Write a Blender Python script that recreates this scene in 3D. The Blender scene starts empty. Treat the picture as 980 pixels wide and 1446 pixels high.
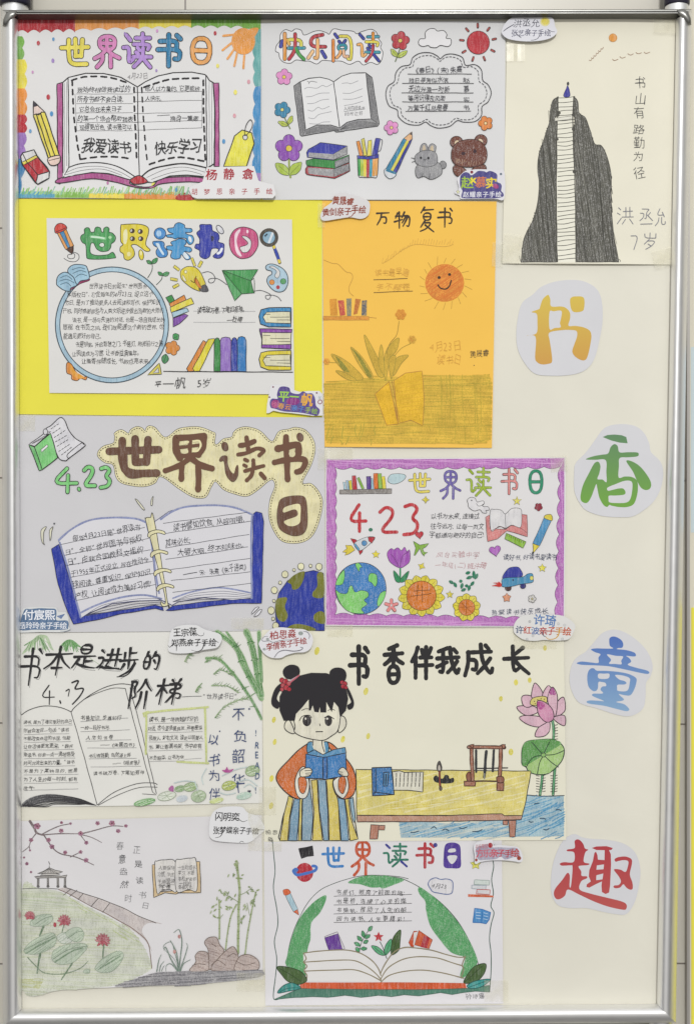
import bpy, bmesh, math, random
from mathutils import Vector, Matrix, Euler
from mathutils.geometry import tessellate_polygon
random.seed(7)
SC = bpy.context.scene
COL = SC.collection
rnd = random.uniform

# ------------------------------------------------------------------ camera
FPX, PW, PH = 1667.0, 980.0, 1446.0
cam_d = bpy.data.cameras.new('camera')
cam = bpy.data.objects.new('camera', cam_d)
COL.objects.link(cam)
cam.location = (-0.01781, -2.03052, 0.10532)
cam.rotation_euler = (math.pi / 2 - 0.04351, -0.00428, -0.01102)
cam_d.sensor_fit = 'VERTICAL'
cam_d.sensor_height = 36.0
cam_d.lens = FPX / PH * 36.0
cam_d.clip_start = 0.05
cam_d.clip_end = 60
SC.camera = cam
CR = cam.rotation_euler.to_matrix()

# ------------------------------------------------------------------ room light
world = bpy.data.worlds.new('World')
SC.world = world
world.use_nodes = True
nt = world.node_tree
bg = nt.nodes['Background']


def wn(kind, **kw):
    q = nt.nodes.new(kind)
    for k, v in kw.items():
        setattr(q, k, v)
    return q


def wramp(stops):
    r = wn('ShaderNodeValToRGB')
    while len(r.color_ramp.elements) < len(stops):
        r.color_ramp.elements.new(.5)
    for q, (p, c) in zip(r.color_ramp.elements, stops):
        q.position, q.color = p, c + (1,)
    return r


# a plain hall: light ceiling, pale wall behind the viewer, darker sides and floor
tc = wn('ShaderNodeTexCoord')
sx = wn('ShaderNodeSeparateXYZ')
mz = wn('ShaderNodeMapRange')
mz.inputs[1].default_value, mz.inputs[2].default_value = -1.0, 1.0
my = wn('ShaderNodeMapRange')
my.inputs[1].default_value, my.inputs[2].default_value = -.25, -.95
sides = wramp([(0.0, (.13, .125, .12)), (.455, (.10, .10, .11)), (.60, (.50, .495, .48)), (1.0, (.92, .92, .92))])
front = wramp([(0.0, (.34, .325, .30)), (.5, (.66, .65, .63)), (1.0, (.92, .92, .92))])
mixw = wn('ShaderNodeMix', data_type='RGBA')
nt.links.new(tc.outputs['Generated'], sx.inputs[0])
nt.links.new(sx.outputs['Z'], mz.inputs[0])
nt.links.new(sx.outputs['Y'], my.inputs[0])
nt.links.new(mz.outputs[0], sides.inputs[0])
nt.links.new(mz.outputs[0], front.inputs[0])
nt.links.new(my.outputs[0], mixw.inputs[0])
mxr = wn('ShaderNodeMapRange')
mxr.inputs[1].default_value, mxr.inputs[2].default_value = .25, .8
mxr.inputs[3].default_value, mxr.inputs[4].default_value = 1.0, .5
mulx = wn('ShaderNodeMix', data_type='RGBA', blend_type='MULTIPLY')
mulx.inputs[0].default_value = 1.0
nt.links.new(sx.outputs['X'], mxr.inputs[0])
nt.links.new(sides.outputs[0], mulx.inputs[6])
nt.links.new(mxr.outputs[0], mulx.inputs[7])
nt.links.new(mulx.outputs[2], mixw.inputs[6])
nt.links.new(front.outputs[0], mixw.inputs[7])
nt.links.new(mixw.outputs[2], bg.inputs[0])
bg.inputs[1].default_value = 1.03


def area(name, loc, target, size, sy, power, col):
    d = bpy.data.lights.new(name, 'AREA')
    d.shape = 'RECTANGLE'
    d.size, d.size_y = size, sy
    d.energy = power
    d.color = col
    o = bpy.data.objects.new(name, d)
    COL.objects.link(o)
    o.location = loc
    o.rotation_euler = (Vector(target) - Vector(loc)).to_track_quat('-Z', 'Y').to_euler()
    return o


area('ceiling_lamp', (0.5, -7.0, 3.5), (0, 0, -.1), .9, .45, 310, (1, .992, .97))
vs = SC.view_settings
vs.view_transform = 'Standard'
vs.look = 'None'
vs.exposure = 0.06
vs.gamma = 1.0
vs.use_curve_mapping = False


# ------------------------------------------------------------------ pixels of the photo to points of the board plane
def B(x, y, d=0.0, wall=None):
    """point of the board (plane y = 0) seen at photo pixel x, y, raised d metres off it; wall = another plane's y"""
    r = CR @ Vector(((x - PW / 2) / FPX, (PH / 2 - y) / FPX, -1.0))
    pl = 0.0 if wall is None else wall
    t = (pl - cam.location.y) / r.y
    p = cam.location + r * t
    return Vector((p.x, pl - d, p.z))


MPP = (B(600, 700) - B(500, 700)).length / 100


# ------------------------------------------------------------------ materials
def lin(h):
    v = [int(h[i:i + 2], 16) / 255 for i in (0, 2, 4)]
    return [c / 12.92 if c <= .04045 else ((c + .055) / 1.055) ** 2.4 for c in v]


GAIN = 1.01
MATS = {}


def alb(h, g=GAIN):
    return tuple(min(.86, c * g) for c in lin(h)) + (1,)


def mat(h, kind='marker', g=GAIN):
    """ink, paper and print colours; kind sets the grain of the medium"""
    if isinstance(h, bpy.types.Material):
        return h
    key = (h, kind)
    if key in MATS:
        return MATS[key]
    m = bpy.data.materials.new('%s_%s' % (kind, h))
    m.use_nodes = True
    n, l = m.node_tree.nodes, m.node_tree.links
    p = n['Principled BSDF']
    p.inputs['Roughness'].default_value = .62
    p.inputs['Specular IOR Level'].default_value = .25
    base = alb(h, g)
    p.inputs['Base Color'].default_value = base
    if kind in ('marker', 'crayon', 'pencil', 'waxy'):
        t = n.new('ShaderNodeTexCoord')
        mp = n.new('ShaderNodeMapping')
        mp.inputs['Rotation'].default_value = (0, math.radians({'marker': 50, 'crayon': 64, 'pencil': 75, 'waxy': 64}[kind]), 0)
        mp.inputs['Scale'].default_value = {'marker': (300, 1, 42), 'crayon': (400, 1, 80), 'pencil': (620, 1, 90), 'waxy': (520, 1, 110)}[kind]
        ns = n.new('ShaderNodeTexNoise')
        ns.inputs['Scale'].default_value = 1.0
        ns.inputs['Detail'].default_value = 2.0
        ns.inputs['Roughness'].default_value = .6
        gr = n.new('ShaderNodeTexNoise')
        gr.inputs['Scale'].default_value = 620.0
        gr.inputs['Detail'].default_value = 1.0
        sm = n.new('ShaderNodeMix')
        sm.inputs[0].default_value = .35 if kind == 'marker' else .55
        l.new(t.outputs['Object'], gr.inputs['Vector'])
        l.new(ns.outputs[0], sm.inputs[2])
        l.new(gr.outputs[0], sm.inputs[3])
        cr = n.new('ShaderNodeValToRGB')
        lo, hi, amt = {'marker': (.36, .66, .26), 'crayon': (.38, .66, .42), 'pencil': (.40, .64, .42), 'waxy': (.40, .66, .5)}[kind]
        cr.color_ramp.elements[0].position = lo
        cr.color_ramp.elements[1].position = hi
        cr.color_ramp.elements[0].color = tuple(c * .80 for c in base[:3]) + (1,)
        em = cr.color_ramp.elements.new((lo + hi) / 2 - .03)
        em.color = base
        if sum(base[:3]) < .45 and kind == 'marker':
            amt *= .6
        w = alb('f4be52') if kind == 'waxy' else (.66, .65, .64)
        cr.color_ramp.elements[2].color = tuple(base[i] * (1 - amt) + w[i] * amt for i in range(3)) + (1,)
        n2 = n.new('ShaderNodeTexNoise')
        n2.inputs['Scale'].default_value = 38.0
        n2.inputs['Detail'].default_value = 2.0
        mx = n.new('ShaderNodeMix')
        mx.data_type = 'RGBA'
        mx.blend_type = 'MULTIPLY'
        r2 = n.new('ShaderNodeValToRGB')
        r2.color_ramp.elements[0].position = .35
        r2.color_ramp.elements[0].color = (.84, .84, .86, 1)
        r2.color_ramp.elements[1].position = .65
        l.new(t.outputs['Object'], mp.inputs[0])
        l.new(mp.outputs[0], ns.inputs['Vector'])
        l.new(sm.outputs[0], cr.inputs[0])
        l.new(t.outputs['Object'], n2.inputs['Vector'])
        l.new(n2.outputs[0], r2.inputs[0])
        mx.inputs[0].default_value = 1.0
        l.new(cr.outputs[0], mx.inputs[6])
        l.new(r2.outputs[0], mx.inputs[7])
        l.new(mx.outputs[2], p.inputs['Base Color'])
    elif kind == 'paper':
        p.inputs['Roughness'].default_value = .7
        t = n.new('ShaderNodeTexCoord')
        n1 = n.new('ShaderNodeTexNoise')
        n1.inputs['Scale'].default_value = 7.0
        n1.inputs['Detail'].default_value = 4.0
        n1.inputs['Distortion'].default_value = .6
        n2 = n.new('ShaderNodeTexNoise')
        n2.inputs['Scale'].default_value = 900.0
        cr = n.new('ShaderNodeValToRGB')
        cr.color_ramp.elements[0].position = .3
        cr.color_ramp.elements[1].position = .7
        cr.color_ramp.elements[0].color = tuple(c * .955 for c in base[:3]) + (1,)
        cr.color_ramp.elements[1].color = base
        bp = n.new('ShaderNodeBump')
        bp.inputs['Strength'].default_value = .35
        bp.inputs['Distance'].default_value = .004
        b2 = n.new('ShaderNodeBump')
        b2.inputs['Strength'].default_value = .12
        b2.inputs['Distance'].default_value = .0003
        for q in (n1, n2):
            l.new(t.outputs['Object'], q.inputs['Vector'])
        l.new(n1.outputs[0], cr.inputs[0])
        l.new(cr.outputs[0], p.inputs['Base Color'])
        l.new(n1.outputs[0], bp.inputs['Height'])
        l.new(n2.outputs[0], b2.inputs['Height'])
        l.new(bp.outputs[0], b2.inputs['Normal'])
        l.new(b2.outputs[0], p.inputs['Normal'])
    elif kind == 'gloss':
        p.inputs['Roughness'].default_value = .3
    MATS[key] = m
    return m


def gradmat(name, h1, h2, z1, z2):
    """a printed colour that runs from h1 (height z1) to h2 (height z2)"""
    m = bpy.data.materials.new(name)
    m.use_nodes = True
    n, l = m.node_tree.nodes, m.node_tree.links
    p = n['Principled BSDF']
    p.inputs['Roughness'].default_value = .55
    t = n.new('ShaderNodeTexCoord')
    s = n.new('ShaderNodeSeparateXYZ')
    r = n.new('ShaderNodeMapRange')
    r.inputs[1].default_value, r.inputs[2].default_value = z1, z2
    c = n.new('ShaderNodeValToRGB')
    c.color_ramp.elements[0].color = alb(h1)
    c.color_ramp.elements[1].color = alb(h2)
    l.new(t.outputs['Object'], s.inputs[0])
    l.new(s.outputs['Z'], r.inputs[0])
    l.new(r.outputs[0], c.inputs[0])
    l.new(c.outputs[0], p.inputs['Base Color'])
    return m


# ------------------------------------------------------------------ objects
def tagp(o, label=None, cat=None, group=None, kind=None):
    for k, v in (('label', label), ('category', cat), ('group', group), ('kind', kind)):
        if v:
            o[k] = v
    return o


def new_obj(name, verts, faces, mats, mi=None, parent=None, smooth=False):
    me = bpy.data.meshes.new(name)
    me.from_pydata(verts, [], faces)
    for m in mats:
        me.materials.append(m)
    if mi:
        me.polygons.foreach_set('material_index', mi)
    if smooth:
        me.polygons.foreach_set('use_smooth', [True] * len(faces))
    me.update()
    o = bpy.data.objects.new(name, me)
    COL.objects.link(o)
    if parent:
        o.parent = parent
    return o


def PT(s):
    if not isinstance(s, str):
        return [tuple(map(float, p)) for p in s]
    return [tuple(float(c) for c in q.split(',')) for q in s.split()]


def catmull(p, closed, k=6):
    n = len(p)
    if n < 3:
        return list(p)
    out = []
    for i in range(n if closed else n - 1):
        a = p[(i - 1) % n] if closed or i > 0 else p[i]
        b, c = p[i], p[(i + 1) % n]
        d = p[(i + 2) % n] if closed or i + 2 < n else c
        for s in range(k):
            t = s / k
            out.append(tuple(.5 * (2 * b[j] + (c[j] - a[j]) * t + (2 * a[j] - 5 * b[j] + 4 * c[j] - d[j]) * t * t
                                   + (3 * b[j] - a[j] - 3 * c[j] + d[j]) * t ** 3) for j in (0, 1)))
    if not closed:
        out.append(p[-1])
    return out


def chaikin(p, closed=False, it=2):
    for _ in range(it):
        o = [] if closed else [p[0]]
        n = len(p)
        for i in range(n if closed else n - 1):
            a, b = p[i], p[(i + 1) % n]
            o += [(a[0] * .75 + b[0] * .25, a[1] * .75 + b[1] * .25), (a[0] * .25 + b[0] * .75, a[1] * .25 + b[1] * .75)]
        if not closed:
            o.append(p[-1])
        p = o
    return p


def dense(p, step, closed=False):
    o = []
    n = len(p)
    for i in range(n if closed else n - 1):
        a, b = p[i], p[(i + 1) % n]
        L = math.hypot(b[0] - a[0], b[1] - a[1])
        k = max(1, int(L / step))
        o += [(a[0] + (b[0] - a[0]) * j / k, a[1] + (b[1] - a[1]) * j / k) for j in range(k)]
    if not closed:
        o.append(p[-1])
    return o


def inside(pt, poly):
    x, y = pt
    c = False
    for i in range(len(poly)):
        (x1, y1), (x2, y2) = poly[i - 1], poly[i]
        if (y1 > y) != (y2 > y) and x < (x2 - x1) * (y - y1) / (y2 - y1) + x1:
            c = not c
    return c


DZ = 2e-6


class Sheet:
    """the thing now being drawn: an Empty, its depth off the board and its gentle bends"""
    def __init__(s, name, label, cat, group, ctr, z0):
        s.root = bpy.data.objects.new(name, None)
        s.root.empty_display_size = .03
        COL.objects.link(s.root)
        tagp(s.root, label, cat, group)
        s.root.location = B(*ctr)
        s.z0, s.z = z0, z0 + .00012
        s.lift = None
        s.parts = {}


S = None          # current sheet
CUR = None        # current part buffer
TOP = None        # last part that sits right under the sheet
OX = OY = 0.0
KS = 1.0          # crop pixels per photo pixel


def U(ox, oy, sc):
    global OX, OY, KS
    OX, OY, KS = ox, oy, sc


def cv(p):
    return (OX + p[0] / KS, OY + p[1] / KS)


def flush():
    global CUR, TOP
    if CUR is None or not CUR['f']:
        CUR = None
        return
    c = CUR
    CUR = None
    V, F, MI = c['v'], c['f'], c['mi']
    lift = S.lift
    if lift:
        bm = bmesh.new()
        lay = bm.verts.layers.float.new('d')
        bv = []
        for (x, y, d) in V:
            q = bm.verts.new((x, y, 0))
            q[lay] = d
            bv.append(q)
        for f, m in zip(F, MI):
            try:
                g = bm.faces.new([bv[i] for i in f])
                g.material_index = m
            except ValueError:
                pass
        for ax, at_ in getattr(lift, 'knots', ()):
            bmesh.ops.bisect_plane(bm, geom=bm.verts[:] + bm.edges[:] + bm.faces[:], plane_co=(0, at_, 0) if ax else (at_, 0, 0),
                                   plane_no=(0, 1, 0) if ax else (1, 0, 0), dist=1e-4)
        for _ in range(5):
            long = [q for q in bm.edges if q.calc_length() > 9.0]
            if not long:
                break
            bmesh.ops.subdivide_edges(bm, edges=long, cuts=1)
            bmesh.ops.triangulate(bm, faces=[f for f in bm.faces if len(f.verts) > 3])
        bm.verts.index_update()
        V = [(q.co.x, q.co.y, q[lay]) for q in bm.verts]
        F = [[q.index for q in f.verts] for f in bm.faces]
        MI = [f.material_index for f in bm.faces]
        bm.free()
    o0 = S.root.location
    W = []
    for (x, y, d) in V:
        p = B(x, y)
        p.y -= d + (lift(x, y) if lift else 0)
        W.append(p - o0)
    o = new_obj(c['name'], W, F, c['mats'], MI, c['parent'] or S.root)
    if c['label']:
        o['label'] = c['label']
    if c['parent'] is None:
        TOP = o
    return o


def part(name, label=None, sub=False):
    global CUR
    flush()
    CUR = dict(name=name, label=label, parent=TOP if sub else None, v=[], f=[], mi=[], mats=[])


def _mi(m):
    if m not in CUR['mats']:
        CUR['mats'].append(m)
    return CUR['mats'].index(m)


def _poly(pts, m, z=None):
    """pts in photo pixels"""
    pts = [a for i, a in enumerate(pts) if abs(a[0] - pts[i - 1][0]) + abs(a[1] - pts[i - 1][1]) > .02]
    if len(pts) < 3:
        return
    if z is None:
        S.z += DZ
        z = S.z
    b = len(CUR['v'])
    CUR['v'] += [(p[0], p[1], z) for p in pts]
    k = _mi(m)
    if len(pts) <= 4:
        tris = [list(range(len(pts)))]
    else:
        tris = tessellate_polygon([[Vector((p[0], p[1], 0)) for p in pts]])
    # turn every face towards the viewer (photo y runs down)
    for t in tris:
        a = sum(pts[t[i - 1]][0] * pts[t[i]][1] - pts[t[i]][0] * pts[t[i - 1]][1] for i in range(len(t)))
        t = list(t)
        if a > 0:
            t.reverse()
        CUR['f'].append([b + i for i in t])
        CUR['mi'].append(k)


FIXZ = None


def _ribbon(p, w, m, closed=False, tp=0.0, rag=.10):
    """a pen line through photo-pixel points p"""
    n = len(p)
    if n < 2:
        return
    S.z = FIXZ if FIXZ else S.z + DZ
    b = len(CUR['v'])
    k = _mi(m)
    L, R = [], []
    ph = rnd(0, 6)
    for i in range(n):
        a = p[i - 1] if (i or closed) else p[i]
        c = p[(i + 1) % n] if (i + 1 < n or closed) else p[i]
        dx, dy = c[0] - a[0], c[1] - a[1]
        l = math.hypot(dx, dy) or 1
        t = i / max(1, n - 1)
        ww = w * .5 * (1 + rag * math.sin(ph + i * .9) * .6 + rag * rnd(-.4, .4))
        if tp > 0:
            ww *= 1 - tp * t
        elif tp < 0:
            ww *= 1 + tp * abs(2 * t - 1) ** 1.5
        nx, ny = -dy / l * ww, dx / l * ww
        L.append((p[i][0] + nx, p[i][1] + ny))
        R.append((p[i][0] - nx, p[i][1] - ny))
    for i in range(n):
        z = S.z + DZ * i / n
        CUR['v'] += [(L[i][0], L[i][1], z), (R[i][0], R[i][1], z)]
    for i in range(n if closed else n - 1):
        j = (i + 1) % n
        CUR['f'].append([b + 2 * i, b + 2 * j, b + 2 * j + 1, b + 2 * i + 1])
        CUR['mi'].append(k)
    S.z += DZ
    if not closed and w > .7:
        for e, q in ((0, 1), (n - 1, n - 2)):
            r = w * .5 * (1 - tp if (e and tp > 0) else (1 + tp if tp < 0 else 1))
            if r < .25:
                continue
            an = math.atan2(p[e][1] - p[q][1], p[e][0] - p[q][0])
            _poly([(p[e][0] + r * math.cos(an + u * math.pi / 6), p[e][1] + r * math.sin(an + u * math.pi / 6))
                   for u in range(-3, 4)], m, S.z + DZ * .5)


def L(pts, w, col, closed=False, smooth=True, tp=0.0, kind='pen', wob=.18):
    p = PT(pts)
    p = catmull(p, closed) if smooth and len(p) > 2 else p
    p = [cv(q) for q in p]
    p = dense(p, 3.0, closed)
    if wob:
        a, b, f = rnd(0, 6), rnd(0, 6), rnd(.12, .22)
        p = [(q[0] + wob * math.sin(a + i * f * 3), q[1] + wob * math.sin(b + i * f * 2.6)) for i, q in enumerate(p)]
    _ribbon(p, w / KS, mat(col, kind), closed, tp)


def F(pts, col, out=None, ow=4, smooth=True, kind='marker'):
    p = PT(pts)
    q = catmull(p, True, 5) if smooth else p
    _poly([cv(a) for a in q], mat(col, kind))
    if out:
        L(p, ow, out, True, smooth)


def ell(cx, cy, rx, ry, rot=0, n=None):
    n = n or (22 if max(rx, ry) < 130 else 64)
    c, s = math.cos(math.radians(rot)), math.sin(math.radians(rot))
    return [(cx + rx * math.cos(a) * c - ry * math.sin(a) * s, cy + rx * math.cos(a) * s + ry * math.sin(a) * c)
            for a in [2 * math.pi * i / n for i in range(n)]]


def O(cx, cy, rx, ry=None, col=None, out=None, ow=4, rot=0, kind='marker'):
    p = ell(cx, cy, rx, ry or rx, rot)
    if col:
        _poly([cv(a) for a in p], mat(col, kind))
    if out:
        L(p, ow, out, True, False, wob=.1)


def Q(x0, y0, x1, y1, wid, col, out=None, ow=4, kind='marker', smooth=False):
    """a bar from one point to another"""
    dx, dy = x1 - x0, y1 - y0
    l = math.hypot(dx, dy)
    nx, ny = -dy / l * wid / 2, dx / l * wid / 2
    F([(x0 + nx, y0 + ny), (x1 + nx, y1 + ny), (x1 - nx, y1 - ny), (x0 - nx, y0 - ny)], col, out, ow, smooth, kind)


def leaf(x0, y0, x1, y1, wid, col, out='2f3330', ow=3, vein=True, kind='marker'):
    dx, dy = x1 - x0, y1 - y0
    l = math.hypot(dx, dy)
    nx, ny = -dy / l * wid / 2, dx / l * wid / 2
    at = lambda t, s: (x0 + dx * t + nx * s, y0 + dy * t + ny * s)
    p = [at(0, 0), at(.25, .8), at(.55, 1), at(.82, .6), at(1, 0), at(.82, -.6), at(.55, -1), at(.25, -.8)]
    F(p, col, out, ow, True, kind)
    if vein and out:
        L([at(.05, 0), at(.8, .05)], ow * .7, out)


def flower(cx, cy, r, n, col, cc, out='333333', ow=3, rot=0, pr=.52, kind='marker'):
    cs = [(cx + r * .62 * math.cos(rot + 2 * math.pi * i / n), cy + r * .62 * math.sin(rot + 2 * math.pi * i / n)) for i in range(n)]
    if out:
        for c in cs:
            O(c[0], c[1], r * pr * .86 + ow / 2, None, out, kind='pen')
    for c in cs:
        O(c[0], c[1], r * pr * .86 - ow / 2, None, col, kind=kind)
    O(cx, cy, r * .45, None, col, kind=kind)
    if cc:
        O(cx, cy, r * .24, None, cc, out, ow)


def star(cx, cy, r, col, out='3a3a3a', ow=2.5, n=5, rot=-90, inn=.45):
    p = []
    for i in range(2 * n):
        a = math.radians(rot + 180 * i / n)
        q = r if i % 2 == 0 else r * inn
        p.append((cx + q * math.cos(a), cy + q * math.sin(a)))
    F(p, col, out, ow, False)


def heart(cx, cy, r, col, out=None, ow=3, rot=0):
    p = []
    c, s = math.cos(math.radians(rot)), math.sin(math.radians(rot))
    for i in range(26):
        t = 2 * math.pi * i / 26
        x, y = r / 16 * 16 * math.sin(t) ** 3, -r / 16 * (13 * math.cos(t) - 5 * math.cos(2 * t) - 2 * math.cos(3 * t) - math.cos(4 * t))
        p.append((cx + x * c - y * s, cy + x * s + y * c))
    F(p, col, out, ow, False)


def dots(pts, r, col, kind='pen'):
    for p in PT(pts):
        O(p[0], p[1], r * rnd(.8, 1.2), r * rnd(.8, 1.2), col, kind=kind)


def dash(pts, w, col, on, off, smooth=True, closed=False):
    p = PT(pts)
    p = catmull(p, closed, 10) if smooth else p
    if closed:
        p = p + [p[0]]
    p = dense(p, 2.0)
    acc, seg, pen = 0, [p[0]], True
    for a, b in zip(p, p[1:]):
        acc += math.hypot(b[0] - a[0], b[1] - a[1])
        if pen:
            seg.append(b)
        if acc > (on if pen else off):
            if pen and len(seg) > 1:
                L(seg, w, col, smooth=False, wob=.1)
            pen = not pen
            seg, acc = [b], 0


def hatch(poly, ang, step, w, col, kind='pen', jit=.5, smooth=True, wave=0.0, skip=.0):
    """parallel strokes that fill an outline"""
    p = PT(poly)
    p = catmull(p, True, 5) if smooth else p
    a = math.radians(ang)
    c, s = math.cos(a), math.sin(a)
    r = [(x * c + y * s, -x * s + y * c) for x, y in p]
    global FIXZ
    z0, cnt = S.z + DZ, 0
    y = min(q[1] for q in r) + step * .5
    y1 = max(q[1] for q in r)
    while y < y1:
        xs = []
        for i in range(len(r)):
            (xa, ya), (xb, yb) = r[i - 1], r[i]
            if (ya > y) != (yb > y):
                xs.append(xa + (xb - xa) * (y - ya) / (yb - ya))
        xs.sort()
        for x0, x1 in zip(xs[::2], xs[1::2]):
            x = x0
            while x < x1 - .5:
                ln = rnd(.35, 1.0) * max(x1 - x0, step * 4) if skip else x1 - x0
                xe = min(x1, x + ln)
                if rnd(0, 1) >= skip:
                    cnt += 1
                    FIXZ = z0 + DZ * 2 * (cnt % 5)
                    yy = rnd(-jit, jit) * step
                    y2 = y + yy + rnd(-jit, jit) * step * .6
                    if wave:
                        k = 8
                        q = [(x + (xe - x) * i / k, y + yy + wave * math.sin(i * 1.3 + y)) for i in range(k + 1)]
                    else:
                        q = [(x, y + yy), ((x + xe) / 2, (y + yy + y2) / 2 + rnd(-.3, .3) * step), (xe, y2)]
                    L([(u * c - v * s, u * s + v * c) for u, v in q], w * rnd(.7, 1.25), col, smooth=False, kind=kind, wob=0)
                x = xe + rnd(0, step)
        y += step * rnd(.8, 1.2)
    FIXZ = None
    S.z = z0 + DZ * 12


# ------------------------------------------------------------------ brush skeletons of the big hand-drawn characters
def _sk(s):
    out = []
    for st in s.split(';'):
        st = st.strip()
        cl = st.endswith('z')
        out.append((PT(st.rstrip('z ')), cl))
    return out


SK = {k: _sk(v) for k, v in {
    '世': '4,36 96,32;28,10 28,60 36,90 92,88;52,6 53,62;76,8 73,62;53,62 73,61',
    '界': '22,4 80,4 78,45 24,45 z;50,5 50,45;24,25 78,25;47,46 30,62 4,72;53,46 70,60 97,70;36,64 34,82 14,98;64,64 64,99',
    '读': '14,6 28,20;4,42 24,40 22,88 38,76;46,14 92,14;69,1 69,31;40,32 95,32 87,46;52,42 60,50;46,55 54,62;38,69 97,69;70,44 68,72 40,99;72,76 95,98',
    '书': '14,22 80,20 77,46;4,49 90,46 87,80 70,78;46,1 46,99;78,3 92,15',
    '日': '18,5 82,5 80,95 20,95 z;20,50 80,50',
    '快': '20,3 20,98;8,30 4,50;32,26 38,40;42,25 85,25 85,55;36,56 98,55;62,4 62,56 52,78 36,98;64,58 76,80 96,98',
    '乐': '78,5 26,14 22,50 92,50;56,25 56,95 42,90;32,66 12,90;76,66 92,88',
    '阅': '20,4 30,16;12,26 12,98;42,10 90,10 90,95 76,92;38,28 44,36;64,26 57,36;35,42 66,42 66,60 36,60 z;44,62 42,75 28,88;57,62 57,84 74,82',
    '香': '68,4 30,12;8,27 92,25;50,10 50,52;46,28 34,42 8,53;54,28 68,40 94,50;26,57 76,57 74,98 28,98 z;28,77 74,77',
    '伴': '30,4 20,28 4,48;20,34 20,98;48,12 54,27;90,8 80,26;42,36 94,34;36,60 98,58;68,4 68,99',
    '我': '48,4 10,16;4,38 96,34;30,14 30,90 17,84;4,68 47,53;60,3 66,55 92,96 98,76;90,48 72,68 50,87;76,8 88,20',
    '成': '12,26 92,24;14,26 14,62 3,97;16,50 42,50 40,82 29,78;56,3 62,55 92,96 97,76;88,44 70,70 46,91;72,6 84,16',
    '长': '74,7 38,34;4,46 96,42;36,4 36,92 60,76;42,48 64,72 97,95',
    '万': '4,15 96,12;35,42 78,40 74,88 57,84;40,15 36,50 8,96',
    '物': '20,10 8,38;10,28 45,26;3,62 48,48;30,3 30,99;60,4 46,38;55,24 95,24 88,93 73,85;70,28 46,68;83,28 52,88',
    '复': '35,2 14,25;28,13 90,12;28,27 74,26 72,54 30,55 z;30,40 73,40;38,57 11,82;36,66 78,64 50,88 9,100;40,74 64,88 93,100',
    '本': '4,28 96,26;50,2 50,99;46,29 30,56 4,76;54,29 70,54 96,74;32,73 68,72',
    '是': '28,3 74,3 72,38 30,38 z;30,21 73,21;7,51 95,48;52,51 52,88;54,69 85,66;28,58 5,96;20,76 50,92 99,96',
    '进': '10,9 23,22;3,45 25,42 20,74 3,91;16,84 40,93 99,95;38,30 95,28;33,56 98,53;54,7 52,54 39,82;78,4 78,84',
    '步': '50,2 50,42;52,20 84,18;25,18 25,42;4,45 96,42;50,48 50,74;28,56 11,75;82,54 60,82 11,99',
    '的': '23,3 14,20;8,22 40,22 40,88 8,88 z;8,54 40,54;63,3 49,35;58,20 94,20 90,93 73,87;62,46 75,61',
    '阶': '10,9 36,9 21,36 36,58 20,64;10,9 10,99;66,3 54,26 38,43;68,6 82,26 99,40;56,45 54,70 41,99;78,44 78,99',
    '梯': '3,28 43,26;22,2 22,99;21,30 3,68;24,35 43,57;54,3 62,15;85,2 74,16;48,21 90,20 89,38 52,39 50,57 96,56 92,78 81,73;70,16 70,99;68,58 43,91',
    '4': '60,2 6,64 94,62;64,30 62,99',
    '2': '12,22 40,3 78,14 72,42 8,95 94,93',
    '3': '12,12 52,2 84,18 44,46 84,62 66,92 8,96',
    '.': '48,88 52,92',
    '7': '6,10 92,8 40,98',
    '5': '86,5 28,8 22,44 66,42 84,66 54,96 10,90',
    '岁': '18,8 20,34 84,32;50,2 50,33;84,8 84,33;46,40 14,68;34,50 82,48 62,78 24,99;38,66 56,78',
    '洪': '10,8 24,20;4,36 20,46;4,92 28,62;38,28 94,26;32,58 98,56;54,6 54,56;78,6 78,56;52,68 34,94;76,66 96,92',
    '丞': '22,6 78,5 52,22 52,62 40,58;10,30 38,30 30,56 6,72;82,26 62,44;60,40 96,72;10,94 92,92',
    '允': '48,4 22,40 80,36;70,22 88,46;40,52 36,76 8,97;64,50 62,90 96,88 96,72',
}.items()}


def G(ch, x0, y0, x1, y1, w, col, out=None, ow=0, cols=None, tp=0.0, it=2, jig=1.2, kind='marker', sl=0.0):
    """one big character from its brush skeleton in the box x0..x1, y0..y1; out = outline colour"""
    st = []
    for p, cl in SK[ch]:
        p = [(x0 + (a + rnd(-jig, jig) + sl * (50 - b)) / 100 * (x1 - x0), y0 + (b + rnd(-jig, jig)) / 100 * (y1 - y0)) for a, b in p]
        q = chaikin(p, cl, it) if len(p) > 2 else p
        st.append((dense([cv(a) for a in q], 1.6, cl), cl))
    if out:
        for p, cl in st:
            _ribbon(p, (w + 2 * ow) / KS, mat(out, 'pen'), cl, 0, .04)
    for i, (p, cl) in enumerate(st):
        c = cols[i % len(cols)] if cols else col
        _ribbon(p, w / KS, mat(c, kind), cl, tp, .08)


# ------------------------------------------------------------------ handwriting and print from the built-in font
GC = {}
_cu = bpy.data.curves.new('glyph', 'FONT')
_cu.resolution_u = 2
_to = bpy.data.objects.new('glyph', _cu)
COL.objects.link(_to)


def _raw(ch, off):
    _cu.body = ch
    _cu.offset = off
    bpy.context.view_layer.update()
    dg = bpy.context.evaluated_depsgraph_get()
    m = bpy.data.meshes.new_from_object(_to.evaluated_get(dg))
    g = ([(v.co.x, v.co.y) for v in m.vertices], [list(p.vertices) for p in m.polygons], sum(p.area for p in m.polygons))
    bpy.data.meshes.remove(m)
    return g


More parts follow.
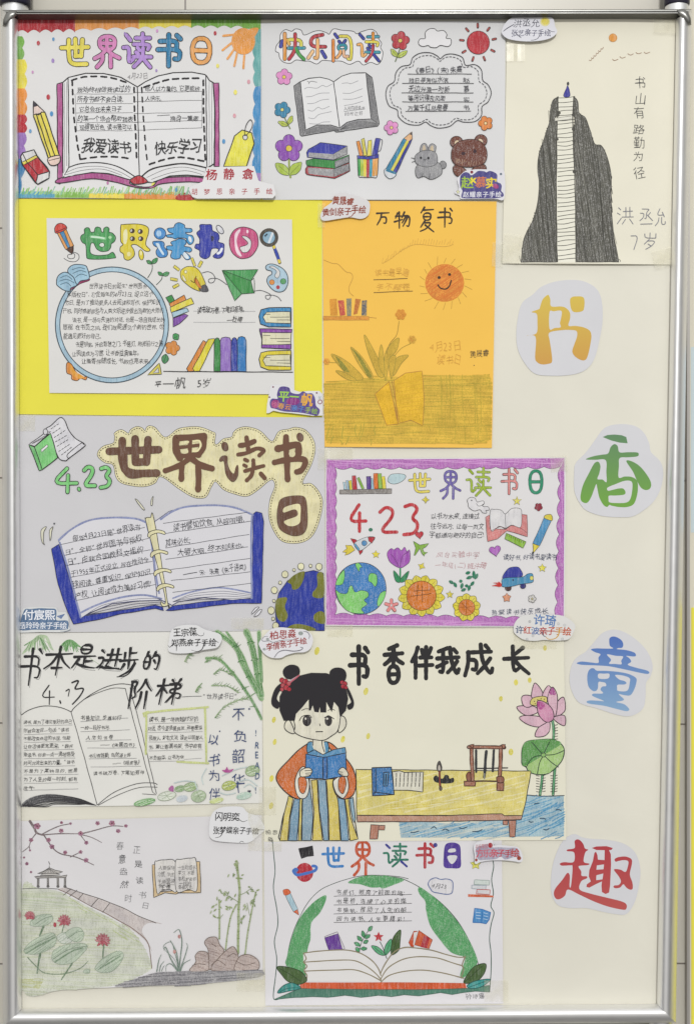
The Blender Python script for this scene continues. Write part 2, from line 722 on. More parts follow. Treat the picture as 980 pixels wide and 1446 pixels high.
def glyph(ch, off):
    k = (ch, off)
    if k not in GC:
        ref = _raw(ch, 0.0)
        for o in (off, off + .0008, off - .0011, off + .0022, off - .0027, off + .0041, off * .6, off * .4, 0.0):
            g = _raw(ch, o)
            if g[2] > ref[2] * (1 + o * 30):
                break
        GC[k] = g[:2]
    return GC[k]


HALF = set('0123456789.,!"()i:;IREAD')


def T(text, x, y, x1, size, col='3c3b3e', off=0.0, rot=0.0, jit=1.0, vert=False, kind='pen', cols=None, sl=0.0):
    """a line of writing from x to x1 (crop pixels) on baseline y; vert: a column from y down to x1"""
    adv = [(.55 if c in HALF else .5 if c == ' ' else 1.0) for c in text]
    tot = sum(adv)
    span = (x1 - y) if vert else (x1 - x)
    stp = span / tot
    cr, sr = math.cos(math.radians(rot)), math.sin(math.radians(rot))
    u = 0.0
    base = S.z
    for i, ch in enumerate(text):
        a = adv[i] * stp
        if ch != ' ':
            v, f = glyph(ch, min(off, 0.0))
            m = _mi(mat(cols[i % len(cols)] if cols else col, kind))
            sx_, sy_ = size * rnd(1 - .18 * jit, 1 + .08 * jit), size * rnd(1 - .22 * jit, 1 + .12 * jit)
            if not vert and not cols and jit > .4:
                sx_ = min(sx_, stp * 1.04)
            r = math.radians(rnd(-8, 7) * jit)
            sh = rnd(-.04, .22) * min(jit, 1) + sl
            p1, p2, am = rnd(0, 6), rnd(0, 6), .048 * jit
            z = base + DZ * (1 + 3 * (i % 2))
            b = len(CUR['v'])
            gx = 0.5 * adv[i]
            dy0 = rnd(-.09, .09) * jit * size
            vv = []
            for c in (((0, 0),) if off <= .001 else ((1, 1), (-1, 1), (1, -1), (-1, -1))):
                vv += [(px + c[0] * off * .9, py + c[1] * off * .9) for px, py in v]
            nv = len(v)
            for k_, (px, py) in enumerate(vv):
                px += am * math.sin(p1 + py * 5)
                py += am * math.sin(p2 + px * 5)
                px, py = px - (.5 if ch not in HALF else .3) + sh * (py - .38), py - .38
                qx, qy = px * math.cos(r) - py * math.sin(r), px * math.sin(r) + py * math.cos(r)
                if vert:
                    X, Y = x + qx * sx_, y + u + a / 2 - qy * sy_
                else:
                    lx, ly = u + a / 2 + qx * sx_, -(qy + .38) * sy_ + dy0
                    X, Y = x + lx * cr - ly * sr, y + lx * sr + ly * cr
                CUR['v'].append(cv((X, Y)) + (z + (k_ // nv) * DZ * .7,))
            for r0 in range(0, len(vv), nv):
                for g in f:
                    CUR['f'].append([b + r0 + k for k in g])
                    CUR['mi'].append(m)
        u += a
    S.z += 6 * DZ


# ------------------------------------------------------------------ sheets of paper
def bend(c, waves=.0006, curls=()):
    """how far a sheet stands off the board at a photo pixel: slow waves and curled edges"""
    x0, x1 = min(p[0] for p in c), max(p[0] for p in c)
    y0, y1 = min(p[1] for p in c), max(p[1] for p in c)
    a, b, d = rnd(0, 6), rnd(0, 6), rnd(.6, 1.3)

    def f(x, y):
        u, v = (x - x0) / (x1 - x0), (y - y0) / (y1 - y0)
        h = waves * (1.2 + .6 * math.sin(a + u * 5 * d + v * 2) + .6 * math.sin(b + v * 6 - u * 2.5))
        for side, amp, dist, lo, hi in curls:
            s = {'t': y - y0, 'b': y1 - y, 'l': x - x0, 'r': x1 - x}[side]
            w = u if side in 'tb' else v
            if s < dist and lo < w < hi:
                s = max(s, 0)
                k0 = int(s / 5.0)
                q0, q1 = ((dist - k0 * 5.0) / dist) ** 2, (max(0, dist - k0 * 5.0 - 5.0) / dist) ** 2
                q = q0 + (q1 - q0) * (s / 5.0 - k0)
                k = math.sin(math.pi * (w - lo) / (hi - lo)) ** .7 if lo > -.01 else 1
                h += amp * q * k
        return h
    f.knots = []
    for side, amp, dist, lo, hi in curls:
        for k in range(int(dist / 5.0) + 1):
            f.knots.append({'t': (1, y0 + k * 5.0), 'b': (1, y1 - k * 5.0), 'l': (0, x0 + k * 5.0), 'r': (0, x1 - k * 5.0)}[side])
    return f


def poster(name, label, cat, group, corners, col, z0, waves=.0006, curls=(), pname='paper', kind='paper', g=GAIN, thick=.00025):
    """a rectangular sheet given by its four corners in the photo (from top left, clockwise)"""
    global S, TOP
    flush()
    c = PT(corners)
    S = Sheet(name, label, cat, group, (sum(p[0] for p in c) / 4, sum(p[1] for p in c) / 4), z0)
    TOP = None
    S.lift = bend(c, waves, curls)
    nx = max(6, int((c[1][0] - c[0][0]) / 6))
    ny = max(6, int((c[3][1] - c[0][1]) / 6))
    W, Fc = [], []
    sides = [(rnd(0, 6), rnd(.1, .5)) for _ in range(4)]
    for back in (0, 1):
        for j in range(ny + 1):
            for i in range(nx + 1):
                u, v = i / nx, j / ny
                x = (c[0][0] * (1 - u) + c[1][0] * u) * (1 - v) + (c[3][0] * (1 - u) + c[2][0] * u) * v
                y = (c[0][1] * (1 - u) + c[1][1] * u) * (1 - v) + (c[3][1] * (1 - u) + c[2][1] * u) * v
                p = B(x, y)
                p.y -= z0 + S.lift(x, y) - back * thick
                W.append(p - S.root.location)
    n1 = (nx + 1) * (ny + 1)
    ix = lambda i, j, k=0: j * (nx + 1) + i + k * n1
    for j in range(ny):
        for i in range(nx):
            Fc.append([ix(i, j), ix(i, j + 1), ix(i + 1, j + 1), ix(i + 1, j)])
            Fc.append([ix(i, j, 1), ix(i + 1, j, 1), ix(i + 1, j + 1, 1), ix(i, j + 1, 1)])
    for i in range(nx):
        Fc.append([ix(i, 0), ix(i + 1, 0), ix(i + 1, 0, 1), ix(i, 0, 1)])
        Fc.append([ix(i + 1, ny), ix(i, ny), ix(i, ny, 1), ix(i + 1, ny, 1)])
    for j in range(ny):
        Fc.append([ix(0, j + 1), ix(0, j), ix(0, j, 1), ix(0, j + 1, 1)])
        Fc.append([ix(nx, j), ix(nx, j + 1), ix(nx, j + 1, 1), ix(nx, j, 1)])
    o = new_obj(pname, W, Fc, [mat(col, kind, g)], None, S.root, True)
    o.data.polygons.foreach_set('use_smooth', [True] * len(Fc))
    sharp = o.data.attributes.new('sharp_edge', 'BOOLEAN', 'EDGE')
    for ed in o.data.edges:
        a, b = ed.vertices
        if (a < n1) != (b < n1):
            continue
        k = [v % n1 for v in (a, b)]
        on = [(q % (nx + 1) in (0, nx), q // (nx + 1) in (0, ny)) for q in k]
        if (on[0][0] and on[1][0] and k[0] % (nx + 1) == k[1] % (nx + 1)) or (on[0][1] and on[1][1] and k[0] // (nx + 1) == k[1] // (nx + 1)):
            sharp.data[ed.index].value = True
    TOP = None
    return S


def cutout(name, label, cat, group, outline, col, z0, curls=(), pname='paper', smooth=True, waves=.0003, thick=.0004, lift=None):
    """a piece of paper cut to an outline given in crop pixels"""
    global S, TOP
    flush()
    p = PT(outline)
    p = [cv(a) for a in (catmull(p, True, 5) if smooth else p)]
    S = Sheet(name, label, cat, group, (sum(q[0] for q in p) / len(p), sum(q[1] for q in p) / len(p)), z0)
    TOP = None
    S.lift = lift or bend(p, waves, curls)
    bm = bmesh.new()
    p = dense(p, 4, True)
    vs_ = [bm.verts.new((q[0], q[1], 0)) for q in p]
    for t in tessellate_polygon([[Vector((q[0], q[1], 0)) for q in p]]):
        a = sum(p[t[i - 1]][0] * p[t[i]][1] - p[t[i]][0] * p[t[i - 1]][1] for i in range(3))
        t = list(t)
        if a > 0:
            t.reverse()
        bm.faces.new([vs_[i] for i in t])
    for _ in range(5):
        long = [q for q in bm.edges if q.calc_length() > 8 and not q.is_boundary]
        if not long:
            break
        bmesh.ops.subdivide_edges(bm, edges=long, cuts=1)
        bmesh.ops.triangulate(bm, faces=[f for f in bm.faces if len(f.verts) > 3])
    bm.verts.index_update()
    W = []
    n = len(bm.verts)
    xy = [(v.co.x, v.co.y) for v in bm.verts]
    for k in (0, 1):
        for x, y in xy:
            q = B(x, y)
            q.y -= z0 + S.lift(x, y) - k * thick
            W.append(q - S.root.location)
    Fc = [[v.index for v in f.verts] for f in bm.faces]
    Fc += [[i + n for i in reversed(f)] for f in Fc]
    m = len(p)
    for e in bm.edges:
        if e.is_boundary:
            lp = e.link_loops[0]
            a, b = lp.vert.index, lp.link_loop_next.vert.index
            Fc.append([b, a, a + n, b + n])
    bm.free()
    new_obj(pname, W, Fc, [mat(col, 'paper')], None, S.root)
    return S


def boxmesh(x0, x1, y0, y1, z0, z1):
    v = [(x, y, z) for x in (x0, x1) for y in (y0, y1) for z in (z0, z1)]
    f = [[0, 1, 3, 2], [4, 6, 7, 5], [0, 4, 5, 1], [2, 3, 7, 6], [0, 2, 6, 4], [1, 5, 7, 3]]
    return v, f


# ================================================================== the wall, the board and its stand
def wallmat():
    m = bpy.data.materials.new('wall_tiles')
    m.use_nodes = True
    n, l = m.node_tree.nodes, m.node_tree.links
    p = n['Principled BSDF']
    p.inputs['Roughness'].default_value = .35
    t = n.new('ShaderNodeTexCoord')
    s = n.new('ShaderNodeSeparateXYZ')
    c = n.new('ShaderNodeCombineXYZ')
    b = n.new('ShaderNodeTexBrick')
    b.offset = 0.0
    j = B(262, 5, 0, WY)
    k = B(2, 1361, 0, WY)
    h = (B(2, 1021, 0, WY) - k).length
    ax, az = n.new('ShaderNodeMath'), n.new('ShaderNodeMath')
    ax.inputs[1].default_value = -j.x + 30.0
    az.inputs[1].default_value = -k.z + 40 * h
    ax.operation = az.operation = 'ADD'
    b.inputs['Scale'].default_value = 1.0
    b.inputs['Brick Width'].default_value = 1.5
    b.inputs['Row Height'].default_value = h
    b.inputs['Mortar Size'].default_value = .0016
    b.inputs['Mortar Smooth'].default_value = .1
    b.inputs['Bias'].default_value = -.2
    b.inputs['Color1'].default_value = (.53, .505, .44, 1)
    b.inputs['Color2'].default_value = (.505, .48, .415, 1)
    b.inputs['Mortar'].default_value = (.16, .14, .12, 1)
    l.new(t.outputs['Object'], s.inputs[0])
    l.new(s.outputs['X'], ax.inputs[0])
    l.new(s.outputs['Z'], az.inputs[0])
    l.new(ax.outputs[0], c.inputs[0])
    l.new(az.outputs[0], c.inputs[1])
    l.new(c.outputs[0], b.inputs['Vector'])
    l.new(b.outputs['Color'], p.inputs['Base Color'])
    return m


WY = .078
v, f = boxmesh(-2.5, 2.5, WY, WY + .1, -1.6, 1.9)
w = new_obj('wall', v, f, [wallmat()])
tagp(w, 'beige tiled wall behind the whole display board', 'wall', None, 'structure')


def metal(name, h, rough=.32, metallic=.75, g=1.15):
    m = bpy.data.materials.new(name)
    m.use_nodes = True
    p = m.node_tree.nodes['Principled BSDF']
    p.inputs['Base Color'].default_value = alb(h, g)
    p.inputs['Metallic'].default_value = metallic
    p.inputs['Roughness'].default_value = rough
    n, l = m.node_tree.nodes, m.node_tree.links
    ns = n.new('ShaderNodeTexNoise')
    ns.inputs['Scale'].default_value = 35
    r = n.new('ShaderNodeMapRange')
    r.inputs[3].default_value, r.inputs[4].default_value = rough - .06, rough + .1
    t = n.new('ShaderNodeTexCoord')
    l.new(t.outputs['Object'], ns.inputs['Vector'])
    l.new(ns.outputs[0], r.inputs[0])
    l.new(r.outputs[0], p.inputs['Roughness'])
    return m


board = bpy.data.objects.new('display_board', None)
COL.objects.link(board)
board.location = B(490, 1440)
tagp(board, 'tall white exhibition board in a silver rounded frame covered with drawings', 'display board')
INN = [(26, 28), (954, 27), (927, 1417.5), (31.5, 1424.5)]
OUT = [(3.5, 14), (976, 13), (953.5, 1444), (4.5, 1450)]


def bpanel():
    me = [B(*p) for p in [(22, 22), (958, 22), (932, 1424), (27, 1430)]]
    o0 = board.location
    V = [q - o0 for q in me] + [q + Vector((0, .018, 0)) - o0 for q in me]
    new_obj('panel', V, [[0, 3, 2, 1], [4, 5, 6, 7], [0, 1, 5, 4], [1, 2, 6, 5], [2, 3, 7, 6], [3, 0, 4, 7]],
            [mat('dcd9cc', 'paper')], None, board)


bpanel()
WHITE_METAL = metal('satin_white_aluminium', 'e6e6e4', .36, .86)
DARK_METAL = metal('grey_shaded_aluminium', '7c7c79', .34, .85)  # base darkened: the shade under the top rail is put into this colour


def rail(a, b, prof, m, name='frame_rail', label=None):
    """one mitred rail between board corners a and b; prof = (share from inner to outer edge, metres off the board)"""
    V, Fc = [], []
    n = len(prof)
    o0 = board.location
    for k in (a, b):
        for t, d in prof:
            x = INN[k][0] * (1 - t) + OUT[k][0] * t
            y = INN[k][1] * (1 - t) + OUT[k][1] * t
            V.append(B(x, y, 0, -d) - o0)
    for i in range(n - 1):
        Fc.append([i, i + 1, n + i + 1, n + i])
    Fc.append(list(range(n)))
    Fc.append(list(range(2 * n - 1, n - 1, -1)))
    o = new_obj(name, V, Fc, [m], None, board, True)
    me = o.data
    bm = bmesh.new()
    bm.from_mesh(me)
    bmesh.ops.recalc_face_normals(bm, faces=bm.faces)
    for e in bm.edges:
        if len(e.link_faces) == 2 and e.calc_face_angle(0) > .7:
            e.smooth = False
    bm.to_mesh(me)
    bm.free()
    if label:
        o['label'] = label
    return o


side = [(0, .0), (0, .004)] + [(i / 14, .004 + .021 * math.sin(math.pi * min(1, i / 14 * .94 + .03)) ** .7) for i in range(15)] + [(1, 0), (1, -.02)]
rail(3, 0, side, WHITE_METAL)
rail(1, 2, side, WHITE_METAL)
low = [(0, 0), (0, .003)] + [(i / 14, .003 + .022 * math.sin(math.pi * (i / 14 * .8 + .02)) ** .8) for i in range(15)] + [(1, 0), (1, -.02)]
rail(2, 3, low, WHITE_METAL)
top = [(0, 0), (0, .003), (.04, .008), (.55, .020), (.57, .023), (.60, .024), (.68, .024), (.70, .023), (.71, .019), (.80, .019), (.81, .022),
       (.93, .022), (1, .019), (1, -.02)]
rail(0, 1, top, DARK_METAL, label='top rail with underside shade in its grey colour and a bright lip')


def corner(x0, y0, sgn):
    """rounded chrome joint where a side rail meets the top rail"""
    o0 = board.location
    V, Fc = [], []
    pts = [(0, 0), (12, -.5), (17, 3), (21, 13), (21.5, 22), (18, 20), (9, 13), (2, 7)]
    n = len(pts)
    for d, s in ((.002, 1.0), (.019, 1.0), (.025, .86), (.027, .6)):
        for px, py in pts:
            cx, cy = 13, 9
            V.append(B(x0 + sgn * (cx + (px - cx) * s), y0 + cy + (py - cy) * s, 0, -d) - o0)
    for k in range(3):
        for i in range(n):
            j = (i + 1) % n
            Fc.append([k * n + i, k * n + j, (k + 1) * n + j, (k + 1) * n + i])
    Fc.append(list(range(3 * n, 4 * n)))
    o = new_obj('corner_joint', V, Fc, [DARK_METAL], None, board, True)
    bm = bmesh.new()
    bm.from_mesh(o.data)
    bmesh.ops.recalc_face_normals(bm, faces=bm.faces)
    bm.to_mesh(o.data)
    bm.free()


corner(26, 15, -1)
corner(954, 13, 1)


def post(px, w_, cap_w, label):
    """upright of the stand behind the frame, with its dark collar"""
    r = bpy.data.objects.new('stand_post', None)
    COL.objects.link(r)
    yb = .045
    c = B(px, 8, 0, yb)
    r.location = (c.x, yb, -1.25)
    tagp(r, label, 'stand post', 'uprights of the board stand')
    sc = (2.03 + yb) / FPX
    for name, rad, z0, z1, m in (('tube', w_ * sc, -1.25, c.z + .06, WHITE_METAL),
                                 ('collar', cap_w * sc, B(px, 9.5, 0, yb).z, B(px, -30, 0, yb).z, mat('2f2d3c', 'gloss'))):
        V, Fc = [], []
        N = 28
        prof = [(rad * .93, z0), (rad, z0 + .003), (rad, z1 - .003), (rad * .93, z1)]
        for q, z in prof:
            for i in range(N):
                a = 2 * math.pi * i / N
                V.append((q * math.cos(a), q * math.sin(a), z + 1.25))
        for k in range(3):
            for i in range(N):
                j = (i + 1) % N
                Fc.append([k * N + i, k * N + j, (k + 1) * N + j, (k + 1) * N + i])
        Fc += [list(range(N))[::-1], list(range(3 * N, 4 * N))]
        new_obj(name, V, Fc, [m], None, r, True)


post(22, 18, 21.5, 'white upright with a dark collar behind the upper left frame corner')
post(955, 16, 17.5, 'white upright with a dark collar behind the upper right frame corner')

# the edge of the next board on the right
nb = bpy.data.objects.new('neighbouring_board', None)
COL.objects.link(nb)
nb.location = B(985, 1440, 0, .07)
tagp(nb, 'edge of another board with a yellow sheet, right of the silver frame', 'display board')


def slab(name, x0, y0, x1, y1, dep, th, m, root):
    q = [B(*p, 0, dep) for p in ((x0, y0), (x1, y0), (x1, y1), (x0, y1))]
    V = [a - root.location for a in q] + [a + Vector((0, th, 0)) - root.location for a in q]
    return new_obj(name, V, [[0, 3, 2, 1], [4, 5, 6, 7], [0, 1, 5, 4], [1, 2, 6, 5], [2, 3, 7, 6], [3, 0, 4, 7]], [m], None, root)


slab('panel', 973, -20, 1300, 1500, .070, .007, mat('d8d3c2', 'paper'), nb)
slab('frame_rail', 969.5, -20, 973.5, 1500, .064, .012, metal('rail_grey', '9d9a96', .4, .5), nb)
slab('yellow_sheet', 975.5, 858, 1180, 1600, .0692, .0005, mat('e6dc55', 'paper'), nb)
slab('printed_sheet', 974.8, 490, 1180, 752, .0695, .0005, mat('c6d3d6', 'paper'), nb)

# ================================================================== the drawings
GRP = 'drawings by children pinned on the board'
K = '2e2c2e'


def scal(x0, y0, x1, y1, n, amp):
    """a row of n bumps from one point to another"""
    dx, dy = x1 - x0, y1 - y0
    l = math.hypot(dx, dy)
    nx, ny = -dy / l, dx / l
    o = []
    for i in range(n):
        for j in range(6):
            t = (i + j / 6) / n
            h = amp * math.sin(math.pi * j / 6)
            o.append((x0 + dx * t + nx * h, y0 + dy * t + ny * h))
    o.append((x1, y1))
    return o


# ---- 1 rainbow border
poster('hand_drawn_poster', 'white drawing with a rainbow scalloped border and an open pink book, top left of board', 'poster', GRP,
       '26,26 368.6,25 368.6,282.5 26,280', 'd8d7d7', .0016, .0006, (('b', .0035, 34, -.001, .55), ('t', .002, 30, .1, 1.0)))
A1, A2 = (0, 0, 4.9), (190, 0, 4.9)
part('rainbow_border')
U(*A1)
F([(95, 120), (525, 120), (525, 230)] + scal(525, 226, 118, 236, 5, 22)[1:] + [(118, 250)], 'b03038', smooth=False)
F([(525, 120), (965, 118), (965, 205)] + scal(965, 205, 525, 220, 4, 16), 'e39a52', smooth=False)
F([(965, 118), (1328, 115), (1326, 196)] + scal(1326, 196, 965, 205, 4, 16), 'e6d552', smooth=False)
F([(1326, 115), (1806, 113), (1806, 210), (1780, 208)] + scal(1690, 200, 1326, 198, 4, 18), '74a845', smooth=False)
for y0, y1, c in ((255, 415, '77ac4e'), (415, 615, 'e3d64e'), (615, 795, 'e39140'), (795, 920, 'b32c38'), (920, 1100, '9e78bd'), (1100, 1372, '4480ae')):
    x = 168 if y0 < 300 else 186
    F([(118, y0), (x - 30 if y0 < 300 else x - 6, y0)] + scal(x - 8, y0, x - (60 if y0 > 1050 else 22 if y0 > 900 else 8), y1, 2, -16) + [(118, y1)], c, smooth=False)
F('128,1326 385,1328 385,1372 128,1372', '5b9fb8', smooth=False)
F('385,1328 622,1334 622,1374 385,1372', '86b757', smooth=False)
F('622,1340 865,1336 865,1378 622,1374', 'e8d452', smooth=False)
F([(865, 1345)] + scal(865, 1345, 1225, 1340, 5, -12) + [(1225, 1382), (865, 1378)], 'e09448', smooth=False)
F('1225,1384 1232,1350 1270,1335 1310,1345 1345,1384', 'b53a3c')
for x in range(150, 1310, 14):
    L([(x, 1345 + rnd(-6, 6)), (x + rnd(4, 26), 1302 + rnd(-12, 26))], rnd(6, 11), random.choice(['9cc77a', 'b5d49a', '7fb560', '8ec0a0']), kind='marker')
U(*A2)
F([(876, 205)] + scal(830, 210, 836, 600, 4, 14) + [(876, 605)], '68a9a6', smooth=False)
F([(876, 600)] + scal(838, 605, 830, 1200, 5, 16) + [(876, 1210)], '4b91c4', smooth=False)
F('822,1200 876,1200 876,1262 850,1240', 'a886c0', smooth=False)
U(*A1)
part('title_character', 'yellow outlined character')
G('世', 425, 262, 620, 470, 27, 'e3d558', '322e30', 5)
part('title_character', 'pink outlined character')
G('界', 652, 248, 836, 470, 25, 'cf7fb4', '322e30', 5)
U(*A2)
part('title_character', 'lilac outlined character')
G('读', -82, 235, 124, 470, 25, 'b08ad0', '322e30', 5)
part('title_character', 'blue outlined character')
G('书', 156, 240, 336, 462, 27, '2f7ea8', '322e30', 5)
part('title_character', 'orange outlined character')
G('日', 368, 262, 560, 446, 27, 'e3a156', '322e30', 5)
part('date_writing')
U(*A1)
T('4月23日', 890, 546, 1030, 52, '8a888a', -.008)
part('drawn_sun')
U(*A2)
O(755, 290, 82, 92, 'e79b45', kind='crayon')
F('800,205 860,200 830,260 790,250', 'e79b45', kind='crayon')
for a in ('615,252 712,240', '612,352 690,290', '645,410 695,340', '692,460 710,375', '756,475 762,390'):
    L(a, 15, 'e8a050', kind='crayon')
U(*A1)
for x, y, c, r in ((272, 303, 'b4333f', 14), (376, 276, '5b9acb', 11), (372, 424, '9a7cc0', 13), (232, 503, 'c98fc0', 9), (340, 675, 'b4333f', 16), (362, 790, '5b9acb', 15), (215, 910, '5b9acb', 12), (750, 1268, 'c77fb0', 10), (868, 236, '9f83c0', 9)):
    part('confetti_dot')
    O(x, y, r * .8, r * 1.15, c)
U(*A2)
for x, y, c, r in ((160, 218, 'd08fc8', 10), (560, 234, 'b4333f', 13), (578, 460, 'e6dc60', 13), (792, 570, 'd79aa6', 13), (700, 643, 'e6dc60', 15), (694, 805, 'd79aa6', 13), (620, 982, '5b9acb', 14), (155, 492, '9f83c0', 9), (135, 1285, 'e6dc60', 18), (292, 1315, '6aa0c8', 12)):
    part('confetti_dot')
    O(x, y, r * .8, r * 1.15, c)
part('drawn_book', 'open book with pink cover and dashed page borders')
U(*A1)
F('400,585 440,572 452,1225 432,1240 420,1275 405,1272', 'b0568f', '322e30', 7, False)
F('405,1270 430,1232 640,1200 800,1215 900,1245 905,1275 980,1295 1060,1290 1120,1240 1300,1225 1425,1240 1425,1265 1300,1260 1120,1275 1060,1300 980,1305 900,1290 800,1262 640,1240', 'b0568f', '322e30', 7)
F('440,575 480,540 600,512 720,512 840,540 905,575 955,605 1010,570 1100,530 1200,507 1330,505 1420,520 1432,530 1450,560 1492,585 1494,1130 1430,1170 1425,1225 1300,1215 1180,1220 1060,1265 965,1260 880,1240 760,1205 640,1195 500,1220 440,1235', 'dbdbdc', '2a2829', 8, False, 'paper')
L('478,545 482,1160 445,1230', 7, K, smooth=False)
L('468,570 466,1150', 3, '6a686a', smooth=False)
L('452,580 452,1190', 3, '6a686a', smooth=False)
L('482,1160 560,1135 700,1130 830,1160 960,1240', 8, K)
L('468,1195 560,1160 700,1155 830,1190 920,1240', 3, K)
L('460,1212 580,1180 720,1175 850,1215', 3, K)
L('955,605 968,1245', 7, K, smooth=False)
L('965,1245 1040,1180 1150,1150 1280,1135 1430,1165', 11, K)
L('1020,1230 1150,1175 1290,1160 1420,1195', 3, K)
L('1050,1245 1180,1200 1290,1185 1400,1210', 3, K)
L('1428,530 1436,1170', 7, K, smooth=False)
L('1450,560 1452,1150', 3, '6a686a', smooth=False)
L('1468,575 1470,1140', 3, '6a686a', smooth=False)
L('1478,580 1490,760 1486,1150', 11, K)
F('1480,580 1518,578 1520,1156 1488,1156 1492,760', 'b0568f', K, 6, False)
F('905,1248 965,1218 1025,1255 985,1275 930,1275', 'b5303a', K, 7)
dash('502,560 600,535 760,540 900,582', 13, K, 36, 30)
dash('505,560 515,800 540,1000 560,1105', 13, K, 34, 30, False)
dash('560,1105 690,1088 830,1090 940,1108', 13, K, 40, 30)
dash('932,610 936,800 944,950 950,1105', 13, K, 34, 30, False)
dash('985,610 995,800 1010,1000 1025,1140', 11, K, 34, 32, False)
dash('1000,608 1100,575 1200,552 1420,545', 13, K, 40, 26)
dash('1410,560 1412,800 1425,1130', 13, K, 36, 28, False)
dash('1038,1140 1150,1105 1260,1092 1420,1120', 13, K, 38, 28)
part('page_writing')
for i, y in enumerate((654, 721, 784, 851, 908)):
    L([(532, y), (924 + (30 if i == 3 else 0), y)], 2.5, '5a585a', smooth=False)
L('525,655 536,908', 2.5, '5a585a', smooth=False)
for tx, y, x0, x1 in (('我始终相信我读过的', 638, 538, 908), ('所有书都不会白读,', 708, 540, 872), ('它总会在未来日子', 774, 552, 848), ('的某一个场合帮助我表', 842, 542, 926), ('现得更出色,读书是可以', 900, 556, 918)):
    T(tx, x0, y, x1, 48, '2a2b31', .002)
U(*A2)
for y0, y1 in ((645, 637), (708, 698), (790, 780), (850, 838), (905, 888)):
    L([(0, y0), (472, y1)], 2.5, '5a585a', smooth=False)
L('472,640 468,892', 2.5, '5a585a', smooth=False)
T('给人以力量的,它更能给', 78, 636, 456, 46, '2a2b31', rot=-.5)
T('人快乐。', 78, 700, 216, 44, '2a2b31')
L('160,804 248,800', 3, '2a2b31')
T('摘自一董卿', 250, 838, 446, 46, '2a2b31')
part('page_motto')
U(*A1)
T('我爱读书', 575, 1056, 915, 104, '38383a', .014, -1.5)
part('page_motto')
U(*A2)
T('快乐学习', 142, 1060, 470, 104, '38383a', .014, -1.5)
part('drawn_pencil')
U(*A1)
F('238,702 318,782 238,800', 'e5cfc4', K, 7, False)
F('238,702 268,735 238,745', '35323c', K, 5, False)
F('236,800 258,792 275,800 296,780 318,782 416,1078 340,1098', 'e2d355', K, 8, False)
L('258,795 355,1090', 8, K)
L('288,790 385,1082', 8, K)
F('340,1098 416,1078 420,1125 385,1148 350,1140', 'e6cdbf', K, 7)
L('345,1115 418,1095', 5, K)
part('drawn_eraser')
F('150,1085 165,1060 240,1040 262,1080 330,1160 348,1190 345,1235 268,1278 250,1265 160,1140', 'd9d8d6', K, 8, False)
F('160,1140 262,1082 348,1192 270,1215 255,1268', 'b5303a', K, 7, False)
F('158,1125 255,1078 268,1092 170,1145', 'e0cf58', K, 5, False)
F('268,1215 345,1190 345,1235 268,1278 255,1265', 'dcdbd9', K, 7, False)
L('190,1120 268,1215', 6, K)
L('165,1070 190,1118', 6, K)
part('drawn_tag')
U(*A2)
F('620,1156 695,945 748,905 812,925 830,998 775,1156', 'e3dd50', K, 7, False)
O(768, 955, 16, 18, 'dbdbdc', K, 6)
L('765,935 775,870 800,835 818,850 812,890 778,940', 5, K, True)

# ---- 2 happy reading
poster('hand_drawn_poster', 'white drawing with a grey open book, small flowers, rabbit and brown bear face', 'poster', GRP,
       '368,33 713,31 712,283 371,282.5', 'd3d3d4', .0010, .0006, (('t', .003, 36, -.001, 1.0), ('b', .002, 26, .1, 1.0)))
A3, A4 = (370, 20, 5.158), (530, 20, 5.158)
part('title_cloud', 'cloud outline round the title')
U(*A3)
F('100,270 105,235 130,200 135,150 170,118 215,128 245,112 285,122 310,155 380,130 430,125 470,140 490,150 520,112 580,122 660,128 690,148 730,130 790,115 830,135 848,180 870,215 862,245 880,280 868,340 840,368 790,355 740,372 700,345 640,368 580,345 520,345 480,340 440,340 400,365 350,345 310,345 250,335 210,360 160,352 130,320 122,285', 'dedddf', '3a383a', 5, True, 'paper')
part('title_character')
G('快', 130, 140, 312, 335, 21, None, K, 4, ['e09a48', '2f3a9c', 'd8a848', 'd9d24e', '2e8a9c', 'b8303c', '4a9a4c'])
part('title_character')
G('乐', 318, 142, 476, 340, 21, None, K, 4, ['b23a42', 'e6b070', 'e8bd8a', '3a3f9e', '39419e'])
part('title_character')
G('阅', 498, 142, 668, 345, 18, None, K, 4, ['3a3f9e', 'e08a3c', 'ded154', '2e3a96', '3a4a9c', '2f8f9c', 'e8a868', 'e0b088'])
part('title_character')
G('读', 690, 140, 860, 345, 17, None, K, 4, ['3f479c', 'e2a860', '2f8fa4', 'e09438', 'e0d34e', '3f479c', '3f479c', '2f8fa0', 'b5303a', '383f9c'])
part('drawn_book', 'grey pencil open book')
F('232,525 275,495 340,470 420,462 490,478 522,495 580,455 650,432 755,430 800,462 852,800 840,818 610,850 590,858 540,862 525,850 420,868 290,890 278,880', '8e8e90', '3a3a3c', 6, False, 'pencil')
F('280,495 340,470 420,462 490,478 522,495 565,830 500,808 400,810 318,845', 'dbdbdc', '3a3a3c', 6, False, 'paper')
F('522,495 580,455 650,432 755,430 795,765 700,768 620,790 566,830', 'dbdbdc', '3a3a3c', 6, False, 'paper')
L('318,845 300,880', 4, '3a3a3c')
L('795,765 845,800', 4, '3a3a3c')
for i in range(5):
    L([(244 + i * 8, 520 - i * 5), (290 + i * 6, 870 - i * 6)], 2.5, '4a4a4c')
    L([(320, 852 + i * 6), (420, 822 + i * 8), (500, 820 + i * 7), (560, 846 + i * 2)], 2.5, '4a4a4c')
    L([(570, 842), (640, 800 + i * 8), (740, 784 + i * 9), (838, 800 + i * 3)], 2.5, '4a4a4c')
    L([(762 + i * 7, 440 + i * 4), (802 + i * 9, 770 + i * 6)], 2.5, '4a4a4c')
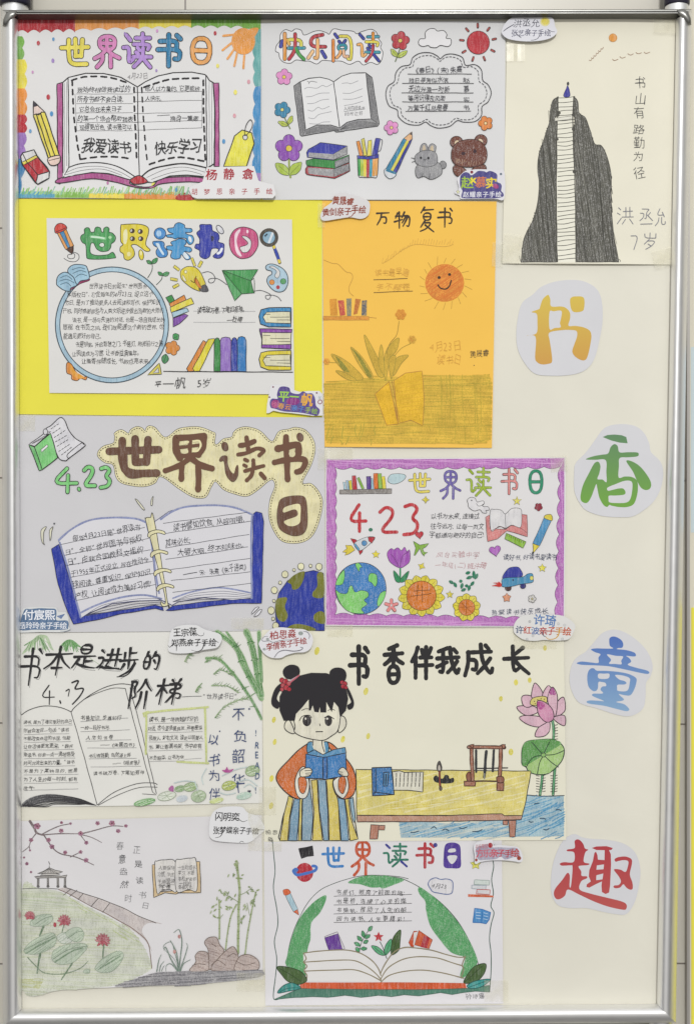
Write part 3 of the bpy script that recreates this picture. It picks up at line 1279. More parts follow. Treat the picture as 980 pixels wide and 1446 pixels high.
part('page_scribbles')
for a in ('310,545 340,536 400,540 440,522 470,530 510,512', '322,605 360,600 420,580 490,575', '330,655 380,650 430,628 488,622', '335,700 370,708 410,680 440,692 490,674', '340,755 380,762 420,730 505,712', '345,800 400,802 440,790 495,786', '582,508 620,502 650,508 700,488', '588,578 640,578 690,560 730,546', '592,622 660,620 730,600', '600,668 660,658 735,635'):
    L(a, 4, '98989c')
L('330,490 345,500 340,510 355,492 400,498', 4, '6a6a6c')
T('人间四月读书', 596, 700, 748, 30, '55555a', rot=-3)
L('596,712 748,692', 3, '55555a')
T('时光正好', 602, 742, 738, 34, '55555a', rot=-3)
part('drawn_flower', 'pink five-petal flower')
flower(162, 460, 56, 5, 'dc8fc4', 'e2cf58', '6b4a62', 4, -1.5)
part('drawn_flower', 'blue flower with two green leaves')
L('160,745 205,835', 8, '6f7c4a')
leaf(190, 815, 118, 785, 36, 'b7c552')
leaf(192, 805, 222, 742, 34, 'b7c552')
flower(148, 698, 56, 5, '3a86a8', 'd8d07a', '2f4a5a', 4, -1.2)
part('drawn_flower', 'large violet flower with two leaves')
L('198,1065 200,1120 208,1190', 14, '8f9e50')
leaf(200, 1172, 100, 1090, 70, 'a9c04c')
leaf(200, 1172, 288, 1082, 70, 'a9c04c')
flower(197, 980, 95, 5, '8f52b0', 'e3c848', '3a2a48', 4, -1.57)
part('drawn_books', 'stack of a blue, a green and a red book')
F('318,1130 330,1110 520,1120 636,1085 640,1145 530,1200 330,1172 318,1160', 'a6343c', '3a2a2c', 5, False)
F('335,1120 520,1132 520,1188 340,1165', '9b9b9d', None, kind='pencil', smooth=False)
F('520,1132 632,1092 636,1140 524,1190', '8a8a8c', '4a4a4c', 3, False, 'pencil')
F('322,1068 380,1055 520,1068 634,1026 636,1080 530,1128 330,1105 322,1090', '3c8a46', '2a3a2c', 5, False)
F('530,1075 632,1036 634,1080 532,1122', '8d8d90', '4a4a4c', 3, False, 'pencil')
F('326,1010 340,985 425,938 622,962 560,1000 520,1065 330,1045', '3a3fa0', '2a2c48', 5, False)
F('340,1010 520,1022 522,1062 338,1042', '9b9b9d', None, kind='pencil', smooth=False)
F('520,1022 622,962 622,1020 524,1062', '98989a', '4a4a4c', 3, False, 'pencil')
part('drawn_pen_cup', 'striped cup holding pens')
F('688,930 710,925 735,1032 710,1036', 'dd9048', '4a3a30', 4, False)
F('724,915 745,905 762,1030 740,1034', 'd8ce5c', '4a4430', 4, False)
F('772,925 798,918 795,1034 765,1036', 'ddd25c', '4a4430', 4, False)
F('828,905 862,908 838,1035 800,1035', '3b3f9c', '2a2c50', 4, False)
L('865,915 876,925 862,990 850,1002', 5, '44444a')
for i, c in enumerate(('3c9a4c', 'a9c048', 'e0d04c', 'b0303c', '3a9ab0', 'e0a050', 'e2a860')):
    x = 694 + i * 22
    F([(x, 1050), (x + 23, 1050), (x + 22 - i * 1.2, 1190 - abs(i - 3) * 4), (x + 4 - i * 1.2, 1190 - abs(i - 3) * 4)], c, None, smooth=False)
L('694,1045 702,1175 730,1192 800,1192 838,1180 848,1040', 5, K)
F('692,1030 770,1042 848,1022 848,1050 770,1062 694,1055', '3b3f9c', K, 4, False)
U(*A4)
part('drawn_flower', 'red flower on a stem with two leaves')
L('176,260 145,348', 8, '5a6a40')
leaf(160, 315, 112, 258, 36, 'b4c452')
leaf(160, 318, 232, 272, 36, 'b4c452')
flower(180, 198, 64, 5, 'b83a44', 'dcc060', '4a2a2c', 4, -1.4)
part('drawn_cloud', 'plain outlined cloud')
F('312,205 325,185 360,182 362,140 390,115 430,112 450,130 495,125 518,155 515,180 545,185 550,215 525,240 470,232 440,248 400,245 385,232 345,240 318,225', 'dedddf', '3a383a', 5, True, 'paper')
part('drawn_sun', 'red sun with short brown rays')
O(746, 212, 82, 85, 'b8323c', '4a2226', 4)
for i in range(9):
    a = math.radians(-92 + i * 40)
    L([(746 + 108 * math.cos(a), 212 + 112 * math.sin(a)), (746 + 132 * math.cos(a), 212 + 136 * math.sin(a))], 17, '3f2a2a')
    L([(746 + 110 * math.cos(a), 212 + 114 * math.sin(a)), (746 + 130 * math.cos(a), 212 + 134 * math.sin(a))], 10, 'a85550')
part('drawn_poem_cloud', 'cloud frame with a dashed inner line')
CL = '252,370 270,320 330,288 400,285 450,310 470,328 510,300 570,295 630,320 655,375 720,372 770,410 778,485 820,520 840,580 820,640 775,675 770,740 720,785 640,790 595,778 540,820 460,832 400,815 365,788 310,812 230,800 170,755 158,700 100,670 75,590 90,530 135,495 150,430 190,385'
L(CL, 6, '3c3c40', True)
c0 = [(455 + (x - 455) * .92, 560 + (y - 560) * .92) for x, y in PT(CL)]
dash(c0, 5, '4a4a50', 14, 11, True, True)
for a in ('235,440 698,440', '195,508 712,508', '192,577 710,578', '195,642 708,643', '220,710 692,710'):
    L(a, 4, '3c3c40', smooth=False)
part('poem_writing')
for tx, x0, x1, y in (('《春日》(宋)朱熹', 270, 632, 430), ('胜日寻芳似水滨', 242, 530, 500), ('无边光景一时新', 240, 540, 568), ('等闲识得东风面', 238, 508, 634), ('万紫千红总是春', 234, 528, 702)):
    T(tx, x0, y, x1, 50, '45454c')
for ch, y in (('赵', 498), ('慕', 570), ('实', 638), ('书', 700)):
    T(ch, 634, y, 686, 50, '45454c')
part('drawn_flower', 'pink flower below the poem cloud')
flower(116, 830, 50, 5, 'dd90c6', 'e0c878', '6b4a62', 4, -1.9)
part('drawn_flower', 'orange flower beside the poem cloud')
flower(800, 798, 50, 5, 'd9823a', 'e6c890', '6a4222', 4, -1.9)
part('drawn_pencil', 'blue and yellow pencil')
F('266,860 268,912 238,935 204,908', 'd9ab7c', '3a3230', 4, False)
F('266,860 268,885 248,880', '3e3c40', None, smooth=False)
F('204,908 226,922 105,1150 72,1138', '2f7fa2', '2a3a48', 4, False)
F('226,922 244,930 125,1158 105,1148', 'd9cf55', None, smooth=False)
F('244,932 268,912 150,1165 125,1158', '3a3f96', '2a2a48', 4, False)
F('72,1130 148,1160 135,1190 100,1200 70,1175', 'd8dde0', '2a3a48', 4)
F('80,1128 150,1155 146,1172 74,1146', '2f7a98', None, smooth=False)
part('drawn_rabbit', 'grey sitting rabbit')
O(490, 1100, 24, 28, '8a8a8c', '444446', 4, kind='crayon')
F('325,1010 332,960 352,945 372,955 380,1000', '97979a', '444446', 4, kind='crayon')
F('385,1000 390,960 415,948 438,965 430,1010', '97979a', '444446', 4, kind='crayon')
F('342,1000 345,965 358,958 366,1000', 'c9b89a', None)
F('398,1000 402,968 418,962 420,1005', 'c9b89a', None)
F('300,1110 290,1165 310,1195 350,1185 395,1205 440,1195 480,1165 482,1120 455,1085 360,1080', '969698', '444446', 4, kind='crayon')
F('285,1060 300,1020 360,995 430,1008 450,1050 440,1095 380,1116 310,1102', '919194', '444446', 4, kind='crayon')
L('390,1205 395,1170', 4, '444446')
L('340,1190 345,1160', 4, '444446')
dots('330,1050 384,1052', 9, '2c2c30')
L('350,1060 358,1068 366,1060', 4, '2c2c30')
L('262,1050 290,1058', 4, '444446')
L('265,1080 292,1072', 4, '444446')
part('drawn_bear', 'brown bear face with paws')
F('565,1115 600,1100 660,1140 640,1165 600,1185 570,1160', '6f3d2c', '33221e', 5, kind='crayon')
F('700,1140 740,1105 790,1100 800,1140', '6f3d2c', '33221e', 5, kind='crayon')
O(588, 935, 46, 42, '6f3d2c', '33221e', 5, kind='crayon')
O(765, 925, 46, 44, '6f3d2c', '33221e', 5, kind='crayon')
O(592, 942, 19, 22, 'd8c3a4', '4a2f28', 3, 20)
O(762, 932, 19, 22, 'd8c3a4', '4a2f28', 3, -20)
F('550,1040 558,985 600,935 680,915 760,930 805,985 808,1050 780,1095 700,1118 610,1110 565,1085', '6b392a', '33221e', 5, kind='crayon')
dots('638,1018 722,1002', 13, '3c2a30')
for i in range(26):
    a = rnd(0, 1)
    x = 580 + 210 * a
    L([(x, 1085 + 20 * math.sin(a * 3.14) + rnd(-40, 6)), (x + rnd(-8, 8), 1075 + 22 * math.sin(a * 3.14) + rnd(-30, 6))], 4, '9c7f6c', kind='pen')

# ---- 3 mountain of books
poster('hand_drawn_poster', 'cream upright drawing of a dark pencil mountain with a pale stairway', 'poster', GRP,
       '716,26 953,29 946.5,374 708.5,372.5', 'e1ddcc', .0016, .0006, (('b', .0035, 34, .02, .9), ('t', .003, 30, .1, 1.0)))
A5 = (700, 0, 3.5)
U(*A5)
part('drawn_mountain', 'dark pencil-shaded mountain on both sides of the stairs')
ML = catmull(PT('308,480 280,500 265,560 262,610 235,690 210,770 205,850 212,910 205,1000 180,1090 150,1150 132,1200 123,1298'), False) + \
    catmull(PT('299,1298 298,1180 300,1050 296,920 300,800 298,700 300,600 290,585 312,560 302,520 308,482'), False)
MR = catmull(PT('384,480 402,505 410,560 440,585 462,640 485,712 520,722 548,780 565,850 568,950 570,1060 580,1160 592,1230 604,1297'), False) + \
    catmull(PT('392,1298 388,1180 392,1050 384,920 380,800 382,700 388,600 380,560 382,482'), False)
for q in (ML, MR):
    F(q, '64635b', '3a3934', 3, False, 'pencil')
    hatch(q, 82, 5.5, 2.8, '4a4942', skip=.35, jit=.9, smooth=False)
    hatch(q, 86, 13, 2.2, '35342f', skip=.5, jit=.9, smooth=False)
    hatch(q, 78, 12, 1.8, '7f7e76', skip=.72, smooth=False)
part('drawn_stairs')
F('308,478 384,478 378,600 384,760 392,900 392,1100 394,1298 300,1298 296,1000 300,700 302,560', 'e2e0d2', None, smooth=False, kind='paper')
y = 486.0
while y < 1290:
    L([(303, y + rnd(0, 6)), (344, y + rnd(-2, 3)), (388, y - rnd(2, 9))], 3.2, '4c4b46')
    y += rnd(17, 25)
L('303,480 305,560 300,600 298,800 296,950 300,1296', 5, '45443e')
L('382,480 378,600 382,750 388,900 392,1100 392,1296', 5, '45443e')
dots('310,560 304,572 380,570 382,640 384,700 300,690 386,850', 8, '4a4943')
F('288,585 376,575 376,590 290,600', 'e2e0d2', '56554f', 2, False)
part('drawn_traveller', 'tiny figure in a blue robe on the summit')
F('333,478 345,440 352,425 360,445 362,478', '3b3a94', '2e2c60', 2)
O(354, 416, 6, 9, '3a3a3c')
part('drawn_sun', 'small orange sun')
O(575, 190, 20, 20, 'e39c48', 'b88a50', 2)
for i in range(6):
    part('drawn_bird')
    x, y = 466 + i * 11.5, 303 - i * 11.5
    L([(x - 8, y - 3), (x, y), (x + 4, y - 8)], 2.8, '9a7a62')
for x, y in ((586, 300), (622, 288), (662, 273), (702, 267), (742, 265)):
    part('drawn_bird')
    L([(x - 13, y - 5), (x - 2, y + 2), (x + 14, y - 4)], 2.8, '9a7a62')
part('motto_writing', 'vertical column of seven pen characters')
for ch, y, x in zip('书山有路勤为径', (408, 492, 558, 632, 705, 772, 855), (710, 712, 706, 704, 706, 702, 706)):
    T(ch, x - 29, y + 25, x + 29, 62, '4a4a4c', -.012, jit=.7)
part('name_writing', 'large thin pencil characters and age')
G('洪', 594, 1020, 678, 1115, 3.6, '777884', kind='pen')
G('丞', 704, 1030, 775, 1115, 3.6, '777884', kind='pen')
G('允', 780, 1030, 836, 1120, 3.6, '777884', kind='pen')
G('7', 662, 1160, 705, 1235, 3.6, '777884', kind='pen')
G('岁', 718, 1150, 800, 1235, 3.6, '777884', kind='pen')

# ---- 4 yellow card and the sheet on it
poster('backing_card', 'large plain yellow card behind a white drawing on the left side', 'backing card', None,
       '26,281 455,281 455,590 28.5,585', 'e2da4c', .0006, .0006, (), 'card')
poster('hand_drawn_poster', 'white drawing with bubble lettering and a round blue frame, glued on the yellow card', 'poster', GRP,
       '67,308.5 412.5,310.5 416,557 71,555', 'd7d6d4', .0026, .0004, (('b', .0015, 26, -.001, .6),))
C1, C2 = (70, 310, 5.444), (240, 305, 5.444)
A6, A7 = (0, 270, 4.083), (230, 270, 4.083)
U(*C1)
part('drawn_pencil', 'orange pencil with a red top')
F('62,105 132,72 192,205 130,232', 'd99548', K, 5, False)
F('80,97 110,82 165,212 148,222', '4484b4', K, 4, False)
F('45,75 60,42 95,32 132,50 134,78 60,108', 'c8463c', K, 5)
L('55,98 134,66', 5, K)
F('130,232 192,205 190,245 180,268', '54382c', K, 4, False)
L('180,268 150,275 148,295 170,305 195,295 200,272 180,258 205,258 232,275 230,305 205,325 160,325 118,300', 5, '45454a')
part('title_character', 'green bubble character')
F('275,110 272,80 290,66 312,72 325,100 350,96 355,70 375,60 395,68 408,98 420,95 425,68 445,60 462,72 465,100 490,108 512,135 505,170 480,190 475,220 450,245 410,248 375,235 355,205 345,185 322,190 320,255 350,275 420,278 460,270 490,255 514,288 500,300 420,306 310,306 290,280 285,200 260,180 245,150 250,125', '4a9a58', '36493a', 6)
O(408, 198, 20, 17, 'd6dcd6', '36493a', 5)
L('325,135 370,138 430,150', 22, '7fbd86', kind='pen')
L('330,135 370,138 425,148', 12, 'c9e0cb', kind='pen')
O(470, 140, 13, 11, 'a5d8a0')
part('title_character', 'yellow bubble character')
F('552,55 570,42 660,36 740,50 766,75 764,110 752,150 745,200 778,232 765,248 735,240 700,215 680,200 650,195 632,205 655,240 655,280 630,308 600,314 578,300 572,265 548,250 550,215 568,195 552,160', 'dccb3a', '4a4426', 6)
O(709, 274, 19, 40, 'dccb3a', '4a4426', 5, -8)
for x, y in ((640, 90), (702, 95), (642, 150), (706, 150)):
    O(x, y, 20, 19, '4a3a30', None, kind='pen')
    O(x - 7, y - 2, 7, 11, 'c8c8cc', None, 3, 20)
F('580,85 600,82 605,130 595,185 575,185 570,130', 'eae6b4', None)
O(615, 268, 14, 18, 'ece4a4')
O(708, 260, 8, 18, 'ece4a4')
part('title_character', 'sky blue bubble character')
O(853, 110, 45, 44, '3f87c6', '2f4058', 6)
O(845, 110, 20, 24, 'a8cbe8')
F('800,175 825,168 870,172 888,190 885,215 908,240 910,275 890,292 855,294 828,275 825,240 835,220 805,200', '3f87c6', '2f4058', 6)
F('820,188 845,188 860,225 885,265 875,275 850,240', 'cfe2f0', None)
U(*C2)
F('-15,100 30,92 45,65 80,55 115,72 122,95 165,98 175,115 160,128 122,132 145,145 175,155 188,180 175,215 150,220 130,198 128,175 70,172 45,178 20,170 -15,165 -20,150 30,140 -5,125', '4a98cc', '2f4058', 6)
F('45,190 80,178 120,185 128,210 115,235 160,245 172,265 155,280 115,275 158,310 155,335 125,335 92,300 80,325 45,335 15,322 10,300 20,270 -15,262 -20,235 25,230 10,205', '4a98cc', '2f4058', 6)
O(158, 182, 12, 24, 'e2e8ee', None, rot=-15)
F('112,280 130,290 150,325 128,330 105,305', 'dfe8ee', None)
part('title_character', 'dark blue bubble character')
F('235,72 280,68 322,72 328,110 350,125 375,140 382,170 375,200 412,215 420,240 412,300 390,325 350,325 335,310 350,295 365,285 375,255 330,252 318,270 308,310 280,330 250,325 232,300 230,268 195,245 205,220 228,215 232,180 215,150 212,130 235,105', '3640a4', '2a2c5c', 6)
F('318,160 335,158 342,178 325,200', '2a2c50', None)
L('372,290 392,275 402,255', 18, 'dfe2ea', kind='pen')
O(387, 107, 20, 38, 'dcdce0', '3a3a48', 6, -38)
part('title_character', 'pink round character')
F('460,210 470,150 505,105 570,88 640,108 675,155 680,220 655,280 610,320 550,330 495,300 468,255', 'c4507f', '47303a', 6)
F('555,160 590,160 625,195 625,240 600,278 565,282 545,265 545,240 590,225 600,205', 'd9d8d7', '47303a', 5)
F('500,150 530,108 545,112 525,150 515,200 530,260 555,310 530,305 505,260', 'ecd3dc', None)
O(598, 122, 9, 14, 'ecd3dc')
part('drawn_magnifier')
L('800,235 845,360', 26, K)
L('806,250 838,340', 20, '3a4aa0')
L('800,238 803,246', 20, 'd8c450')
L('838,345 843,358', 20, 'd8c450')
O(763, 168, 70, 70, '524b42', '33302c', 4)
O(763, 168, 48, 48, '8fb4c8', '33302c', 4)
F('752,210 786,125 800,135 770,212', 'dfe6ea', None, smooth=False)
dots('735,155 745,145', 8, '33404c')
part('round_frame', 'pale blue ring drawn round the handwriting')
U(*A6)
O(650, 772, 328, 336, '3c4a54', kind='pen')
O(650, 772, 322, 330, 'a5c2d2')
O(650, 772, 302, 308, '3c4a54', kind='pen')
O(650, 772, 297, 303, 'd7d6d4', kind='paper')
part('drawn_book', 'small blue open book on the ring')
F('408,578 425,545 470,515 515,505 518,518 470,535 425,565', '8a3058', K, 3)
F('332,530 340,490 375,470 412,480 438,510 450,540 415,560 405,578 370,570 340,550', '9cc0d4', '3a4650', 5)
F('398,470 405,440 440,425 490,428 510,450 518,505 470,520 448,538 430,500', '9cc0d4', '3a4650', 5)
for a in ('355,500 390,490 420,510', '350,520 390,510 430,530', '355,540 390,530 415,548', '420,455 460,442 495,450', '425,475 465,460 500,468', '440,500 470,480 505,488'):
    L(a, 4, '4a6474')
part('frame_writing', 'dense black handwriting inside the ring')
for tx, x0, x1, y in (('世界读书日的诞生"世界图书', 520, 850, 562), ('和版权日",它定每年的4月23日,设立这个', 392, 888, 610), ('节日,是为了推动更多人去阅读和写作,保护知识', 378, 928, 658), ('产权,同时感谢那些为人类文明进步做出贡献的大师们', 368, 948, 706), ('读书,是一场与先贤的对话,也是一场自我成长的', 422, 955, 756), ('旅程,在书页之间,我们既能遇见个新的世界,也', 368, 950, 800), ('能遇见更好的自己。', 370, 605, 850), ('书是钥匙,开启智慧之门;书是灯,照亮前行之路', 440, 945, 896), ('让阅读成为习惯,让书香溢满童年。', 420, 820, 950), ('让墨香伴随成长,书韵点亮未来。', 474, 888, 995)):
    T(tx, x0, y, x1, 36, '2c2b2d', .004, rot=-.3)
part('drawn_flower', 'orange flower half behind the lower left of the ring')
F('388,1030 392,990 420,1000 440,1040 480,1070 505,1070 500,1088 470,1080 450,1092 420,1085 415,1060 392,1050', 'd98c3c', '5a3c20', 4)
F('415,1005 440,1040 490,1072 460,1082 425,1060 408,1030', 'e0a040', None)
part('drawn_sprouts', 'two leaf sprouts on top of the ring')
for a, b in (('855,500 880,460 880,420', 0), ('905,540 935,510 940,485', 1)):
    L(a, 4, '3a4a40')
leaf(880, 420, 848, 402, 20, '4a9a5a')
leaf(880, 420, 912, 388, 24, '4a9a5a')
leaf(940, 487, 915, 468, 20, '4a9a5a')
leaf(940, 487, 980, 472, 24, '4a9a5a')
U(*A7)
part('drawn_books', 'coloured books fanned out behind the ring')
F('20,615 55,600 72,635 42,650', '3f8f4a', K, 4, False)
F('40,650 125,600 138,632 50,672', 'd98c40', K, 4, False)
F('45,672 165,615 182,650 52,700', 'dcd04a', K, 4, False)
F('55,700 140,675 152,695 62,730', 'a8c6d4', K, 4, False)
F('62,735 130,710 148,718 100,765 62,785', '8452a8', K, 4, False)
part('drawn_flower', 'orange flower with green leaves right of the ring')
leaf(62, 850, 95, 830, 40, '4a9a58')
flower(58, 905, 40, 5, 'd98c3c', None, '5a3c20', 3)
leaf(20, 940, 12, 995, 40, '4a8a58')
part('drawn_triangle_ruler')
U(*A6)
F('855,1060 922,992 935,1055', 'd8cc58', K, 4, False)
F('885,1050 915,1018 920,1048', 'dad9d8', K, 3, False)
part('drawn_light_bulb', 'yellow light bulb with ray marks')
U(*C2)
F('85,450 95,415 140,390 200,400 240,440 265,490 275,535 245,565 230,580 180,560 125,520 95,490', 'd9c93c', '4a4630', 5)
F('225,560 275,530 298,570 285,585 250,582', '55545a', '333338', 4)
F('205,480 245,555 225,550 190,500', 'd9863a', '5a4420', 3)
L('165,500 190,515 200,490 205,465', 6, '5a4420')
O(125, 432, 10, 12, 'e9e6c8', '6a6430', 3)
F('98,460 112,465 130,505 108,495', 'e9e6c8', '6a6430', 3)
for a in ((35, 388, 75, 418), (172, 325, 195, 388), (248, 350, 225, 395), (8, 485, 62, 495), (28, 552, 72, 528)):
    Q(*a, 20, 'd9cc50', '4a4630', 4)
part('drawn_paper_plane', 'green paper plane with a loop trail')
L('250,440 290,430 330,445 350,480 340,510 310,515 300,495 320,482 370,485 440,530', 5, '4a4a50')
L('650,580 700,575 750,590 775,610 765,640 740,635 740,615 790,610 830,625 858,655', 5, '4a4a50')
F('403,420 678,415 625,500', '4c9c5a', '2f4a34', 5, False)
F('403,420 555,600 500,655', '5aa466', '2f4a34', 5, False)
F('403,420 625,500 648,595 555,600', '3f8f4a', '2f4a34', 5, False)
L('625,500 650,480 652,595', 5, '2f4a34', smooth=False)
part('drawn_palette')
F('740,390 765,372 810,375 870,410 905,460 908,520 880,575 830,585 780,560 750,510 755,470 785,450 780,425 745,415', 'a9c4d4', '35424c', 6)
F('765,395 800,388 840,420 845,460 825,480 808,465 820,430 800,410', 'd9d8d7', '35424c', 4)
O(785, 512, 20, 20, 'd98c3c', '4a3a30', 3)
O(872, 505, 22, 22, '4a9a58', '35424c', 3)
O(832, 550, 15, 15, 'a8343f', None)
part('quote_writing')
U(*A7)
L('180,693 535,693', 2, 'a8a8ac', smooth=False)
L('180,757 535,757', 2, 'a8a8ac', smooth=False)
T('读书破万卷,下笔如有神。', 202, 700, 488, 42, '2c2b2d', .004)
T('—杜甫', 372, 755, 462, 38, '2c2b2d', .004)
part('drawn_books', 'row of leaning books on a line')
L('8,1040 750,1044', 5, K, smooth=False)
for q, c in (('140,1025 235,862 258,875 180,1038 150,1040', 'd98a3e'), ('175,1025 265,855 300,850 298,865 215,1038 185,1040', 'dfd23e')):
    F(q, c, K, 4, False)
for x0, x1, yt, c in ((298, 334, 850, '3f8a48'), (334, 396, 845, '9272bd'), (396, 432, 848, '3747a4'), (432, 482, 842, '3a80c0')):
    F([(x0, 1040), (x0, yt + 20), (x0 + 8, yt + 2), ((x0 + x1) / 2, yt - 3), (x1 - 8, yt + 2), (x1, yt + 20), (x1, 1040)], c, K, 4, False)
part('drawn_books', 'three books lying in a pile')
for y, c, d in ((672, '3a86b8', 0), (795, '8a4aa8', 1), (920, 'dccb38', 0)):
    if d:
        F([(558, y), (745, y + 2), (742, y + 22), (575, y + 25), (575, y + 90), (740, y + 88), (738, y + 116), (570, y + 110), (572, y + 60)], c, K, 5, False)
        F([(572, y + 22), (742, y + 22), (738, y + 90), (575, y + 92)], 'dcd8b8', K, 4, False)
    else:
        F([(740, y), (610, y + 2), (568, y + 12), (556, y + 50), (565, y + 95), (610, y + 112), (740, y + 112), (740, y + 92), (610, y + 88), (740, y + 90)], c, K, 5, False)
        F([(735, y + 24), (600, y + 26), (578, y + 55), (595, y + 88), (738, y + 92)], 'dcd8b8', K, 4, False)
    for k, (a, b) in enumerate(((580, 620), (620, 730), (660, 735))):
        L([(a, y + 38 + k * 17), (b, y + 39 + k * 17)], 3, K)
part('name_writing', 'name and age in black pen')
U(*A6)
T('平', 895, 1130, 935, 50, '39383a', .006)
U(*A7)
T('一帆', 5, 1140, 138, 76, '39383a', -.005)
T('5岁', 200, 1132, 284, 60, '39383a', -.005)

# ---- 5 orange sheet
poster('hand_drawn_poster', 'orange upright sheet with a faint smiling sun, an open book and grass', 'poster', GRP,
       '455,283.5 700.5,285 694,632.5 458.5,631', 'f4be54', .0012, .0007, (('b', .0025, 30, -.001, .9), ('r', .0018, 22, .3, 1.0)))
A8 = (445, 270, 3.698)
U(*A8)
part('title_character')
G('万', 318, 105, 388, 180, 10.5, '3a2f26', tp=.35, kind='pen')
part('title_character')
G('物', 412, 108, 500, 195, 10.5, '3a2f26', tp=.35, kind='pen')
part('title_character')
G('复', 540, 82, 625, 212, 10.5, '3a2f26', tp=.35, kind='pen')
part('title_character')
G('书', 636, 90, 722, 190, 10.5, '3a2f26', tp=.35, kind='pen')
part('drawn_sun', 'smiling orange sun')
O(675, 480, 100, 97, 'e08a3c', 'd07c30', 3, kind='waxy')
hatch(ell(675, 480, 96, 93), 145, 7, 4, 'cf7330', skip=.3, smooth=False)
for i in range(18):
    a = math.radians(i * 20 + 8)
    L([(675 + 104 * math.cos(a), 480 + 102 * math.sin(a)), (675 + rnd(125, 150) * math.cos(a + .1), 480 + rnd(125, 150) * math.sin(a + .1))], 2.2, 'b08a3c')
dots('646,452 700,436', 8, '3a2c22')
L('640,490 655,508 680,512 700,495 708,468', 7, '3a2c22')
part('drawn_shelf', 'small shelf with five coloured books')
F('42,654 280,654 280,674 42,674', 'dc9440', 'a8783c', 2, False, 'waxy')
L('280,660 320,664', 2, 'a8783c')
for q, c in (('75,565 112,562 118,650 80,650', 'e09a3a'), ('118,572 150,570 158,648 130,652', 'cf5a50'), ('163,562 190,560 188,652 166,652', '8a8a78'), ('210,562 238,566 220,640 200,646', 'c8783c'), ('244,572 270,570 268,650 242,650', '6a6c70')):
    F(q, c, None, smooth=False, kind='waxy')
part('faint_pencil_lines', 'faint pencil outlines of a hill, a cloud edge and a branch')
L('45,360 90,378 120,382 160,420 188,430 195,455 178,500 180,530 200,548', 2.6, 'b88f42')
L('350,378 400,350 460,305 520,280 600,285 680,290 720,280', 2, 'c49a48')
for x in range(350, 720, 14):
    yy = 378 - 98 * min(1, (x - 350) / 160)
    L([(x, yy), (x + rnd(4, 12), yy - rnd(14, 34))], 1.8, 'c8a04c')
part('quote_writing', 'two faint yellow lines over dark rules')
L('306,464 480,457', 3.5, '6a5030', smooth=False)
L('306,530 508,522', 3.5, '6a5030', smooth=False)
T('读书最早遍', 312, 440, 490, 46, 'd0a048', -.012)
T('手不释卷', 316, 515, 498, 46, 'd0a048', -.012)
part('date_writing')
T('4月23日', 600, 838, 764, 60, 'd2a044', -.012, -2)
T('读书日', 635, 900, 764, 60, 'd2a044', -.012)
part('name_writing')
T('黄晟睿', 806, 868, 906, 42, '4a4038', -.008, -3)
dots('828,910', 3, '4a4038')
part('drawn_grass', 'green crayon grass field across the bottom')
GB = '48,1005 150,990 360,968 560,972 740,962 905,958 918,1000 912,1296 880,1316 400,1318 60,1314 50,1200'
F(GB, 'deb846', None, 3, False, 'waxy')
GR = '48,1005 150,990 360,965 420,985 560,970 740,958 905,955 920,1000 915,1300 880,1320 400,1322 60,1318 50,1200'
hatch(GR, 2, 9, 7, 'cfae40', smooth=False, skip=.25, kind='waxy', jit=.9)
hatch(GR, -3, 15, 4, 'bba43c', smooth=False, skip=.55, jit=.9, kind='waxy')
hatch('580,990 900,980 905,1150 880,1300 600,1250', 88, 13, 4, 'c0a83d', skip=.6, jit=.9, kind='waxy')
hatch('60,1240 300,1220 300,1315 70,1315', 100, 22, 4, 'a69a3c', skip=.55, jit=.8)
part('drawn_plant', 'long green leaves with small orange flowers')
for q in ('358,965 330,880 290,800 255,752 280,850 325,960', '300,960 240,860 185,815 220,890 280,975', '250,975 180,900 85,850 140,930 200,985', '215,985 160,950 108,938 150,975 190,990', '360,960 365,850 400,790 438,768 425,830 390,880 370,985', '330,900 345,800 360,900 358,960', '400,950 420,880 450,860 486,858 450,900 412,960', '385,880 418,860 412,930 395,980'):
    F(q, 'cdaa40', '8a8038', 2.2, True, 'waxy')
for q in ('140,930 110,870 90,855 130,880 180,945', '270,960 215,860 190,822 240,870 295,965'):
    F(q, '8f8c3a', None, 3, True, 'waxy')
L('372,850 390,795 425,750 438,680', 2.6, '8a7434')
L('415,860 450,820 500,795', 2.2, '9a8a3a')
L('75,895 130,898', 2.2, '9a8a3a')
for x, y, r, c in ((446, 645, 26, 'dc9236'), (505, 775, 20, 'dcab44'), (60, 890, 16, 'd99a40')):
    flower(x, y, r * 1.1, 6, c, None, None, kind='waxy')
    for i in range(5):
        L([(x + rnd(-r, r) * .6, y + rnd(-r, r) * .8), (x + rnd(-r, r) * .6, y + rnd(-r, r) * .8)], 2.5, 'c07a30')
part('drawn_book', 'yellow open book standing in the grass')
F('312,1060 385,995 435,1215 372,1222', 'e5b52c', 'a8783a', 3, False, 'waxy')
F('410,990 470,950 556,940 568,1080 560,1225 500,1195 432,1212', 'e6b830', 'a8783a', 3, False, 'waxy')
L('385,995 405,1090 432,1212', 3, 'a8783a')
L('400,992 418,1090 440,1205', 3, 'a8783a')
for i in range(9):
    L([(425 + i * 1.5, 1010 + i * 20), (556, 985 + i * 22)], 2, 'd0a030')

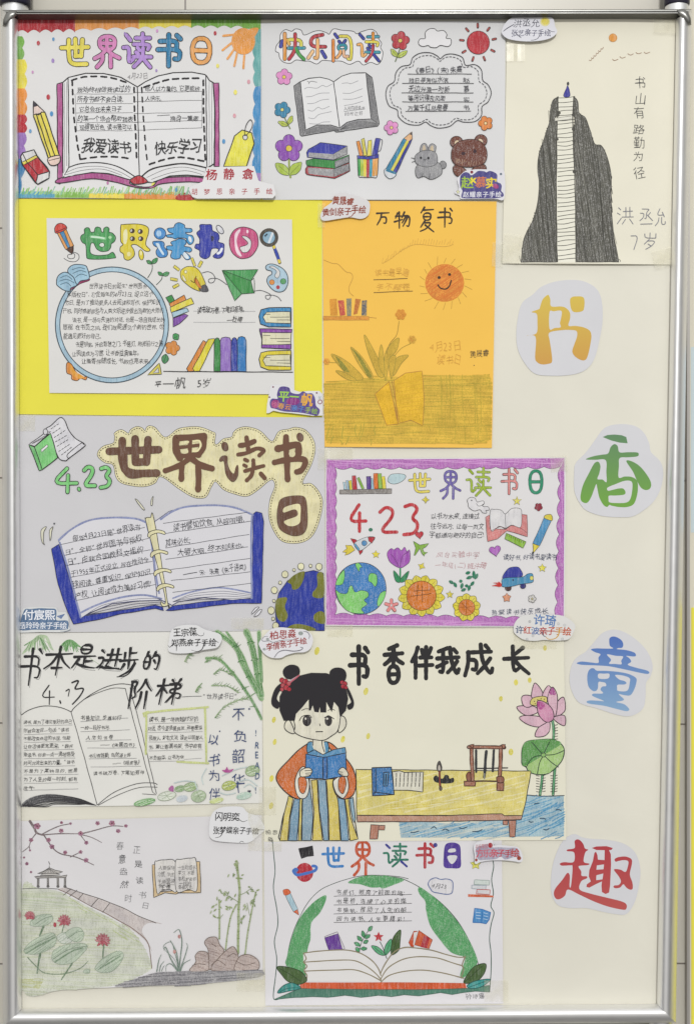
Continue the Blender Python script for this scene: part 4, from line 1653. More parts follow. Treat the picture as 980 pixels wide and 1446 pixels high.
# ---- 6 brown bubble title
poster('hand_drawn_poster', 'greyish drawing with brown characters in a dotted yellow bubble and a blue book', 'poster', GRP,
       '28,587.5 458,589.5 459,890 30,893', 'cac9cc', .0013, .0007, (('t', .0015, 24, -.001, 1.0),))
B1, B2 = (0, 580, 4.083), (230, 580, 4.083)
C3, C4 = (130, 590, 5.765), (290, 590, 5.765)
part('title_bubble', 'pale yellow bubble with a dotted rim')
U(*C3)
dx = (290 - 130) * 5.765
BUB = [(185, 130), (210, 105), (250, 98), (300, 125), (320, 95), (370, 70), (410, 80), (435, 105), (450, 75), (480, 65), (520, 80), (600, 158), (690, 95), (760, 78), (830, 70), (900, 80), (980, 110)] + \
    [(x + dx, y) for x, y in ((85, 130), (80, 200), (100, 215), (150, 170), (215, 155), (230, 120), (260, 90), (330, 72), (400, 85), (460, 115), (545, 190), (600, 110), (680, 90), (740, 78), (820, 100), (880, 180), (895, 270), (860, 390), (795, 525), (860, 535), (920, 590), (955, 680), (940, 800), (880, 950), (800, 1010), (680, 1020), (600, 985), (540, 880), (515, 780), (530, 660), (565, 560), (555, 510), (520, 515), (440, 580), (340, 640), (240, 620), (150, 585), (85, 520), (55, 560), (20, 630))] + \
    [(900, 655), (820, 645), (700, 570), (565, 480), (520, 530), (440, 560), (340, 555), (240, 530), (195, 470), (175, 385), (110, 365), (55, 320), (55, 270), (100, 230), (175, 205), (190, 160)]
F(BUB, 'e4dcae', '3a3630', 4, True)
cx_ = [(x, y) for x, y in catmull(BUB, True, 3)]
ins = []
for i, (x, y) in enumerate(cx_):
    (xa, ya), (xb, yb) = cx_[i - 1], cx_[(i + 1) % len(cx_)]
    tx, ty = xb - xa, yb - ya
    l = math.hypot(tx, ty) or 1
    ins.append((x - ty / l * 15, y + tx / l * 15))
dash(ins, 6, '4a3f30', 8, 13, False, True)
BR = '6b4c3c'
part('title_character', 'brown brush character')
G('世', 128, 150, 565, 490, 58, BR, '53402f', 2, jig=.4)
F('225,260 290,290 300,400 350,445 470,432 480,465 330,495 260,450 220,350', BR, None)
part('title_character', 'brown brush character')
for a, w in (('690,165 688,260 720,325', 58), ('690,165 790,160 915,148', 50), ('915,150 905,230 870,300', 56), ('800,170 800,330', 34), ('720,240 880,222', 26), ('720,310 870,300', 40), ('790,335 720,385 600,430', 44), ('815,330 880,380 980,412', 50), ('735,390 730,500', 46), ('868,390 870,470 868,585', 48)):
    L(a, w, BR)
F('712,215 735,192 790,188 785,210 730,222', 'e4dcae', None)
F('728,270 780,258 785,285 745,292', 'e4dcae', None)
L('830,190 875,190 888,230 860,270 825,272', 15, 'e4dcae')
U(*C4)
part('title_character', 'brown brush character')
F('135,215 155,198 180,210 188,255 165,270 140,250', BR, '53402f', 3)
F('118,340 140,312 180,315 185,370 205,430 235,455 255,395 268,390 268,470 240,515 205,510 170,455 155,355 125,355', BR, '53402f', 3)
G('.', 300, 10, 301, 11, 1, BR)
for a, w in (('285,225 340,215 400,192', 40), ('338,160 348,230 350,260', 36), ('270,298 340,285 420,250 470,258 475,275 440,305', 32), ('325,340 345,350', 30), ('318,385 335,395', 28), ('325,432 400,410 475,392', 30), ('392,345 395,400 375,470 340,508', 32), ('455,455 485,490', 36)):
    L(a, w, BR)
part('title_character', 'brown brush character')
for a, w in (('590,250 660,235 740,220 760,240 755,310', 56), ('565,362 650,345 790,335 815,360 790,420 745,440', 46), ('658,155 662,300 672,500', 48)):
    L(a, w, BR)
O(772, 158, 26, 36, BR, '53402f', 3, -15)
O(708, 292, 26, 28, 'e4dcae')
part('title_character', 'brown brush character below the others')
F('600,690 640,650 740,632 800,640 825,690 832,800 825,900 790,945 720,960 650,935 600,890 585,790', BR, '53402f', 3)
F('640,735 690,712 770,705 775,800 768,855 720,880 670,875 645,840 745,800 750,760 720,745 640,770', 'e4dcae', None)
part('drawn_book', 'green book beside an unrolled page')
U(*B1)
F('272,110 300,85 350,42 378,55 400,110 440,160 490,190 488,210 400,275 385,288 350,280 330,240 310,170', 'dad9dd', K, 5)
for a in ('300,105 345,75', '310,130 365,92', '318,155 380,115', '325,180 395,140', '335,205 400,165', '345,235 415,188', '360,255 425,205'):
    dash(a, 4, '4a4a4c', 11, 8, False)
F('172,195 262,130 300,120 250,165 205,205', 'd6d5d8', K, 4, False)
L('195,185 265,145', 3, K)
L('190,192 270,150', 3, K)
F('172,195 205,208 250,340 232,345', '6fb970', K, 5, False)
F('205,208 298,130 338,270 250,340', '7fcb7c', K, 5, False)
O(268, 122, 13, 17, 'dad9dd', K, 4)
L('400,275 395,250 470,190 488,195', 4, K)
F('242,225 278,195 282,208 246,240', 'e2e2e2', K, 3, False)
part('date_lettering', 'green outlined numbers')
G('4', 296, 330, 456, 470, 17, '7fcb7c', K, 4)
G('.', 430, 360, 490, 462, 15, '7fcb7c', K, 4)
G('2', 482, 316, 556, 440, 19, '7fcb7c', K, 4)
G('3', 580, 320, 652, 446, 18, '7fcb7c', K, 4)
part('drawn_sparks', 'small curved motion marks')
for q in ('240,700 250,680 272,668 258,700 255,745 262,772 248,755', '290,700 296,680 312,668 302,700 298,740 292,745', '782,508 800,518 836,565 828,568 800,535', '872,540 876,515 886,492 884,520 880,544'):
    F(q, 'dedcc4', K, 3)
dots('318,650', 6, '55555a')
U(*B2)
F('512,1170 535,1135 555,1132 530,1160', 'dcdbe0', K, 3)
F('528,1185 555,1150 572,1145 555,1175', 'dcdbe0', K, 3)
part('drawn_ring_binder', 'open blue notebook with pale yellow rings')
U(*B1)
o6 = 230 * 4.083
F([(302, 795), (345, 770), (470, 1180), (700, 1150), (900, 1120), (940, 1130), (945, 1150), (900, 1138), (700, 1170), (560, 1205), (430, 1228), (395, 1160), (340, 1000)], '2b3ca0', '2a2c50', 4, False)
F([(o6 + x, y) for x, y in ((520, 600), (540, 582), (572, 590), (582, 640), (576, 900), (570, 1108), (400, 1110), (200, 1135), (60, 1150), (20, 1150), (60, 1125), (200, 1105), (400, 1085), (515, 1080))], '2b3ca0', '2a2c50', 4, False)
F('345,750 420,680 520,632 660,612 780,622 850,645 940,1075 930,1090 800,1095 650,1110 520,1165 470,1195', 'd4d3d8', '3a3f6a', 4, False, 'paper')
F([(o6 - 75, 660)] + [(o6 + x, y) for x, y in ((-25, 625), (40, 580), (140, 552), (300, 545), (420, 560), (522, 600), (515, 1080), (400, 1090), (240, 1075), (90, 1100), (55, 1120), (15, 1100))] + [(o6 - 30, 1080)], 'd4d3d8', '3a3f6a', 4, False, 'paper')
for a in ('345,745 420,680 520,632 660,615 780,622 850,645', '465,1165 560,1120 700,1075 830,1062 935,1082', '350,760 400,920 470,1190', '850,650 880,780 900,930 920,1050'):
    L(a, 11, '8a92b8', kind='marker')
L([(o6 + x, y) for x, y in ((-10, 625), (60, 580), (150, 552), (300, 545), (420, 560), (522, 600))], 11, '8a92b8', kind='marker')
L([(o6 + x, y) for x, y in ((515, 610), (510, 800), (515, 1080))], 11, '8a92b8', kind='marker')
L([(o6 + x, y) for x, y in ((60, 1080), (200, 1035), (350, 1020), (510, 1050))], 9, '8a92b8', kind='marker')
for k in range(4):
    L([(490 + k * 5, 1180), (600, 1120 + k * 15), (780, 1085 + k * 14), (930, 1082 + k * 10)], 2.5, '4a4c60')
    L([(o6 + 60, 1100), (o6 + 180, 1055 + k * 12), (o6 + 350, 1040 + k * 14), (o6 + 510, 1060 + k * 8)], 2.5, '4a4c60')
for q in ('845,620 870,615 892,625 970,1100 975,1120 940,1125 930,1100 955,1075 850,660',):
    F(q, 'e2dcb0', K, 4)
for y, x in ((700, 855), (815, 870), (922, 890), (1010, 905)):
    F([(x, y + 22), (x + 10, y - 2), (x + 50, y - 14), (x + 95, y - 4), (x + 98, y + 12), (x + 60, y + 4), (x + 20, y + 18), (x + 12, y + 30)], 'e2dcb0', K, 4)
part('page_writing')
for a, b in (((355, 770), (838, 672)), ((378, 832), (862, 735)), ((390, 892), (872, 800)), ((414, 960), (880, 868)), ((428, 1025), (890, 935)), ((445, 1092), (900, 1000))):
    L([a, b], 3, '4a4a52', smooth=False)
for tx, x, y, x1 in (('每年4月23日是"世界读书', 425, 752, 822), ('日",全称"世界图书与版权', 380, 830, 836), ('日",由联合国教科文组织', 395, 892, 840), ('于1955年正式设立,旨在推动全', 414, 952, 872), ('球阅读,尊重知识,保护知识', 424, 1020, 882), ('产权,让阅读成为美好习惯!', 440, 1085, 896)):
    T(tx, x, y, x1, 44, '33343c', .001, -10)
U(*B2)
for a, b in (((5, 648), (490, 585)), ((20, 706), (508, 636)), ((20, 790), (498, 712)), ((20, 856), (492, 784)), ((50, 915), (505, 850)), ((50, 978), (505, 928)), ((60, 1045), (508, 994))):
    L([a, b], 3, '4a4a52', smooth=False)
for tx, x, y, x1 in (('读书譬如饮食,从容咀嚼,', 64, 690, 488), ('其味必长;', 18, 780, 178), ('大嚼大咽,终不知味也。', 88, 836, 500), ('宋·朱熹《朱子语类》', 215, 950, 502)):
    T(tx, x, y, x1, 46, '33343c', .001, -7.5)
L('120,945 200,930', 4, '3e3f48')
part('drawn_globe', 'dark blue and olive globe with ring of pale dots')
F('925,935 870,920 800,935 720,980 670,1050 650,1130 655,1220 690,1262 932,1266', '2c3c9c', '2a2c50', 4, False)
F('720,985 760,945 815,925 812,970 785,1020 750,1030 740,1000', '76782a', None)
F('890,940 925,940 930,1060 900,1080 865,1070 865,1045 890,1010', '76782a', None)
F('655,1090 690,1075 718,1080 705,1130 722,1180 700,1215 665,1200 652,1150', '76782a', None)
F('870,1180 900,1155 930,1165 932,1225 880,1215', '76782a', None)
F('720,1262 740,1235 790,1228 860,1245 875,1265', '76782a', None)
for x, y, r in ((705, 942, 18), (757, 917, 8), (797, 897, 18), (852, 893, 9), (901, 898, 18), (677, 990, 9), (644, 1033, 18), (642, 1095, 8), (626, 1150, 19), (637, 1198, 9), (652, 1238, 18)):
    O(x, y, r, r * 1.1, 'e2dfb8', K, 3)

# ---- 7 purple border
poster('hand_drawn_poster', 'white drawing with a wavy purple crayon border, sunflowers and a globe', 'poster', GRP,
       '459.8,647.5 798,645.5 796.5,885 460,883.5', 'd9d7d8', .0016, .0006, (('b', .002, 22, -.001, .8), ('r', .0015, 20, .1, .9)))
B3, B4 = (450, 630, 5.158), (620, 630, 4.9)
part('purple_border')
U(1, 1, 1)
U(0, 0, 1)
PB = [(461, 649), (796, 647), (795, 884), (461, 882)]
inn = []
for (a, b, n) in (((473, 660), (790, 659), 14), ((790, 659), (785, 876), 9), ((785, 876), (473, 869), 14), ((473, 869), (473, 660), 10)):
    inn += scal(a[0], a[1], b[0], b[1], n, -2.6)[:-1]
F([(461, 649), (796, 647), (790, 659)] + scal(790, 659, 473, 660, 14, -3)[1:], 'b872ba', smooth=False, kind='crayon')
F([(796, 647), (795, 884), (786, 874)] + scal(786, 874, 791, 659, 9, -4)[1:], 'b872ba', smooth=False, kind='crayon')
F([(795, 884), (461, 882), (473, 868)] + scal(473, 868, 786, 874, 13, -3)[1:], 'b872ba', smooth=False, kind='crayon')
F([(461, 882), (461, 649), (473, 660)] + scal(473, 660, 473, 868, 11, -2.5)[1:], 'b872ba', smooth=False, kind='crayon')
for a, b, n, h in (((473, 660), (790, 659), 14, 3), ((791, 659), (786, 874), 9, 4), ((786, 874), (473, 868), 13, 3), ((473, 868), (473, 660), 11, 2.5)):
    L(scal(a[0], a[1], b[0], b[1], n, h), .6, '5a3a60', smooth=False, wob=0)
for q, an in (('461,650 796,648 790,656 473,658', 3), ('461,872 795,876 795,883 461,881', 2), ('462,660 471,660 471,870 462,875', 84), ('790,660 795,660 794,880 788,874', 86)):
    hatch(q, an, 1.7, .6, 'd9a6d8', smooth=False, skip=.45, kind='pen')
U(*B3)
part('drawn_shelf', 'bookshelf with coloured books')
F('152,318 530,310 530,345 152,350', '8d8782', K, 3, False, 'crayon')
for q, c in (('178,262 192,262 200,316 184,316', 'a8c8d4'), ('198,250 214,248 222,316 206,316', '9ab8c8'), ('218,254 238,248 246,316 226,316', 'ddd04a'), ('243,216 270,214 280,316 248,316', 'b8303c'), ('278,232 296,226 332,308 314,314', '84b048'), ('346,220 380,218 380,314 350,316', '5a3a8c'), ('382,235 392,235 398,312 384,314', '9ac4d8'), ('398,198 430,196 432,310 404,312', 'd8702c'), ('430,200 456,198 464,310 434,310', '84b040'), ('458,222 480,218 490,310 466,310', 'e0d040')):
    F(q, c, K, 2.5, False)
part('drawn_cloud')
F('502,245 520,210 560,200 590,202 620,205 634,225 612,250 590,265 545,275 515,268', 'bcd4d8', K, 3)
part('title_character', 'yellow outlined character')
G('世', 655, 190, 812, 350, 16, 'dfcf5c', K, 3)
U(*B4)
part('title_character', 'violet character')
G('界', 5, 166, 148, 365, 14, '6f62a8', '3a3650', 2)
part('title_character', 'yellow-green character')
G('读', 182, 152, 358, 345, 14, '9fb838', '4a5228', 2)
part('title_character', 'pink outlined character')
G('书', 425, 158, 548, 332, 13, 'd98a86', K, 3)
part('title_character', 'green character')
G('日', 600, 164, 732, 330, 18, '2c8a68', '234a3c', 2)
U(*B3)
part('date_lettering', 'red marker numbers')
G('4', 205, 425, 352, 620, 24, 'bc3038')
O(378, 608, 15, 13, '2c7a5c')
G('2', 428, 435, 575, 640, 24, 'bc3038')
G('3', 610, 412, 748, 655, 25, 'bc3038')
part('drawn_heart', 'red heart after the date')
heart(732, 645, 30, 'c23440', '5a2026', 3, -5)
part('message_writing', 'three lines of black handwriting')
U(*B4)
T('以书为木来,连接过', -60, 502, 278, 46, '38383f', -.003)
T('往与远方,让每一页文', -60, 570, 308, 46, '38383f', -.003)
T('字都通向更好的自己!', -70, 632, 322, 46, '38383f', -.003)
part('school_writing', 'two faint pink lines of handwriting')
T('风台实验中学', -22, 768, 280, 48, 'b88a8e', -.014)
T('一年级(二)班许琦', -30, 835, 325, 46, 'b88a8e', -.014, 2)
part('slogan_writing')
T('读好书,好读书爱读书', 442, 784, 812, 46, '3c465e', -.003)
T('热爱读书快乐成长', 355, 1165, 755, 46, '3c465e', -.003, -1.5)
part('drawn_rocket')
U(*B3)
F('240,722 195,720 205,745 172,770 200,775 190,795 220,785 265,755', 'dcc840', '5a4a20', 3, False)
F('262,720 232,672 270,680 290,700', 'b5303a', K, 3, False)
F('290,755 300,790 318,770 322,740', 'b5303a', K, 3, False)
F('258,712 300,680 350,662 408,662 390,695 350,730 295,760', 'd6dadc', K, 3)
F('358,662 410,662 388,705 365,690', 'b5303a', K, 3, False)
F('256,715 268,708 298,752 285,760', '5aa0c8', K, 3, False)
O(332, 706, 19, 19, '5590c0', K, 3)
part('drawn_star', 'yellow star under the rocket')
star(416, 787, 30, 'dfd040')
part('drawn_star', 'yellow star above the message')
star(777, 390, 28, 'd8cc48', n=4)
part('drawn_star', 'yellow star between tulip and leaves')
star(748, 873, 28, 'dccf48', n=4, rot=-60)
part('drawn_globe', 'blue globe with green land')
O(306, 1035, 184, 188, '3f80c0', K, 4, kind='crayon')
F('125,1000 150,940 185,900 188,950 175,1000 140,1012', '7fd070', K, 3)
F('268,862 290,850 315,880 300,885 292,912', '7fd070', K, 3)
F('362,950 380,925 420,935 425,985 412,1020 385,995 365,980', '7fd070', K, 3)
F('125,1048 160,1070 205,1070 225,1020 245,1020 265,1060 310,1050 355,1060 360,1095 330,1120 352,1150 310,1185 330,1215 260,1215 200,1190 150,1130', '86d070', K, 3, kind='crayon')
F('488,1055 450,1070 425,1130 435,1165 470,1120', '7fd070', K, 3)
part('drawn_tulip', 'purple tulip')
L('592,885 592,985', 11, '2f8a58')
F('545,905 590,960 590,990 558,980', '2f8a58', K, 2.5)
F('655,908 600,960 596,990 635,975', '2f8a58', K, 2.5)
F('498,780 525,745 545,755 575,738 600,760 625,735 640,765 662,758 662,830 630,870 590,885 540,860 510,830', 'a456b4', '4a2a52', 3)
L('525,785 560,830 582,880', 3, '4a2a52')
L('660,765 610,800 590,880', 3, '4a2a52')
part('drawn_plane', 'small green aeroplane')
F('688,690 735,720 800,708 775,735 755,745 765,770 792,772 770,785 768,800 750,780 735,745 700,795 692,795 705,740', '86b440', K, 3, False)
part('drawn_sunflower', 'large sunflower with a crossed centre')
for i in range(13):
    a = 2 * math.pi * i / 13 + .1
    leaf(746 + 88 * math.cos(a), 1088 + 88 * math.sin(a), 746 + 170 * math.cos(a), 1088 + 150 * math.sin(a), 66, 'ddcf40', '5a5030', 3)
O(746, 1088, 108, 108, 'd67a28', '5a3a20', 4, kind='crayon')
for a in ('722,1010 712,1120', '752,1015 752,1135', '690,1055 810,1045', '668,1092 815,1072'):
    L(a, 4, '4a3424')
part('drawn_sunflower', 'small sunflower at the bottom')
U(*B4)
for i in range(9):
    a = 2 * math.pi * i / 9 + .5
    leaf(188 + 44 * math.cos(a), 1114 + 44 * math.sin(a), 188 + 96 * math.cos(a), 1114 + 96 * math.sin(a), 60, 'ddcf40', '5a5030', 3)
O(188, 1114, 57, 56, 'd67a28', '5a3a20', 3, kind='crayon')
for a in ('185,1065 185,1160', '135,1112 240,1110', '150,1080 225,1150'):
    L(a, 3, '7a4420')
part('drawn_branch', 'dark green leafy sprig')
for a in ((65, 930, 100, 950), (118, 975, 100, 940), (135, 935, 160, 930), (160, 945, 150, 985), (185, 915, 230, 900), (180, 880, 215, 870), (210, 960, 200, 1000), (240, 935, 215, 965), (236, 860, 240, 910), (265, 880, 245, 920), (200, 965, 175, 965), (150, 1000, 185, 985), (262, 908, 225, 900)):
    leaf(*a, 22, '2f7a5c', None)
part('drawn_starfish', 'pink starfish')
U(*B3)
for i in range(5):
    a = math.radians(-90 + 72 * i)
    L([(528, 1160), (528 + 42 * math.cos(a), 1160 + 42 * math.sin(a))], 25, '6a3a3a')
for i in range(5):
    a = math.radians(-90 + 72 * i)
    L([(528, 1160), (528 + 42 * math.cos(a), 1160 + 42 * math.sin(a))], 19, 'd98a88')
O(528, 1158, 8, 10, 'd9d5d5', '8a4a4a', 2)
U(*B4)
part('drawn_star', 'yellow star beside the small sunflower')
star(72, 1025, 28, 'dccf48')
part('drawn_dove', 'white outlined bird')
F('190,372 215,355 245,360 260,385 300,378 310,395 295,405 305,418 335,420 342,440 320,445 325,462 300,460 280,438 240,448 205,425 198,395', 'dcdadc', K, 3)
L('255,395 270,415 305,405', 3, K)
O(222, 375, 5, 4, '33333a')
part('drawn_book', 'pink open book')
F('318,490 345,475 350,570 460,575 570,470 605,475 608,625 540,605 465,585 400,640 332,660', 'd38482', '5a3a3c', 3, False, 'crayon')
F('350,450 380,438 425,442 455,468 500,432 550,430 568,455 560,560 500,545 458,565 410,555 358,585', 'dad8d9', K, 3)
L('455,468 458,560', 3, K)
L('358,585 420,555 458,572 500,548 565,570 600,600', 3, '6a4a4c')
part('drawn_star', 'pale yellow star above the pink book')
star(535, 378, 34, 'dfd566', inn=.35)
part('drawn_flower', 'small dark red flower')
flower(684, 420, 26, 5, '8f2c3c', None, '4a1a22', 2, .3)
part('drawn_ruler', 'green ruler')
F('462,602 598,660 578,705 450,640', '8ab83c', K, 3, False)
for i in range(9):
    L([(470 + i * 14, 608 + i * 6), (465 + i * 14, 624 + i * 6)], 2.5, K)
part('drawn_pencil', 'thick blue pencil with a yellow tip')
F('722,495 772,515 690,690 645,672', '4f90bc', K, 3, False)
F('722,495 735,475 765,472 780,490 772,515', 'dccb44', K, 3)
F('645,672 690,690 648,738', 'dccb44', K, 3, False)
dots('646,735', 6, K)
part('drawn_heart', 'lilac heart')
heart(384, 722, 40, 'b26abf', '4a2a52', 3, -12)
part('drawn_car', 'blue toy car with flames behind')
F('362,965 400,952 370,945 410,940 395,925 432,955 420,972 390,968', 'c2342c', None, False)
O(475, 980, 21, 20, '4a3030', K, 3)
O(577, 965, 19, 20, '2f2f70', K, 3)
F('440,918 470,850 515,835 555,845 568,900', '39409c', '26284c', 3)
F('432,950 445,912 570,905 610,882 640,882 648,915 640,940 560,955 500,968 440,972', '4a92b8', '2a3a4c', 3)
O(636, 912, 12, 15, 'e0d860', K, 2)
dots('508,925', 6, '2a2a3a')
part('drawn_star', 'yellow star right of the car')
star(710, 842, 30, 'e0d84c')
part('drawn_flower', 'peach flower under the car')
star(465, 1047, 32, 'dd9a76', '5a3a30', 3, inn=.62)
part('drawn_flower', 'tiny uncoloured flower')
flower(640, 1055, 26, 5, 'd2cfc8', 'dcd090', '44444a', 3)

# ---- 8 bamboo
poster('hand_drawn_poster', 'white drawing with black calligraphy, bamboo stems and pencilled lily pads', 'poster', GRP,
       '30,894 370,891 371,1133.5 30.5,1139.5', 'dddcd7', .0010, .0007, (('b', .002, 24, .2, 1.0),))
B5, B6 = (0, 880, 4.667), (190, 880, 4.9)
U(*B5)
part('drawn_hills', 'two green pencil hills')
F('148,205 185,150 245,85 285,75 320,90 345,150 358,180 330,160 300,95 290,180 275,100 250,120 200,170', 'b4c9a4', None, kind='crayon')
F('390,180 400,150 440,112 480,110 520,140 545,165 500,150 490,190 470,130 440,190 420,150', '6fa264', None, kind='crayon')
for i in range(34):
    x = rnd(160, 350)
    L([(240 + (x - 240) * .5, 85 + abs(x - 270) * .35), (x, 160 + rnd(-20, 30))], 3.4, random.choice(['6f9a60', '8fb47e', 'a8c49a', '5a8a50']), kind='pencil')
for i in range(26):
    x = rnd(395, 530)
    L([(455 + (x - 455) * .4, 112 + abs(x - 455) * .2), (x, 165 + rnd(-20, 25))], 4, random.choice(['4f8a48', '6aa060', '7fae72']), kind='pencil')
L('545,170 600,230 660,275', 2.5, '9ab08c')
for ch, x0, y0, x1, y1 in (('书', 140, 165, 285, 410), ('本', 295, 150, 480, 345), ('是', 485, 140, 640, 300), ('进', 650, 165, 805, 305), ('步', 790, 160, 915, 350)):
    part('title_character')
    G(ch, x0 + 9, y0 - 12, x1 + 9, y1 + 18, 2.4, '58585a', kind='pen', jig=.6, sl=.22)
    G(ch, x0, y0, x1, y1, 20, '2c2b2d', tp=.55, kind='pen', sl=.22)
part('brush_sweep', 'long tails of the black brush characters')
L('540,270 600,290 680,296', 10, '2c2b2d', tp=.8)
L('700,280 760,298 808,308', 12, '2c2b2d', tp=.8)
L('890,250 870,310 830,345 775,352', 11, '2c2b2d', tp=.5)
U(*B6)
for ch, x0, y0, x1, y1 in (('的', 62, 195, 182, 330), ('阶', -40, 385, 120, 590), ('梯', 152, 385, 335, 560)):
    part('title_character')
    G(ch, x0 + 10, y0 - 16, x1 + 10, y1 + 10, 2.6, '58585a', kind='pen', jig=.6, sl=.22)
    G(ch, x0, y0, x1, y1, 20, '2c2b2d', tp=.55, kind='pen', sl=.22)
U(*B5)
part('date_lettering', 'black brush date')
G('4', 262, 405, 370, 535, 9, '2c2b2d', tp=.3, kind='pen')
L('400,510 405,525', 10, '2c2b2d')
L('440,445 460,435 455,480', 8, '2c2b2d', tp=.3)
L('480,390 520,380 500,430 552,430 530,480 482,532', 11, '2c2b2d', tp=.2)
U(*B6)
part('subtitle_writing')
L('332,508 465,502', 3.5, '55555a', smooth=False)
T('"世界读书日"', 478, 522, 715, 46, '55555a', -.010)
U(*B5)
part('drawn_book', 'outline of an open book with a dark shaded edge')
L('146,604 200,568 290,545 400,552 470,582', 4.5, K)
L('473,582 500,550 600,470 700,420 800,398 880,408 885,430', 4.5, K)
L('560,500 640,460 740,428 830,428', 3.5, K)
L('473,582 560,880 645,1192', 4, K, smooth=False)
L('830,430 900,700 1010,1108', 4, K, smooth=False)
L('860,425 940,720 1035,1120', 4, K, smooth=False)
L('648,1192 760,1110 900,1055 1010,1050 1040,1060', 4, K)
L('655,1195 790,1125 920,1080 1040,1078', 3.5, K)
L('1010,1108 1035,1128 940,1122', 3, K, smooth=False)
F('146,1200 200,1150 300,1125 400,1128 520,1155 640,1194 600,1194 480,1178 330,1170 220,1200', '6a6a6c', None, kind='pencil')
for k in range(11):
    L([(146 + k * 7, 1206), (230 + k * 8, 1148 + k * 6), (370, 1130 + k * 6), (520, 1152 + k * 4), (636 - k * 5, 1196 - k)], 4, '343336')
part('page_writing', 'columns of small handwriting on the book pages')
for i, (tx, y, x1) in enumerate((('读书,是为了遇见更好的自己', 662, 480), ('你就会发现一句话:"读书', 718, 460), ('不能改变命运的长度,但能', 770, 470), ('让你活得更宽更深。"翻开', 822, 488), ('来读书,你会一点一滴地感受', 878, 498), ('时间沉淀出来的力量。"读书', 930, 498), ('不是为了某种目的,而是', 985, 520), ('为了人生的每一时刻,都有', 1040, 518), ('底气"', 1098, 240))):
    T(tx, 160, y, x1, 32, '2f2e31', -.004, -1)
    L([(165, y + 13), (x1 + 3, y + 7)] if i < 8 else [(165, 1100), (522, 1088)], 2, '77777a', smooth=False)
for tx, x, y, x1 in (('书是知识,步履前行', 536, 636, 806), ('一校一段好书光,', 536, 698, 738), ('人生如书卷', 568, 762, 755), ('——《朱熹四书》', 668, 812, 908), ('书山有路勤,自然涌上岸', 590, 880, 868), ('——《格言录》', 748, 928, 940), ('读书破万卷,下笔如有神', 618, 996, 958)):
    T(tx, x, y, x1, 33, '2f2e31', -.004, -.5)
for a in ('536,646 850,622', '536,712 860,700', '568,775 870,764', '580,820 905,818', '590,890 905,886', '602,945 935,938'):
    L(a, 2, '77777a', smooth=False)
U(*B6)
part('text_panel', 'handwriting in a yellow-green crayon frame')
for a in ('65,622 200,605 360,590 512,578', '85,622 85,780 82,900', '490,580 495,760 500,965', '300,955 400,960 512,966', '70,640 75,620 100,612'):
    L(a, 14, 'ccd48c', kind='crayon')
for tx, x, y, x1 in (('读书,是一场跨越时空的', 104, 678, 446), ('对话,古今圣贤是良友,开卷是深', 94, 740, 472), ('夜照人,左右文消,读史以明智人', 102, 805, 478), ('生,要让香满书架,书中自有', 102, 865, 470), ('不负韶华,以书为伴', 106, 940, 345)):
    T(tx, x, y, x1, 37, '2f2e31', -.004, -.8)
    L([(x, y + 14), (x1 + 4, y + 8)], 2, '8a8a8c', smooth=False)
L('345,938 468,932', 2, '8a8a8c', smooth=False)
part('drawn_bamboo', 'green bamboo stems with long leaves')
for p, w in (('575,60 700,160 740,260 800,380 880,520', 34), ('775,55 810,140 840,280 865,420 880,500', 42), ('500,240 590,250 680,340 760,450 830,560 880,660', 20), ('862,60 872,250 880,400', 26), ('640,60 740,200 800,340 880,470', 16)):
    L(p, w, '9ab88a', kind='crayon')
    L([(x - w * .12, y) for x, y in PT(p)], w * .45, '6b9a60', kind='pencil')
    L([(x + w * .25, y) for x, y in PT(p)], w * .15, '4a8044', kind='pencil', wob=.6)
for q in ((700, 160, 40), (740, 262, 40), (790, 370, 30), (806, 130, 46), (832, 250, 46), (852, 350, 40), (680, 340, 26), (760, 452, 24)):
    L([(q[0] - q[2] / 2, q[1] + 4), (q[0], q[1] - 5), (q[0] + q[2] / 2, q[1])], 6, '3a7038')
for a, b in (('550,348 600,320 680,360', 0), ('535,430 640,432 720,480', 0), ('560,650 620,580 720,530 780,520', 0), ('490,268 540,235 600,260', 0), ('350,262 370,225 395,205', 1), ('425,470 440,440 452,436', 1)):
    L(a, 6, '9ab082' if b == 0 else 'c8cc9a', kind='crayon')
    p = catmull(PT(a), False, 5)
    for i in range(0, len(p) - 1, 1):
        x, y = p[i]
        for s in (-1, 1):
            L([(x, y), (x + rnd(14, 34), y + s * rnd(6, 22) - 8)], 5, random.choice(['7a9a64', '5c8850', '9ab486']), tp=.8, kind='pencil')
for i in range(34):
    p = random.choice([(700, 160), (740, 262), (806, 130), (832, 250), (852, 350), (680, 340), (760, 452), (590, 250), (800, 500), (840, 560)])
    x, y = p[0] + rnd(-16, 16), p[1] + rnd(-16, 16)
    L([(x, y), (x + rnd(-40, 40), y + rnd(-34, 10))], 7, random.choice(['4a7a44', '6a9a5c', '8aa878']), tp=.8, kind='pencil')
part('blue_calligraphy', 'two columns of dark blue brush characters')
for ch, x, y in (('不', 672, 660), ('负', 685, 805), ('韶', 672, 950), ('华', 668, 1120)):
    T(ch, x, y, x + 100, 104 if ch != '华' else 120, '3c4a72', .0, 0, .8)
L('715,1090 722,1168', 9, '3c4a72', tp=.3)
for ch, x, y in (('以', 505, 828), ('书', 512, 975), ('为', 512, 1078), ('伴', 512, 1208)):
    T(ch, x, y, x + 88, 94, '3c4a72', .0, 0, .8)
heart(796, 1160, 12, '3a3a4a')
dots('796,590 592,744', 6, '4a5270')
part('drawn_lily_pads', 'pale green lily pads with pink buds')
